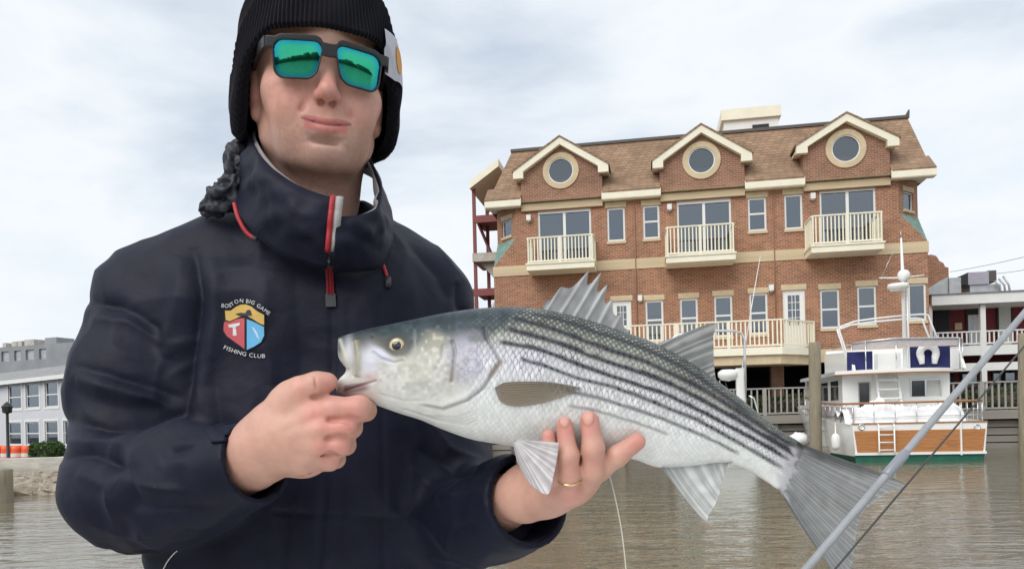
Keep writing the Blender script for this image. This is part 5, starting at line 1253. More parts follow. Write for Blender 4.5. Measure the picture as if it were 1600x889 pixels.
# ---------------------------------------------------------------- sunglasses
def specs():
    root = empty('sunglasses', HW((0, .01, 0)), label='black square sunglasses with green mirrored lenses on the angler\'s face', category='sunglasses')
    inv = Matrix.Translation(-Vector(root.location))
    def ch(name, me, m):
        o = link(name, me, m); o.parent = root; o.matrix_parent_inverse = inv; return o
    tilt = math.tan(R(4.5))
    def ysurf(x, z): return .0185 - 2.6 * x * x - .9 * z * z + z * tilt
    def lens2(x, z, grow=0.0):
        ax = np.abs(x); cxx, czz = .0364, -.0015; hz_, r_ = .0205 + grow, .0115 + grow * .5; hx_ = .0252 + grow + (z - czz) * .15
        u = ax - cxx + (z - czz) * .056; v = z - czz + (ax - cxx) * .06
        qx, qz = np.abs(u) - hx_ + r_, np.abs(v) - hz_ + r_
        return np.hypot(np.maximum(qx, 0), np.maximum(qz, 0)) + np.minimum(np.maximum(qx, qz), 0) - r_
    h = .0007; xs = np.arange(-.076, .076, h); zs_ = np.arange(-.036, .034, h); ys = np.arange(-.035, .032, h)
    s = SDF((xs[0], ys[0], zs_[0]), (xs[-1], ys[-1], zs_[-1]), h)
    X, Y, Z = s.ax[0][:, None, None], s.ax[1][None, :, None], s.ax[2][None, None, :]
    lens = lens2(X, Z); out = np.minimum(lens2(X, Z, .0012), lens2(X, Z - .0042, .0012))
    br = np.maximum(np.abs(X) - .014, np.abs(Z - .0122 - 12 * X * X) - .0068)
    ep = np.maximum(np.abs(np.abs(X) - .0655) - .0050, np.abs(Z - .0145) - .0058)
    o2 = np.minimum(np.minimum(out, br), ep); d2 = np.maximum(o2, -lens)
    d = np.maximum(d2, np.abs(Y - ysurf(X, Z)) - .0020) - .0003
    s.D[:] = d.astype(np.float32)
    V, F_ = s.mesh(); V = smooth_mesh(V, F_, 1)
    if np.linalg.det(RH) < 0: F_ = F_[:, ::-1]
    fm = mat('matt_black_acetate', (.018, .018, .020), .35); ch('frame', mesh_np('frame', HW(V), F_), fm)
    lm = bpy.data.materials.new('green_mirror_lens'); lm.use_nodes = True; t = lm.node_tree; b = t.nodes['Principled BSDF']; b.inputs['Metallic'].default_value = 1; b.inputs['Roughness'].default_value = .03
    at_ = N(t, 'ShaderNodeAttribute', attribute_name='Col'); t.links.new(at_.outputs['Color'], b.inputs['Base Color'])
    for sx in (-1, 1):
        n = 64; rr = np.linspace(0, 1, 18); vs_ = []
        for a in np.linspace(0, 2 * math.pi, n, endpoint=False):
            dx, dz = math.cos(a), math.sin(a); lo_, hi_ = 0, (.0325 / max(.1, abs(dx)) if dx * sx < 0 else .06)
            for _ in range(30):
                m_ = (lo_ + hi_) / 2
                if lens2(np.array(sx * .0345 + dx * m_), np.array(-.0015 + dz * m_)) < .0006: lo_ = m_
                else: hi_ = m_
            for q in rr: vs_.append((sx * .0345 + dx * lo_ * q, -.0015 + dz * lo_ * q))
        vs_ = np.array(vs_); L3 = np.stack([vs_[:, 0], ysurf(vs_[:, 0], vs_[:, 1]) - .0008, vs_[:, 1]], 1)
        i, j = np.meshgrid(np.arange(n), np.arange(len(rr) - 1), indexing='ij'); k = len(rr); F_ = np.stack([i * k + j, i * k + j + 1, ((i + 1) % n) * k + j + 1, ((i + 1) % n) * k + j], -1).reshape(-1, 4)
        # mirror coating turns from green to blue towards the rim
        e = np.tile(rr, n); col = np.array([.045, .47, .27]) + (np.array([.02, .31, .45]) - np.array([.045, .47, .27])) * (sstep(.62, 1.0, e))[:, None]
        me = mesh_np('lens', HW(L3), F_ if sx else F_); set_col(me, col); ch('lens', me, lm)
        # temple arm back to the ear
        pts = [(sx * .0705, ysurf(.0705, .0145) - .001, .0145), (sx * .0755, -.022, .0145), (sx * .0795, -.055, .012), (sx * .080, -.095, .006), (sx * .079, -.112, -.008)]
        mb = MB(); vs2 = []
        for (x, y, z), hh in zip(pts, (.0060, .0055, .0045, .004, .003)): vs2 += [HW((x - sx * .0022, y, z - hh)), HW((x + sx * .0022, y, z - hh)), HW((x + sx * .0022, y, z + hh)), HW((x - sx * .0022, y, z + hh))]
        mb.add(vs2, [(4 * q + a, 4 * q + (a + 1) % 4, 4 * q + 4 + (a + 1) % 4, 4 * q + 4 + a) for q in range(4) for a in range(4)] + [(0, 1, 2, 3), (16, 17, 18, 19)])
        ch('temple', mb.mesh('temple'), fm)
specs()
# ================================================================ jacket
def jacket_mat():
    m = bpy.data.materials.new('navy_nylon'); m.use_nodes = True; t = m.node_tree; b = t.nodes['Principled BSDF']
    b.inputs['Base Color'].default_value = (.0085, .0105, .024, 1); b.inputs['Roughness'].default_value = .55; b.inputs['Specular IOR Level'].default_value = .22
    b.inputs['Sheen Weight'].default_value = .05; b.inputs['Sheen Roughness'].default_value = .5; b.inputs['Sheen Tint'].default_value = (.6, .65, .9, 1)
    co = N(t, 'ShaderNodeTexCoord'); n = N(t, 'ShaderNodeTexNoise', i_Scale=24.0, i_Detail=4.0, i_Roughness=.5, i_Distortion=.3); t.links.new(co.outputs['Object'], n.inputs['Vector'])
    wv = N(t, 'ShaderNodeTexNoise', i_Scale=1500.0, i_Detail=2.0); t.links.new(co.outputs['Object'], wv.inputs['Vector'])
    bp = N(t, 'ShaderNodeBump', i_Strength=.40, i_Distance=.006); t.links.new(n.outputs[0], bp.inputs['Height']); b2 = N(t, 'ShaderNodeBump', i_Strength=.25, i_Distance=.0006); t.links.new(wv.outputs[0], b2.inputs['Height']); t.links.new(bp.outputs[0], b2.inputs['Normal']); t.links.new(b2.outputs[0], b.inputs['Normal'])
    rr = ramp(t, [(0.35, (.0030, .0040, .0145)), (.7, (.0060, .0074, .0225))]); t.links.new(n.outputs[0], rr.inputs[0]); t.links.new(rr.outputs[0], b.inputs['Base Color'])
    return m
NAVY = jacket_mat()
def build_jacket():
    a = P(475, 650, 1.05); s = SDF(a - np.array([.42, .40, .34]), a + np.array([.42, .22, .32]), .0036)
    # torso
    xt = P(478, 650, 1.055)[0]
    s.rbox((xt, 1.055, 1.26), (.080, .015, .20), .125, .03)
    s.rbox((xt, 1.06, 1.595), (.085, .022, .045), .112, .05)
    for p, q, ra, rb in (((440, 395, 1.07), (240, 474, 1.03), .085, .068), ((540, 400, 1.07), (648, 473, 1.065), .080, .074)): s.cone(P(*p), P(*q), ra, rb, .045)
    # sleeve of the arm that holds the jaw
    s.cone(P(238, 474, 1.03), P(202, 600, .985), .069, .067, .03); s.cone(P(202, 600, .985), P(*ELB_R), .067, .064, .03)
    s.cone(P(*ELB_R), P(300, 757, .865), .065, .059, .03)
    c1, c0 = P(402, 722, .808), P(300, 757, .865); ax = (c1 - c0) / np.linalg.norm(c1 - c0)
    s.cone(c0, c1 + ax * .03, .059, .041, .02, cut=(c1, ax), hollow=(.0075, .05))
    # sleeve of the arm under the fish
    s.cone(P(652, 475, 1.065), P(*ELB_L), .073, .068, .03)
    c1, c0 = P(826, 781, .835), P(*ELB_L); ax = (c1 - c0) / np.linalg.norm(c1 - c0)
    s.cone(c0, c1 + ax * .03, .066, .050, .02, cut=(c1, ax), hollow=(.0075, .055))
    # neck hole
    s.cone(P(485, 330, 1.06), P(485, 250, 1.04), .062, .075, .01, 'sub')
    V, F_ = s.mesh(); V = smooth_mesh(V, F_, 2); Nn = normals(V, F_); pq = project(V); front = sstep(.25, -.15, Nn[:, 1])
    disp = np.zeros(len(V))
    # broad soft folds everywhere, then drawn folds
    w_ = V + .03 * np.stack([vnoise(V * 9, 11), vnoise(V * 9, 12), vnoise(V * 9, 13)], 1)
    disp += .0048 * vnoise(w_ * np.array([14, 14, 5]), 21) + .0030 * (1 - 2 * np.abs(vnoise(w_ * np.array([20, 20, 11]), 22))) * 1.0
    arm = sstep(330, 270, pq[:, 0]); arm2_ = sstep(520, 430, pq[:, 1]) * .6; elbow = np.exp(-(((pq[:, 0] - 190) / 120) ** 2 + ((pq[:, 1] - 740) / 130) ** 2))
    disp += .0050 * (1 - arm2_) * arm * (1 - 2.0 * np.abs(vnoise(w_ * np.array([16, 16, 34]), 26))) * .6; disp += .0065 * elbow * (1 - 1.8 * np.abs(vnoise(w_ * np.array([11, 11, 24]), 23)))
    arm2 = np.exp(-(((pq[:, 0] - 740) / 110) ** 2 + ((pq[:, 1] - 800) / 90) ** 2)); disp += .005 * arm2 * (1 - 1.8 * np.abs(vnoise(w_ * np.array([22, 14, 14]), 24)))
    def fold(pts, wid, amp):
        nonlocal disp
        d, t = pl_dist(pq, pts); disp = disp + front * amp * np.exp(-(d / (.85 * wid)) ** 1.35) * np.sin(np.clip(t, 0, 1) * math.pi) ** .5
    for pts, wid, amp in (([(300, 385), (312, 460), (300, 560), (284, 660)], 13, -.012), ([(282, 400), (276, 480), (262, 560)], 18, .006), ([(330, 400), (336, 500), (322, 600)], 16, .005),
                          ([(128, 470), (190, 480), (262, 520)], 11, -.007), ([(140, 500), (200, 505), (262, 540)], 13, .006), ([(112, 570), (180, 590), (284, 622)], 11, -.007), ([(118, 592), (190, 612), (280, 640)], 12, .006),
                          ([(98, 655), (170, 672), (240, 668), (300, 640)], 11, -.009), ([(110, 690), (190, 700), (280, 672), (340, 668)], 13, .009), ([(100, 720), (150, 712), (205, 735), (215, 800)], 11, -.008), ([(130, 740), (180, 760), (190, 830)], 13, .007),
                          ([(250, 720), (300, 700), (345, 665)], 10, -.006), ([(270, 700), (320, 690), (372, 690)], 10, .006), ([(240, 800), (330, 790), (420, 770)], 12, -.005), ([(300, 830), (360, 800), (420, 760)], 12, .005),
                          ([(330, 560), (350, 700), (440, 760)], 12, -.004), ([(660, 560), (700, 640), (770, 700)], 14, -.006), ([(640, 620), (700, 700), (760, 730)], 12, .006), ([(650, 700), (720, 740), (800, 735)], 12, -.007), ([(640, 730), (700, 780), (790, 760)], 12, .006),
                          ([(700, 830), (770, 810), (850, 780)], 12, -.005), ([(650, 800), (700, 850), (760, 880)], 14, .006), ([(640, 380), (690, 430), (705, 470)], 9, -.006), ([(716, 440), (722, 480), (742, 500)], 9, -.008), ([(560, 430), (590, 520), (580, 620)], 16, .004),
                          ([(400, 600), (380, 700), (470, 800)], 18, .003), ([(420, 420), (410, 520), (430, 600)], 20, .004), ([(460, 430), (470, 560), (455, 700)], 16, -.003)):
        fold(pts, wid, amp)
    # front placket: raised flap edge beside the zip, seams
    def line(pts, wid, amp):
        nonlocal disp
        d, _ = pl_dist(pq, pts); disp = disp + front * amp * np.exp(-(d / wid) ** 2)
    line([(516, 400), (520, 560), (512, 720), (498, 889)], 5, -.0028); line([(546, 470), (545, 600), (528, 889)], 4, -.0016); line([(590, 470), (596, 600), (600, 889)], 4, -.0012)
    line([(430, 800), (640, 810)], 4, -.0020)
    hem = sstep(0, 1, 0 * V[:, 0])
    for cc in (P(402, 722, .808), P(826, 781, .835)): disp *= .12 + .88 * sstep(.045, .085, np.linalg.norm(V - cc, axis=1))
    V = V + Nn * disp[:, None]
    return V, F_
jv, jf = build_jacket()
jacket = pchild('jacket', mesh_np('jacket', jv, jf), NAVY)
_deps = None
from mathutils.bvhtree import BVHTree
jbvh = BVHTree.FromPolygons([Vector(v) for v in jv], [tuple(f) for f in jf])
def on_jacket(px, py, lift=.001):
    """place on the jacket seen at a pixel, lifted towards the camera"""
    d = Vector(ray(px, py)); dn = d.normalized(); h = jbvh.ray_cast(Vector((0, 0, HC)) + dn * .3, dn)
    if h[0] is None: return np.array(P(px, py, .95))
    return np.array(h[0] - dn * lift)

def catmull(pts, n, closed=True):
    pts = np.asarray(pts, float); k = len(pts); out = []
    for i in np.linspace(0, k if closed else k - 1, n, endpoint=not closed):
        j = int(min(math.floor(i), k - 1 if closed else k - 2)); t = i - j
        g = (lambda q: pts[q % k]) if closed else (lambda q: pts[min(max(q, 0), k - 1)])
        p0, p1, p2, p3 = g(j - 1), g(j), g(j + 1), g(j + 2)
        out.append(.5 * (2 * p1 + (p2 - p0) * t + (2 * p0 - 5 * p1 + 4 * p2 - p3) * t * t + (3 * p1 - p0 - 3 * p2 + p3) * t ** 3))
    return np.array(out)
def grid_faces(n, k, closed=False):
    i, j = np.meshgrid(np.arange(n if closed else n - 1), np.arange(k - 1), indexing='ij'); i2 = (i + 1) % n
    return np.stack([i * k + j, i2 * k + j, i2 * k + j + 1, i * k + j + 1], -1).reshape(-1, 4)
def shell(name, G, m, par, thick, m2=None):
    """grid of points (n, k, 3) given a thickness; the far side may have its own material"""
    n, k = G.shape[:2]; V = G.reshape(-1, 3); F_ = grid_faces(n, k); Nn = normals(V, F_)
    W = V + Nn * thick; b = n * k; loop = [i * k for i in range(n)] + [(n - 1) * k + j for j in range(1, k)] + [i * k + k - 1 for i in range(n - 2, -1, -1)] + [j for j in range(k - 2, 0, -1)]
    rim = np.array([(loop[q], loop[(q + 1) % len(loop)], loop[(q + 1) % len(loop)] + b, loop[q] + b) for q in range(len(loop))])
    me = mesh_np(name, np.concatenate([V, W]), np.concatenate([F_[:, ::-1], F_ + b, rim])); me.materials.append(m)
    if m2: me.materials.append(m2); me.polygons.foreach_set('material_index', np.concatenate([np.zeros(len(F_)), np.ones(len(F_)), np.zeros(len(rim))]).astype(np.int32))
    return subchild(name, me, m, par)

# ---------------------------------------------------------------- stand-up collar, open at the front
LINING = mat('grey_lining', (.30, .29, .29), .8, bump=.2, bscale=300)
def collar():
    # from the zip round the subject's right, the nape, the left and back to the zip
    top = [(521, 309, .872), (500, 303, .872), (465, 289, .876), (425, 262, .893), (398, 228, .935), (396, 205, .995), (430, 190, 1.065), (500, 186, 1.09), (556, 208, 1.06), (578, 246, 1.0), (598, 292, .945), (592, 322, .905), (560, 336, .880), (528, 338, .870)]
    mid = [(519, 355, .868), (490, 348, .864), (440, 325, .866), (395, 290, .886), (366, 252, .935), (362, 230, 1.0), (410, 215, 1.085), (500, 208, 1.115), (575, 230, 1.085), (602, 275, 1.01), (612, 325, .945), (605, 362, .905), (565, 372, .878), (527, 378, .868)]
    bot = [(513, 420, .880), (480, 415, .878), (420, 392, .885), (368, 345, .912), (345, 300, .962), (350, 275, 1.02), (410, 260, 1.10), (500, 255, 1.13), (590, 275, 1.10), (622, 320, 1.03), (628, 372, .965), (610, 415, .925), (570, 425, .900), (522, 426, .882)]
    fit = lambda l, k: [(495 + (x - 495) * k, y, d) for x, y, d in l]
    mid = fit(mid, .87); bot = [(x, y, d + .012) for x, y, d in fit(bot, .90)]
    n = 110; C = [catmull([P(*p) for p in l], n, False) for l in (top, mid, bot)]
    k = 22; G = np.zeros((n, k, 3))
    for j in range(k):
        t = j / (k - 1); G[:, j] = C[0] * (1 - t) * (1 - 2 * t) + C[1] * 4 * t * (1 - t) + C[2] * t * (2 * t - 1)
    fl = G.reshape(-1, 3); nz = (.0045 * vnoise(fl * np.array([26, 26, 60]), 31) + .003 * vnoise(fl * 70, 32)) * np.tile(np.sin(np.linspace(0, 1, k) * math.pi) * .9 + .1, n)
    Nn = normals(fl, grid_faces(n, k)); fl = fl + Nn * nz[:, None]; G = fl.reshape(n, k, 3)
    o = shell('collar', G, NAVY, jacket, -.0028, None)
    # grey inner lining just inside
    ctr = C[0].mean(0); I = G[:, :14].copy(); d = ctr - I; d[..., 2] = 0; d /= np.linalg.norm(d, axis=-1, keepdims=True)
    shell('collar_lining', I[4:-3] + d[4:-3] * .0055, LINING, o, .0008)
    # zip edges: red piping on one side, grey tape on the other
    RED = mat('red_piping', (.42, .022, .03), .5, bump=.2, bscale=500); GREY = mat('grey_zip_tape', (.42, .41, .40), .7, bump=.3, bscale=600)
    e0 = G[0]; dv = np.array([.0, -.003, 0])
    MB().tube([p + dv for p in e0[:18]], .0032, 8).build('red_piping', RED, o)
    g2 = np.stack([e0[:18] + np.array([.0035, -.0025, 0]), e0[:18] + np.array([.0075, -.0035, 0]), e0[:18] + np.array([.0115, -.0005, 0])], 1); shell('zip_tape', g2, GREY, o, .0006)
    return o, RED, GREY
COLLAR, RED, GREY = collar()
# hood gathered behind the collar
def hood():
    """folded hood cloth bunched along the outside of the collar, at the subject's right and nape"""
    pts = [P(*p) for p in ((312, 330, .985), (336, 318, .962), (356, 300, .948), (366, 276, .948), (370, 254, .960), (384, 234, .985), (412, 222, 1.04), (470, 214, 1.115), (520, 214, 1.125), (560, 226, 1.10))]
    n, k = 150, 40; C = catmull(pts, n, False); T = np.gradient(C, axis=0); T /= np.linalg.norm(T, axis=1)[:, None]
    e1 = np.cross(T, np.array([0, -1., .2])); e1 /= np.linalg.norm(e1, axis=1)[:, None]; e2 = np.cross(T, e1)
    th = np.linspace(0, 2 * math.pi, k, endpoint=False); s_ = np.linspace(0, 1, n)
    prof = np.clip(np.interp(s_, [0, .06, .16, .26, .34, .45, .6, 1], [.1, .6, 1.0, .8, .62, .85, .9, .5]), .05, 1)
    A, TH = np.meshgrid(s_, th, indexing='ij')
    cr = .16 * np.sin(3 * TH + 5 * A) + .12 * np.sin(5 * TH - 22 * A + 1) + .10 * np.sin(38 * A + 2 * np.sin(2 * TH)) + .06 * np.sin(70 * A + TH * 2)
    q = np.stack([A.ravel() * 26, np.cos(TH).ravel() * 1.6, np.sin(TH).ravel() * 1.6], 1); cr = cr + (.28 * (1 - 2.4 * np.abs(vnoise(q, 42))) + .12 * vnoise(q * 2.3, 43)).reshape(A.shape)
    rad = .0165 * prof[:, None] * (1 + cr)
    V = C[:, None] + rad[..., None] * (np.cos(TH)[..., None] * e1[:, None] + .8 * np.sin(TH)[..., None] * e2[:, None])
    i, j = np.meshgrid(np.arange(n - 1), np.arange(k), indexing='ij'); F_ = np.stack([i * k + j, i * k + (j + 1) % k, (i + 1) * k + (j + 1) % k, (i + 1) * k + j], -1).reshape(-1, 4)
    subchild('gathered_hood', mesh_np('gathered_hood', V.reshape(-1, 3), F_), mat('grey_navy_nylon', (.010, .012, .021), .5, var=.3, scale=30, bump=.25, bscale=60), jacket)
hood()
# cords, zip pull, badge
def trims():
    BLK = mat('black_toggle', (.03, .032, .038), .45)
    def cord(pp, r=.0022, lift=.004): 
        pts = catmull([on_jacket(x, y, l) if l is not None else P(x, y, d) for x, y, l, d in pp], 24, False); return pts
    c = catmull([P(366, 318, .890), P(372, 340, .884), P(384, 362, .882), P(396, 372, .882)], 20, False); MB().tube(c, .0024, 8).build('drawcord', RED, jacket)
    MB().tube([c[-1], c[-1] + np.array([.004, -.001, -.002])], .0028, 8).build('cord_end', BLK, jacket)
    a = [on_jacket(586, 378, .02)] + [on_jacket(x, y, .0035) for x, y in ((590, 392), (598, 412), (605, 432))]; c = catmull(a, 20, False); MB().tube(c, .0021, 8).build('drawcord', RED, jacket)
    e = on_jacket(606, 434, .004), on_jacket(607, 449, .004); tg = MB(); tg.tube(e, [.0042, .0038], 10); tg.build('cord_toggle', BLK, jacket)
    # zip slider and pull tab
    s0, s1 = on_jacket(513, 403, .006), on_jacket(513, 419, .006); MB().tube([s0, s1], [.0045, .0038], 8).build('zip_slider', mat('zip_metal', (.12, .12, .13), .35, .8), jacket)
    def slab(p0, p1, hw, th, name, m):
        p0, p1 = np.array(p0), np.array(p1); x = np.array([hw, 0, 0]); y = np.array([0, -th, 0]); mb = MB()
        mb.hexa([p1 - x, p1 + x, p1 + x - y, p1 - x - y, p0 - x, p0 + x, p0 + x - y, p0 - x - y]); return mb.build(name, m, jacket)
    q0, q1, q2 = on_jacket(514, 417, .0075), on_jacket(516, 459, .005), on_jacket(517, 479, .005)
    slab(q0, q1, .0045, .0018, 'zip_pull', RED); 
    for dx in (-.002, .0018): MB().tube([q0 + np.array([dx, -.0022, 0]), q1 + np.array([dx, -.0022, 0])], .0011, 6).build('zip_pull_cord', mat('dark_red', (.28, .012, .02), .6), jacket)
    slab(q1, q2, .0062, .003, 'zip_pull_grip', BLK)
    # embroidered club badge: every piece follows the cloth
    badge = MB()
    def patch(poly, name, m, lift, par=None, thick=.0005):
        c = np.mean(poly, 0); pts = [tuple(c)]; n = len(poly)
        # refine so that it bends with the jacket
        mb = MB(); rings = 4; vs_ = [on_jacket(*c, lift)]
        for r in range(1, rings + 1):
            for x, y in poly: vs_.append(on_jacket(c[0] + (x - c[0]) * r / rings, c[1] + (y - c[1]) * r / rings, lift))
        fs = [(0, 1 + (i + 1) % n, 1 + i) for i in range(n)]
        for r in range(1, rings):
            a, b = 1 + (r - 1) * n, 1 + r * n; fs += [(a + i, a + (i + 1) % n, b + (i + 1) % n, b + i) for i in range(n)]
        mb.add(vs_, fs, True); return mb.build(name, m, par or BADGE)
    def dens(poly, n=6):
        out = []
        for a, b in zip(poly, poly[1:] + poly[:1]): out += [(a[0] + (b[0] - a[0]) * t / n, a[1] + (b[1] - a[1]) * t / n) for t in range(n)]
        return out
    Z = lambda x, y: (330 + x * .135, 450 + y * .135)            # from the close view of the badge
    TH = lambda n, c: mat(n, c, .75, bump=.25, bscale=1400)
    BADGE = empty('embroidered_badge'); BADGE.parent = jacket
    patch(dens([Z(150, 245), Z(210, 255), Z(270, 215), Z(330, 180), Z(400, 178), Z(470, 205), Z(540, 255), Z(625, 300), Z(625, 560), Z(590, 630), Z(500, 690), Z(400, 735), Z(280, 650), Z(170, 570), Z(130, 500), Z(140, 400)], 3), 'badge_ground', TH('black_thread', (.006, .006, .012)), .0014)
    patch(dens([Z(160, 262), Z(225, 262), Z(290, 215), Z(345, 192), Z(400, 190), Z(460, 212), Z(530, 268), Z(612, 312), Z(612, 428), Z(560, 410), Z(500, 350), Z(440, 310), Z(360, 318), Z(290, 350), Z(215, 385), Z(168, 370)], 3), 'badge_scroll', TH('gold_thread', (.66, .44, .12)), .0019)
    patch(dens([Z(160, 385), Z(215, 398), Z(280, 365), Z(345, 350), Z(385, 350), Z(385, 705), Z(290, 635), Z(180, 555), Z(142, 490), Z(145, 420)], 3), 'badge_red_field', TH('red_thread', (.56, .10, .12)), .0019)
    patch(dens([Z(412, 362), Z(470, 380), Z(540, 415), Z(610, 448), Z(612, 550), Z(575, 625), Z(490, 680), Z(412, 715)], 3), 'badge_blue_field', TH('blue_thread', (.14, .46, .76)), .0019)
    patch(dens([Z(275, 300), Z(340, 285), Z(400, 290), Z(415, 255), Z(450, 250), Z(462, 275), Z(470, 318), Z(400, 325), Z(320, 322)], 3), 'badge_fish', TH('dark_brown_thread', (.05, .035, .05)), .0024)
    patch(dens([Z(195, 425), Z(330, 400), Z(330, 430), Z(285, 440), Z(295, 550), Z(250, 552), Z(250, 445), Z(205, 455)], 3), 'badge_letter', TH('white_thread', (.72, .70, .72)), .0024)
    patch(dens([Z(465, 445), Z(500, 465), Z(535, 520), Z(560, 600), Z(530, 570), Z(500, 510)], 3), 'badge_swordfish', TH('pale_blue_thread', (.55, .68, .80)), .0024)
    WH = TH('white_letter_thread', (.70, .70, .70))
    def text_on(txt, path, size):
        cu = bpy.data.curves.new('lettering', 'FONT'); cu.size = 1.0; path = np.array(path, float); seg = np.hypot(*np.diff(path, axis=0).T); tot = seg.sum(); cum = np.concatenate([[0], np.cumsum(seg)])
        widths = []; glyphs = []
        for ch in txt:
            if ch == ' ': widths.append(.38); glyphs.append(None); continue
            cu.body = ch; ob = bpy.data.objects.new('lettering', cu); COL.objects.link(ob); me = bpy.data.meshes.new_from_object(ob.evaluated_get(bpy.context.evaluated_depsgraph_get())); bpy.data.objects.remove(ob)
            v = np.array([q.co[:2] for q in me.vertices]); widths.append(v[:, 0].max() - v[:, 0].min() + .16); glyphs.append((v - [v[:, 0].min(), 0], [tuple(p.vertices) for p in me.polygons])); bpy.data.meshes.remove(me)
        sc_ = tot / sum(widths); s0 = 0; mb = MB()
        for w_, g in zip(widths, glyphs):
            if g is not None:
                v, f = g; sc0 = (s0 + w_ / 2) * sc_; i = min(np.searchsorted(cum, sc0) - 1, len(seg) - 1); i = max(i, 0); t = (path[i + 1] - path[i]) / seg[i]; c = path[i] + t * (sc0 - cum[i]); nrm = np.array([t[1], -t[0]])
                wx = (v[:, 0] - (w_ - .16) / 2) * sc_; pts = c + wx[:, None] * t + (v[:, 1] * size)[:, None] * nrm
                mb.add([on_jacket(x, y, .0022) for x, y in pts], f)
            s0 += w_
        mb.build('lettering', WH, BADGE); bpy.data.curves.remove(cu)
    arc1 = [Z(*p) for p in ((112, 222), (170, 228), (225, 222), (275, 190), (320, 170), (350, 168), (400, 172), (450, 178), (500, 200), (560, 240), (610, 275), (665, 320))]
    text_on('BOSTON BIG GAME', catmull(arc1, 40, False), 8.6)
    arc2 = [Z(*p) for p in ((135, 700), (220, 735), (310, 765), (400, 788), (480, 800), (560, 808), (630, 806))]
    text_on('FISHING CLUB', catmull(arc2, 40, False), 8.8)
    tab = [(322, 668), (345, 660), (364, 668), (373, 682), (366, 694), (350, 690), (330, 692)]
    n_ = len(tab); c_ = np.mean(tab, 0); mb = MB(); vs_ = [on_jacket(c_[0] + (x - c_[0]) * k_, c_[1] + (y - c_[1]) * k_, l_) for k_, l_ in ((1, .0005), (.97, .0042), (.5, .0048)) for x, y in dens(tab, 4)]; m_ = n_ * 4
    mb.add(vs_ + [on_jacket(*c_, .0048)], [(q * m_ + i, q * m_ + (i + 1) % m_, (q + 1) * m_ + (i + 1) % m_, (q + 1) * m_ + i) for q in range(2) for i in range(m_)] + [(2 * m_ + i, 2 * m_ + (i + 1) % m_, 3 * m_) for i in range(m_)], True); mb.build('cuff_tab', NAVY, jacket)
    # pale thread hanging at the hem
    MB().tube(catmull([on_jacket(*p, .002) for p in ((255, 889), (262, 876), (272, 864), (277, 860))], 12, False), .0007, 5).build('loose_thread', WH, jacket)
trims()
# legs and boots, out of the picture
def lower_body():
    zf = person.location.z; x0 = person.location.x; s = SDF((x0 - .28, .88, zf - .02), (x0 + .28, 1.3, 1.12), .011)
    for sx in (-1, 1): s.chain([(x0 + sx * .09, 1.06, 1.04), (x0 + sx * .115, 1.05, .72), (x0 + sx * .13, 1.08, zf + .12)], [.105, .078, .062], .04)
    s.rbox((x0, 1.06, 1.03), (.08, .01, .03), .105)
    V, F_ = s.mesh(); pchild('trousers', mesh_np('trousers', V, F_), mat('grey_trousers', (.06, .06, .065), .8, bump=.3))
    for sx in (-1, 1):
        s = SDF((x0 + sx * .13 - .08, .82, zf - .01), (x0 + sx * .13 + .08, 1.2, zf + .22), .008); s.chain([(x0 + sx * .13, 1.09, zf + .17), (x0 + sx * .13, 1.09, zf + .06)], [.058, .055], .02); s.chain([(x0 + sx * .13, 1.08, zf + .05), (x0 + sx * .13, .90, zf + .042)], [.05, .042], .02)
        V, F_ = s.mesh(); V[:, 2] = np.maximum(V[:, 2], zf); pchild('boot', mesh_np('boot', V, F_), mat('rubber_boot', (.05, .045, .035), .5))
lower_body()
RING = empty('ring', P(889, 750, .752), label='thin gold band on the finger under the fish belly', category='ring')
def ring():
    c = P(889.5, 748, .7555); ax = P(888, 715, .7465) - P(889, 760, .760); ax /= np.linalg.norm(ax); e1 = np.cross(ax, [0, 1, 0]); e1 /= np.linalg.norm(e1); e2 = np.cross(ax, e1); r = .0122
    pts = [c + r * (math.cos(t) * e1 + math.sin(t) * e2) for t in np.linspace(0, 2 * math.pi, 40, endpoint=False)]
    mb = MB(); mb.tube(pts, .0011, 8, closed=True); o = link('band', mb.mesh('band'), mat('gold', (.80, .58, .30), .22, 1.0)); o.parent = RING; o.matrix_parent_inverse = Matrix.Translation(-Vector(RING.location))
ring()
# ================================================================ the fish
ST = [  # upper outline, lower outline (pixels), half thickness, depth
    ((529, 527), (526, 613), .021, .800), ((548, 521), (547, 621), .027, .800), ((577, 513), (585, 632), .033, .800), ((612, 506), (622, 645), .038, .800),
    ((650, 498), (657, 656), .042, .800), ((700, 488), (695, 672), .046, .800), ((750, 482), (737, 686), .049, .800), ((805, 480), (782, 694), .050, .800),
    ((860, 486), (832, 702), .050, .799), ((915, 499), (885, 712), .048, .798), ((970, 517), (940, 717), .045, .797), ((1020, 535), (985, 716), .041, .796),
    ((1070, 561), (1030, 730), .036, .795), ((1115, 591), (1080, 728), .031, .794), ((1155, 621), (1125, 723), .026, .793), ((1190, 650), (1160, 730), .021, .792),
    ((1220, 673), (1190, 747), .0165, .791), ((1245, 688), (1212, 762), .010, .790), ((1261, 698), (1229, 775), .0012, .789)]
def fish_frame(s_):
    """outline values at fractional station s_ (array)"""
    T = np.array([[*a, *b, w_, d] for a, b, w_, d in ST]); k = len(T); i = np.clip(np.floor(s_).astype(int), 0, k - 2); t = (s_ - i)[:, None]
    g = lambda q: T[np.clip(q, 0, k - 1)]
    p0, p1, p2, p3 = g(i - 1), g(i), g(i + 1), g(i + 2)
    return .5 * (2 * p1 + (p2 - p0) * t + (2 * p0 - 5 * p1 + 4 * p2 - p3) * t * t + (3 * p1 - p0 - 3 * p2 + p3) * t ** 3)
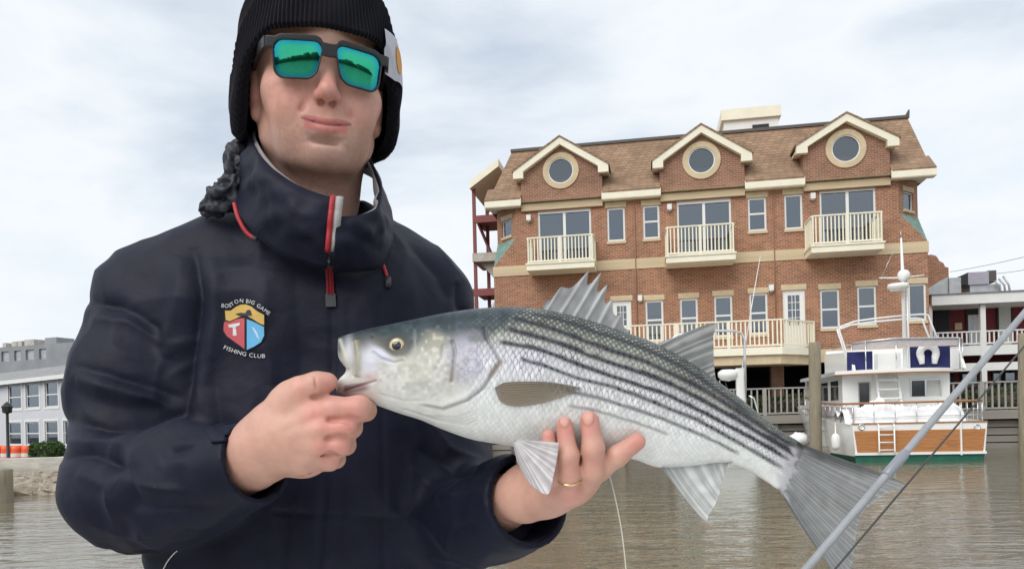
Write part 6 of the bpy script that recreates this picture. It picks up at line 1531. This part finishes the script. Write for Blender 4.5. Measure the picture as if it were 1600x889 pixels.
def PV(px, py, d):
    """vectorised P"""
    a = (px - PPX) / FPX; b = (PPY - py) / FPX
    return np.stack([(a * math.cos(ROLL) + b * math.sin(ROLL)) * d, d * np.ones_like(a), HC + (-a * math.sin(ROLL) + b * math.cos(ROLL)) * d], -1)
def fish_points(s_, th):
    """surface for station s_ and angle th (0 back, pi belly; sin>0 near side)"""
    A = fish_frame(s_); c, sn = np.cos(th), np.sin(th)
    hv = np.sign(c) * np.abs(c) ** .92; v = (1 - hv) / 2
    px = A[:, 0] + (A[:, 2] - A[:, 0]) * v; py = A[:, 1] + (A[:, 3] - A[:, 1]) * v
    px = px + 15 * np.exp(-((v - .60) / .17) ** 2) * np.clip(1 - s_ / 1.4, 0, 1)
    wid = A[:, 4] * np.sign(sn) * np.abs(sn) ** .80 * (1 - .18 * np.clip(.45 - v, 0, 1)) * (1 - .10 * np.clip(v - .75, 0, 1) * 4)
    return px, py, A[:, 5] - wid, v
STRIPES = [([(827, 489), (871, 498), (921, 516), (972, 531), (1022, 552), (1073, 577), (1130, 617), (1190, 660)], 2.6, .75),
    ([(800, 497), (820, 501), (871, 516), (914, 533), (955, 548), (1009, 565), (1056, 587), (1107, 613), (1160, 647), (1215, 682), (1255, 706)], 3.2, .9),
    ([(790, 512), (820, 521), (871, 535), (921, 555), (965, 570), (1009, 584), (1056, 603), (1107, 630), (1157, 658), (1228, 701), (1260, 719)], 3.4, 1.0),
    ([(774, 533), (831, 543), (864, 553), (904, 570), (955, 587), (1002, 603), (1042, 616), (1107, 648), (1182, 688), (1254, 730)], 3.0, 1.0),
    ([(809, 559), (856, 573), (904, 591), (955, 603), (1009, 623), (1088, 655), (1163, 696), (1241, 742)], 2.9, .85),
    ([(880, 610), (935, 621), (982, 636), (1036, 654), (1090, 677), (1124, 692), (1160, 712)], 2.6, .72),
    ([(887, 633), (931, 641), (978, 655), (1009, 665), (1049, 680)], 2.2, .5)]
def build_fish():
    ns, nt_ = 1000, 400
    s_ = np.linspace(0, len(ST) - 1, ns); th = np.linspace(0, 2 * math.pi, nt_, endpoint=False)
    S, T = np.meshgrid(s_, th, indexing='ij'); S, T = S.ravel(), T.ravel()
    px, py, d, v = fish_points(S, T); V = PV(px, py, d)
    # what the near side shows at the same place: paint both sides alike
    Tn = np.where(np.sin(T) < 0, 2 * math.pi - T, T); pxn, pyn, dn, _ = fish_points(S, Tn); PQ = project(PV(pxn, pyn, dn))
    F_ = grid_faces(ns, nt_); 
    i, j = np.meshgrid(np.arange(ns - 1), np.arange(nt_), indexing='ij'); F_ = np.stack([i * nt_ + j, i * nt_ + (j + 1) % nt_, (i + 1) * nt_ + (j + 1) % nt_, (i + 1) * nt_ + j], -1).reshape(-1, 4)
    x, y = PQ.T
    n3 = np.stack([x, y, v * 10], 1)
    big = vnoise(n3 / np.array([60, 40, 10.]), 51); mid_ = vnoise(n3 / np.array([18, 12, 10.]), 52); fine = vnoise(n3 / np.array([6, 6, 10.]), 53)
    # ---- scales: rows along the body, staggered
    A = fish_frame(s_); arc = np.concatenate([[0], np.cumsum(np.hypot(np.diff(A[:, [0, 2]].mean(1)), np.diff(A[:, [1, 3]].mean(1))))]); AR = np.repeat(arc, nt_)
    cell = 9.6 - 2.6 * sstep(8, 17, S); uS = np.repeat(np.concatenate([[0], np.cumsum(np.diff(arc) / (9.6 - 2.6 * sstep(8, 17, s_))[1:])]), nt_)
    rv = (Tn / math.pi) * 44 + .12 * mid_; uS = uS + .10 * fine
    best = np.full(len(S), 1e9); rho = np.full(len(S), 1.0); dut = np.zeros(len(S)); lab = np.zeros(len(S)); r0 = np.floor(rv)
    for dr in (-1, 0, 1):
        r_ = r0 + dr; off = .5 * (r_ % 2); i0 = np.floor(uS - off)
        for di in (-1, 0, 1):
            cu_ = i0 + di + off; du = uS - cu_; dw = (rv - r_ - .5) * .56; rr_ = np.sqrt(du ** 2 + dw ** 2) / .66
            m = (rr_ < 1) & (cu_ < best); best[m] = cu_[m]; rho[m] = rr_[m]; dut[m] = du[m]; lab[m] = (r_ * 37.7 + (i0 + di) * 91.3)[m]
    lobe = np.clip(1 - rho ** 2, 0, 1); edge = sstep(.72, .98, rho); rnd = np.sin(lab * 12.9898) * 43758.5; rnd = rnd - np.floor(rnd); uc = dut / .66 * .5
    on_body = sstep(5.55, 6.15, S + .55 * np.abs(v - .42) * 1.2 - .1) * sstep(18, 17, S)
    # ---- base colour: dark back, silver flank, white belly
    vv = v + .015 * big
    c = np.zeros((len(S), 3)); 
    def lerp(stops):
        xs = [a for a, _ in stops]; return np.stack([np.interp(vv, xs, [b[q] for _, b in stops]) for q in range(3)], 1)
    bodyc = lerp([(0, (.030, .038, .040)), (.06, (.065, .072, .062)), (.13, (.155, .16, .135)), (.22, (.31, .31, .28)), (.32, (.47, .47, .48)), (.48, (.62, .62, .635)), (.62, (.67, .685, .685)), (.78, (.74, .755, .745)), (1, (.78, .79, .77))])
    headc = lerp([(0, (.040, .062, .075)), (.14, (.055, .080, .090)), (.22, (.10, .12, .115)), (.32, (.30, .305, .28)), (.44, (.48, .475, .44)), (.62, (.64, .63, .60)), (.8, (.74, .74, .71)), (1, (.78, .78, .75))])
    hw_ = sstep(6.4, 5.4, S + .4 * (v - .4)); c[:] = bodyc + (headc - bodyc) * hw_[:, None]
    c *= (1 + (.16 * mid_ + .12 * fine + .08 * big) * (1 - .7 * sstep(.5, .75, v)))[:, None]
    def blend(col, w_, cc=c): w_ = np.clip(w_, 0, 1); cc += (np.array(col) - cc) * w_[:, None]
    disp = np.zeros(len(S))
    # pearly lilac tint on the shoulder
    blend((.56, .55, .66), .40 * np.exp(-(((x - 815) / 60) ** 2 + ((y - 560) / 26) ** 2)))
    # scales
    sc_amp = on_body; tone = (.34 * (rnd - .5) - (.75 - .42 * sstep(.42, .62, v)) * edge * (1 + .8 * mid_) + .25 * lobe) * on_body
    c *= (1 + .75 * tone * (1 - .6 * sstep(.55, .8, v)))[:, None]
    up = on_body * sstep(.42, .12, v); blend((.44, .47, .44), .62 * up * sstep(.60, .95, lobe) * (.35 + rnd))
    disp += .00040 * sc_amp * ((.5 + dut) * .9 - edge * .5 + .25 * (rnd - .5)) * (1 - .35 * sstep(.6, .9, v))
    # ---- dark stripes broken up by the scales
    Qp = PQ
    for pts, wid, al in STRIPES:
        m = (x > pts[0][0] - 12) & (x < pts[-1][0] + 12) & (np.abs(y - np.interp(x, [p[0] for p in pts], [p[1] for p in pts])) < 22)
        if not m.any(): continue
        dd, tt = pl_dist(Qp[m] + 1.0 * np.stack([fine[m], mid_[m]], 1), pts); w2 = 1.15 * wid * (1 + .25 * mid_[m]) * (1 + .2 * (1 - v[m]))
        a = np.exp(-(dd / w2) ** 2.6) * al * sstep(0, .03, tt) * sstep(1.0, .93, tt) * (.75 + .35 * sstep(.95, .5, rho[m]) * (.5 + rnd[m]))
        w_ = np.zeros(len(S)); w_[m] = a; blend((.020, .018, .030), 1.0 * w_)
    # ---- head furniture
    def groove(pts, wid, amp, col=None, al=.6, m=None):
        nonlocal disp
        dd, tt = pl_dist(PQ, pts); k = np.exp(-(dd / wid) ** 2) * sstep(0, .06, tt) * sstep(1, .94, tt)
        disp = disp + amp * k
        if col is not None: blend(col, al * k)
        return k
    op = [(752, 508), (759, 530), (774, 556), (779, 566), (768, 582), (752, 606), (727, 625), (689, 638), (645, 630)]
    groove([(p[0] + 3, p[1] + 1) for p in op], 3.2, -.0022, (.22, .22, .24), .55); groove([(p[0] - 4, p[1] - 1) for p in op], 6, .0012)
    groove([(765, 590), (776, 572), (784, 562)], 4, -.0008, (.34, .29, .20), .6)
    groove([(706, 530), (711, 548), (708, 575), (705, 600)], 2.6, -.0022, (.22, .20, .19), .65); groove([(694, 536), (690, 560), (680, 580)], 3, -.0006, (.42, .41, .44), .4); groove([(698, 590), (690, 612), (670, 622)], 3, -.0006, (.42, .42, .40), .35)
    groove([(736, 540), (742, 562), (738, 590)], 5, .0005, (.50, .49, .58), .5)
    for k_ in range(4): groove([(620 + 10 * k_, 636 + 3 * k_), (660 + 8 * k_, 650 + 2.5 * k_), (715 + 4 * k_, 652 + 4 * k_), (748, 640 + 5 * k_)], 1.8, -.0005, (.56, .57, .56), .35)
    # dark slate cap of the head with a blotchy edge, olive and pearl patches on the cheek
    net = np.exp(-(vnoise(n3 / np.array([7, 6, 10.]), 55) / .16) ** 2); hm = hw_
    yb = np.interp(x, [520, 560, 590, 612, 640, 662, 700, 740, 770, 800, 830], [524, 524, 531, 536, 548, 530, 521, 531, 524, 503, 490])
    cap_ = sstep(9, -9, y - yb - 9 * mid_ - 4 * fine) * sstep(830, 790, x); blend((.035, .052, .062), .88 * cap_); c[:] *= (1 + .25 * cap_ * (mid_ + fine))[:, None]
    blend((.060, .055, .042), .85 * np.exp(-(((x - 585) / 34) ** 2 + ((y - 534 - (x - 585) * .12) / 9) ** 2) ** 1.5) * (1 + .5 * mid_))
    blend((.31, .30, .23), .8 * np.exp(-(((x - 678) / 22) ** 2 + ((y - 534) / 17) ** 2) ** 1.5) * (.8 + .9 * mid_)); blend((.62, .61, .57), .5 * sstep(.2, .6, fine) * np.exp(-(((x - 676) / 28) ** 2 + ((y - 540) / 22) ** 2)))
    ck = np.exp(-(((x - 730) / 34) ** 2 + ((y - 560) / 40) ** 2) ** 2); blend((.50, .49, .60), .55 * ck); blend((.22, .20, .28), .55 * ck * net); blend((.12, .13, .14), .8 * sstep(-.1, .5, mid_ + .4 * big) * np.exp(-(((x - 748) / 22) ** 2 + ((y - 528) / 14) ** 2)))
    ck2 = np.exp(-(((x - 650) / 60) ** 2 + ((y - 585) / 34) ** 2) ** 2); c[:] *= (1 + .22 * ck2 * (fine + .6 * mid_))[:, None]; blend((.36, .36, .35), .30 * ck2 * net); blend((.74, .72, .64), .5 * ck2 * sstep(.25, .6, fine))
    blend((.30, .27, .20), .45 * np.exp(-(((x - 705) / 6) ** 2 + ((y - 590) / 18) ** 2)))
    groove([(580, 524), (584, 527)], 2.4, -.001, (.03, .03, .03), .7)
    # dark ring round the eye and lilac patch below it
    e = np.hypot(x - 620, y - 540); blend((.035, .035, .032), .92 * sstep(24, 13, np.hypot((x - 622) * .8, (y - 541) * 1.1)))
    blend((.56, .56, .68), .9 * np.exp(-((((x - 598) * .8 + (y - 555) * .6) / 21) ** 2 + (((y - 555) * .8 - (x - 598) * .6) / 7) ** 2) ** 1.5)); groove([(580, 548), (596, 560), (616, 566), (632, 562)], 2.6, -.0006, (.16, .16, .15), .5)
    # pale gold tint on the cheek
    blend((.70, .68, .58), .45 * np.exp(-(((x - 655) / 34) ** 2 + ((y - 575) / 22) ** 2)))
    # jaws: white lip, olive maxilla strap, lilac skin, mauve membrane at the corner
    groove([(556, 530), (560, 555), (558, 590)], 5.5, .0016, (.30, .27, .17), .8); groove([(551, 532), (553, 560), (551, 590)], 2, -.0010, (.40, .38, .34), .5)
    blend((.60, .60, .72), .8 * np.exp(-(((x - 578) / 13) ** 2 + ((y - 566) / 24) ** 2))); blend((.62, .60, .66), .7 * np.exp(-(((x - 545) / 7) ** 2 + ((y - 548) / 24) ** 2)))
    groove([(531, 528), (537, 548), (543, 578)], 3.4, .0008, (.52, .50, .42), .75)
    blend((.30, .20, .22), .85 * sstep(1, .4, np.abs((y - 606 + (x - 552) * .14) / 9)) * sstep(534, 540, x) * sstep(583, 566, x)); blend((.55, .30, .28), .5 * np.exp(-(((x - 578) / 12) ** 2 + ((y - 590) / 8) ** 2)))
    groove([(536, 612), (560, 604), (590, 594)], 2.2, -.0012, (.30, .20, .20), .5); groove([(533, 580), (530, 598), (528, 612)], 4, .0010, (.72, .70, .68), .8)
    groove([(590, 615), (630, 626), (668, 626)], 2.5, -.0006, (.60, .60, .58), .4)
    # bases of the tail rays
    jag = S + .55 * vnoise(np.stack([v * 17, S * .6, S * 0], 1), 61); blend((.27, .28, .29), .95 * sstep(17.2, 17.75, jag)); blend((.62, .60, .66), .75 * sstep(16.6, 17.1, jag) * sstep(17.75, 17.2, jag) * sstep(.08, .2, v))
    Nn = normals(V, F_); ctr = V.reshape(ns, nt_, 3).mean(1)[np.repeat(np.arange(ns), nt_)]; Nn *= np.sign((Nn * (V - ctr)).sum(1))[:, None]
    V = V + Nn * disp[:, None]
    # mouth: the lip turns in and the throat runs back
    base = V.reshape(ns, nt_, 3)[0]; inner = []; cin = []
    c0 = base.mean(0); axis = V.reshape(ns, nt_, 3)[90].mean(0) - c0
    for q, (k_, sh) in enumerate(((.93, -.02), (.86, .06), (.74, .25), (.5, .6), (.02, .85))): inner.append(c0 + (base - c0) * k_ + axis * sh); cin.append(np.tile([(.70, .68, .64), (.60, .52, .50), (.42, .30, .29), (.25, .15, .15), (.1, .05, .05)][q], (nt_, 1)))
    b0 = len(V); Vi = np.concatenate(inner); Fi = []
    prev = np.arange(nt_)
    for q in range(5):
        cur = b0 + q * nt_ + np.arange(nt_); Fi.append(np.stack([prev, cur, np.roll(cur, -1), np.roll(prev, -1)], 1)); prev = cur
    V = np.concatenate([V, Vi]); C = np.concatenate([c] + cin); F_ = np.concatenate([F_] + Fi)
    return V, F_, np.clip(C, .005, .9)
FISH = empty('striped_bass', P(800, 600, .80), label='large silver fish with dark stripes held up by both hands', category='fish')
FINV = Matrix.Translation(-Vector(FISH.location))
def fchild(name, me, m, par=None):
    o = link(name, me, m)
    if par is None: o.parent = FISH; o.matrix_parent_inverse = FINV
    else: o.parent = par
    return o
def fish_mat():
    m = vcol_mat('wet_fish_skin', rough=.42, spec=.28, coat=.05, bump=.10, bscale=900, bdist=.0006); b = m.node_tree.nodes['Principled BSDF']; b.inputs['Metallic'].default_value = .08
    b.inputs['Subsurface Weight'].default_value = .08; b.inputs['Subsurface Scale'].default_value = .004
    return m
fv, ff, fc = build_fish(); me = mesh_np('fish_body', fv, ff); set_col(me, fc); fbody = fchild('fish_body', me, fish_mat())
fbvh = BVHTree.FromPolygons([Vector(v) for v in fv], [tuple(f) for f in ff])
def on_fish(px, py, lift=0.0):
    dn = Vector(ray(px, py)).normalized(); h = fbvh.ray_cast(Vector((0, 0, HC)) + dn * .3, dn)
    return np.array(P(px, py, .80)) if h[0] is None else np.array(h[0] - dn * lift)
def fish_eye():
    c = on_fish(620, 540); dn = ray(620, 540); dn /= np.linalg.norm(dn); r = 13.2 * L(.765)
    nn = np.array([-.10, -1, .05]); nn /= np.linalg.norm(nn); e1 = np.cross(nn, [0, 0, 1]); e1 /= np.linalg.norm(e1); e2 = np.cross(nn, e1)
    vs_ = []; cs = []; n, k = 40, 16
    for i in range(k):
        q = i / (k - 1)
        for j in range(n):
            t = 2 * math.pi * j / n; rr = q * r; vs_.append(c + rr * (math.cos(t) * e1 + math.sin(t) * e2) + nn * (.0028 * (1 - q ** 2.2) - .0006))
            cs.append((.006, .006, .012) if q < .60 else ((.62, .52, .30) if q < .70 else ((.50, .42, .24) if q < .88 else (.10, .08, .05))))
    me = mesh_np('eye', np.array(vs_), grid_faces(k, n)); 
    i, j = np.meshgrid(np.arange(k - 1), np.arange(n), indexing='ij'); F_ = np.stack([i * n + j, (i + 1) * n + j, (i + 1) * n + (j + 1) % n, i * n + (j + 1) % n], -1).reshape(-1, 4)
    me = mesh_np('eye', np.array(vs_), F_); set_col(me, np.array(cs)); fchild('eye', me, vcol_mat('fish_eye', rough=.08, spec=.6, coat=.8))
fish_eye()
# ---- fins: membranes stretched on rays
def fin_mat(name, alpha=.78, trans=.25):
    m = bpy.data.materials.new(name); m.use_nodes = True; t = m.node_tree; b = t.nodes['Principled BSDF']; a = N(t, 'ShaderNodeAttribute', attribute_name='Col'); t.links.new(a.outputs['Color'], b.inputs['Base Color'])
    b.inputs['Roughness'].default_value = .38; tr = N(t, 'ShaderNodeBsdfTranslucent'); t.links.new(a.outputs['Color'], tr.inputs['Color']); m1 = N(t, 'ShaderNodeMixShader', i_0=trans); t.links.new(b.outputs[0], m1.inputs[1]); t.links.new(tr.outputs[0], m1.inputs[2])
    tp = N(t, 'ShaderNodeBsdfTransparent'); m2 = N(t, 'ShaderNodeMixShader'); al = N(t, 'ShaderNodeMath', operation='MULTIPLY', i_1=1.0); t.links.new(a.outputs['Alpha'], m2.inputs[0])
    t.links.new(tp.outputs[0], m2.inputs[1]); t.links.new(m1.outputs[0], m2.inputs[2]); o = t.nodes['Material Output']; t.links.new(m2.outputs[0], o.inputs[0]); return m
FIN = fin_mat('fin_membrane')
def fin(name, rays, dbase, dtip, nr, col, raycol, sag=0.0, amp=.0007, curve=0.0, base_on=False, branch=2.0, alpha=(.95, .72), wav=.0015, basecol=None, power=8, seed=1, spikes=False):
    """rays: (base pixel, tip pixel) in order; nr fin rays drawn between the first and the last"""
    rays = np.array([[*a, *b] for a, b in rays], float); k = len(rays); nu, nv = max(60, nr * 9), 34
    uu = np.linspace(0, k - 1, nu); i = np.clip(np.floor(uu).astype(int), 0, k - 2); t = (uu - i)[:, None]
    if sag: Rr = rays[i] * (1 - t) + rays[i + 1] * t
    else: Rr = catmull(rays, nu, False)
    f = t[:, 0] if sag else None
    tv = np.linspace(0, 1, nv); G = np.zeros((nu, nv, 3)); Cc = np.zeros((nu, nv, 4))
    ur = uu / (k - 1); ph = ur * nr + .25 * np.sin(ur * nr * 1.7 + seed) + .15 * np.sin(ur * nr * 4.1)
    spk = np.random.RandomState(seed).rand(200)[(ph * 1.0).astype(int) % 200]
    for j, q in enumerate(tv):
        sg = 1.0 if not sag else 1 - sag * np.abs(np.sin(np.clip(f, 0, 1) ** 1.5 * math.pi)) ** .8
        tq = q * sg; bx, by, tx, ty = Rr.T
        px = bx + (tx - bx) * tq; py = by + (ty - by) * tq
        if curve: nx, ny = -(ty - by), (tx - bx); px = px + nx * curve * q * (1 - q) * 1.0; py = py + ny * curve * q * (1 - q)
        d = dbase + (dtip - dbase) * q + wav * np.sin(ur * 9 + q * 3) * q
        ridge = np.abs(np.cos(math.pi * ph)) ** power if not sag else np.exp(-(np.minimum(f, 1 - f) / .10) ** 2)
        fork = np.abs(np.cos(math.pi * ph * branch)) ** 6 * sstep(.35, .7, np.full(nu, q)) if branch else 0
        rg = np.clip(ridge + .7 * fork, 0, 1)
        G[:, j] = PV(px, py, d - amp * rg)
        cm = np.array(col) + (np.array(raycol) - np.array(col)) * rg[:, None]
        if basecol is not None: cm = cm + (np.array(basecol) - cm) * sstep(.35, 0, np.full(nu, q))[:, None]
        if spikes: cm = cm + (np.array([.66, .64, .70]) - cm) * (.85 * sstep(.10 + .16 * spk, .02 + .12 * spk, np.full(nu, q)) * np.abs(np.sin(math.pi * ph)) ** .8 * sstep(.10, .25, ur))[:, None]
        Cc[:, j, :3] = cm; Cc[:, j, 3] = np.clip(alpha[0] + (alpha[1] - alpha[0]) * q + .25 * rg, 0, 1)
    Nn = vnoise(G.reshape(-1, 3) * 140, 70 + seed).reshape(nu, nv, 1); Cc[..., :3] *= (1 + .14 * Nn)
    # two faces with a little thickness
    V = G.reshape(-1, 3); B = V + np.array([0, .0009, 0]); b = nu * nv; F_ = grid_faces(nu, nv)
    loop = [a * nv for a in range(nu)] + [(nu - 1) * nv + j for j in range(1, nv)] + [a * nv + nv - 1 for a in range(nu - 2, -1, -1)] + [j for j in range(nv - 2, 0, -1)]
    rim = np.array([(loop[a], loop[(a + 1) % len(loop)], loop[(a + 1) % len(loop)] + b, loop[a] + b) for a in range(len(loop))])
    me = mesh_np(name, np.concatenate([V, B]), np.concatenate([F_, F_[:, ::-1] + b, rim])); at_ = me.color_attributes.new('Col', 'FLOAT_COLOR', 'POINT'); at_.data.foreach_set('color', np.concatenate([Cc.reshape(-1, 4)] * 2).astype(np.float32).ravel())
    return fchild(name, me, FIN)
fin('spiny_dorsal_fin', [((846, 488), (850, 473)), ((852, 488), (875, 449)), ((874, 494), (920, 421)), ((893, 502), (940, 423)), ((911, 509), (950, 441)), ((931, 516), (957, 465)), ((953, 524), (972, 488)), ((972, 530), (985, 515)), ((984, 534), (989, 528))], .799, .800, 8, (.40, .41, .42), (.62, .62, .63), sag=.30, amp=.0018, branch=0, alpha=(.93, .86), wav=.002)
fin('soft_dorsal_fin', [((1018, 542), (1034, 534)), ((1026, 546), (1113, 505)), ((1045, 556), (1114.5, 526)), ((1064, 566), (1115, 546)), ((1084, 579), (1115.5, 566)), ((1101, 590), (1117, 582)), ((1118, 601), (1120, 598))], .795, .797, 9, (.27, .28, .28), (.42, .42, .42), amp=.0008, curve=-.05, branch=1, alpha=(.97, .93), wav=.001)
fin('anal_fin', [((1030, 722), (1036, 734)), ((1036, 724), (1097, 809)), ((1052, 726), (1108, 802)), ((1072, 725), (1117, 788)), ((1096, 722), (1124, 772)), ((1120, 718), (1129, 750)), ((1141, 714), (1137, 731)), ((1146, 714), (1146, 721))], .790, .782, 9, (.52, .54, .54), (.72, .73, .72), amp=.0009, curve=.10, branch=2, alpha=(.95, .72), wav=.002, seed=2)
fin('tail_fin', [((1240, 689), (1262, 697)), ((1240, 690), (1407, 752)), ((1236, 698), (1388, 768)), ((1232, 708), (1362, 787)), ((1228, 718), (1347, 803)), ((1224, 728), (1340, 824)), ((1221, 738), (1336, 850)), ((1217, 748), (1331, 882)), ((1214, 758), (1318, 915)), ((1213, 760), (1230, 782))], .789, .772, 30, (.26, .27, .275), (.36, .365, .37), amp=.00035, curve=.04, branch=2, alpha=(.98, .80), wav=.003, basecol=(.27, .28, .29), power=4, seed=3, spikes=True)
fin('pelvic_fin', [((801, 689), (808, 722)), ((802, 689), (822, 747)), ((803, 689), (838, 764)), ((804, 689), (857, 771)), ((805, 688), (865, 742)), ((806, 687), (871, 712)), ((807, 686), (873, 691))], .760, .733, 7, (.56, .53, .55), (.76, .74, .74), amp=.0008, branch=2, alpha=(.96, .82), wav=.001, basecol=(.70, .70, .70), seed=4)
fin('pelvic_fin', [((796, 690), (800, 714)), ((798, 690), (818, 740)), ((801, 690), (838, 752)), ((803, 690), (856, 742)), ((805, 690), (866, 715))], .835, .845, 6, (.56, .53, .55), (.74, .72, .72), amp=.0007, branch=2, alpha=(.96, .82), seed=5)
def pectoral():
    """lies back along the near flank"""
    top = catmull([(773, 606), (788, 598), (820, 596), (862, 597), (908, 605)], 60, False); bot = catmull([(774, 608), (783, 628), (808, 635), (846, 630), (884, 619), (908, 607)], 60, False)
    nu, nv = 60, 30; G = np.zeros((nu, nv, 3)); C = np.zeros((nu, nv, 4))
    for a in range(nu):
        for b in range(nv):
            q = b / (nv - 1); p = top[a] * (1 - q) + bot[a] * q; u = a / (nu - 1); lift = .0022 + .0022 * math.sin(math.pi * min(1, u * 1.2)) * math.sin(math.pi * q) + .0005 * math.cos(q * 60)
            G[a, b] = on_fish(p[0], p[1], lift); base = np.array((.25, .205, .14)) * (1 - q) + np.array((.50, .42, .33)) * q; base = base + (np.array((.60, .55, .56)) - base) * (sstep(.22, .05, u) * (.4 + .6 * q)); base = base * (1 - .30 * abs(math.cos(q * 30)) ** 6) * (1 - .35 * sstep(.25, 0, np.array(q)) * u)
            C[a, b] = (*base, .92 - .62 * u * u - .15 * q)
    V = G.reshape(-1, 3); B = V + np.array([0, .0012, 0]); F_ = grid_faces(nu, nv); b0 = nu * nv
    me = mesh_np('pectoral_fin', np.concatenate([V, B]), np.concatenate([F_, F_[:, ::-1] + b0])); at_ = me.color_attributes.new('Col', 'FLOAT_COLOR', 'POINT'); at_.data.foreach_set('color', np.concatenate([C.reshape(-1, 4)] * 2).astype(np.float32).ravel()); fchild('pectoral_fin', me, FIN)
pectoral()

# ================================================================ rod and lines
def rod():
    a, b = P(1215, 941, .62), P(1640, 443, .75); root = empty('fishing_rod', a, label='grey fishing rod slanting up in front of the fish tail', category='fishing rod')
    inv = Matrix.Translation(-Vector(root.location)); G_ = mat('grey_rod_blank', (.31, .325, .345), .35, .1, var=.12, scale=40, coat=.3)
    def ch(name, mb, m): o = link(name, mb.mesh(name), m); o.parent = root; o.matrix_parent_inverse = inv
    dv = (b - a); a0 = a - dv * 1.1; b0 = b; b = a + dv * 3.2; n = 40
    ch('blank', MB().tube([a0 + (b - a0) * t for t in np.linspace(0, 1, n)], [.0044 - .0030 * t for t in np.linspace(0, 1, n)], 16), G_)
    f = P(1398, 727, .673); t0 = np.dot(f - a, dv) / (dv @ dv); u_ = dv / np.linalg.norm(dv)
    c = a + dv * t0; ch('ferrule', MB().tube([c - u_ * .016, c - u_ * .014, c + u_ * .012, c + u_ * .016], [.0037, .0046, .0045, .0036], 16), mat('wrapped_ferrule', (.24, .255, .29), .3, coat=.5))
    for q in (1.35, 1.8, 2.25, 2.7, 3.15):
        c = a + dv * q; r = .011 - .0025 * (q - 1); cc = c + np.array([.5, 0, -.87]) * (r + .004); e1 = np.array([0., 1, 0]); e2 = np.array([.5, 0, -.87]); mb = MB(); mb.tube([cc + r * (math.cos(t) * e1 + math.sin(t) * e2) for t in np.linspace(0, 2 * math.pi, 20, endpoint=False)], .0012, 6, closed=True); ch('guide', mb, M['steel'])
    h0 = a0; ch('grip', MB().tube([h0 - u_ * .25, h0 - u_ * .24, h0 + u_ * .1, h0 + u_ * .11], [.008, .013, .012, .007], 14), M['black'])
    l0, l1 = P(1290, 906, .64), P(1625, 512, .77); l1 = l0 + (l1 - l0) * 1.9; mb = MB(); mb.tube([l0 - (l1 - l0) * .6, l1], .0009, 6); o = mb.build('rod_line', mat('braided_line', (.06, .065, .06), .6), None, label='thin dark line running alongside the grey fishing rod', category='fishing line')
    pts = catmull([P(948, 735, .775), P(955, 752, .78), (P(966, 800, .78)), P(974, 850, .78), P(982, 930, .78)], 20, False); MB().tube(pts, .0007, 6).build('leader_line', mat('pale_leader', (.62, .60, .52), .4), None, label='pale leader line hanging below the hand under the fish', category='fishing line')
rod()

# ================================================================ the skiff underfoot and the far shore behind the camera
def skiff():
    root = empty('skiff', (0, 0, 0), label='small open boat the angler stands in', category='boat')
    zf = .27; n = 14; rows = []
    for i in range(n):
        t = i / (n - 1); y = -1.9 + 3.5 * t; hb = 1.05 * (1 - max(0, (t - .55) / .45) ** 2.4) + .02; rows.append((y, hb))
    def side(z0, z1, k0, k1): return [(s_ * (hb * k + .0), y, z) for y, hb in rows for s_ in (-1, 1) for k, z in ((k0, z0), (k1, z1))]
    mb = MB(); vs_ = side(-.2, .66, .8, 1.0); f = []
    for i in range(n - 1):
        for s_ in (0, 2): a = i * 4 + s_; f.append((a, a + 1, a + 5, a + 4))
    mb.add(vs_, f + [(0, 2, 3, 1)], True); hull = mb.build('hull', GEL, root)
    MB().add([(s_ * hb * .93, y, zf) for y, hb in rows for s_ in (-1, 1)], [(2 * i, 2 * i + 1, 2 * i + 3, 2 * i + 2) for i in range(n - 1)]).build('deck', GEL, root)
    MB().tube([(-hb, y, .66) for y, hb in rows] + [(hb, y, .66) for y, hb in rows[::-1]], .03, 8).build('gunwale', GEL, root)
skiff()
def far_shore():
    n = 240; xs = np.linspace(-420, 420, n); rs = np.random.RandomState(5); p = np.stack([xs / 14, xs * 0, xs * 0], 1); h = 7 + 3.5 * vnoise(p, 81) + 1.8 * vnoise(p * 3.1, 82)
    rows = [(-240, 0), (-242, .6), (-250, .9), (-300, 1.0)]; V = np.array([[x, y, -.5 + hh * k] for y, k in rows for x, hh in zip(xs, h)]); F_ = grid_faces(len(rows), n)
    link('hills', mesh_np('hills', V, F_), mat('wooded_bank', (.035, .05, .025), .9, var=.4, scale=.1), kind='structure', label='low wooded far bank across the harbour')
far_shore()
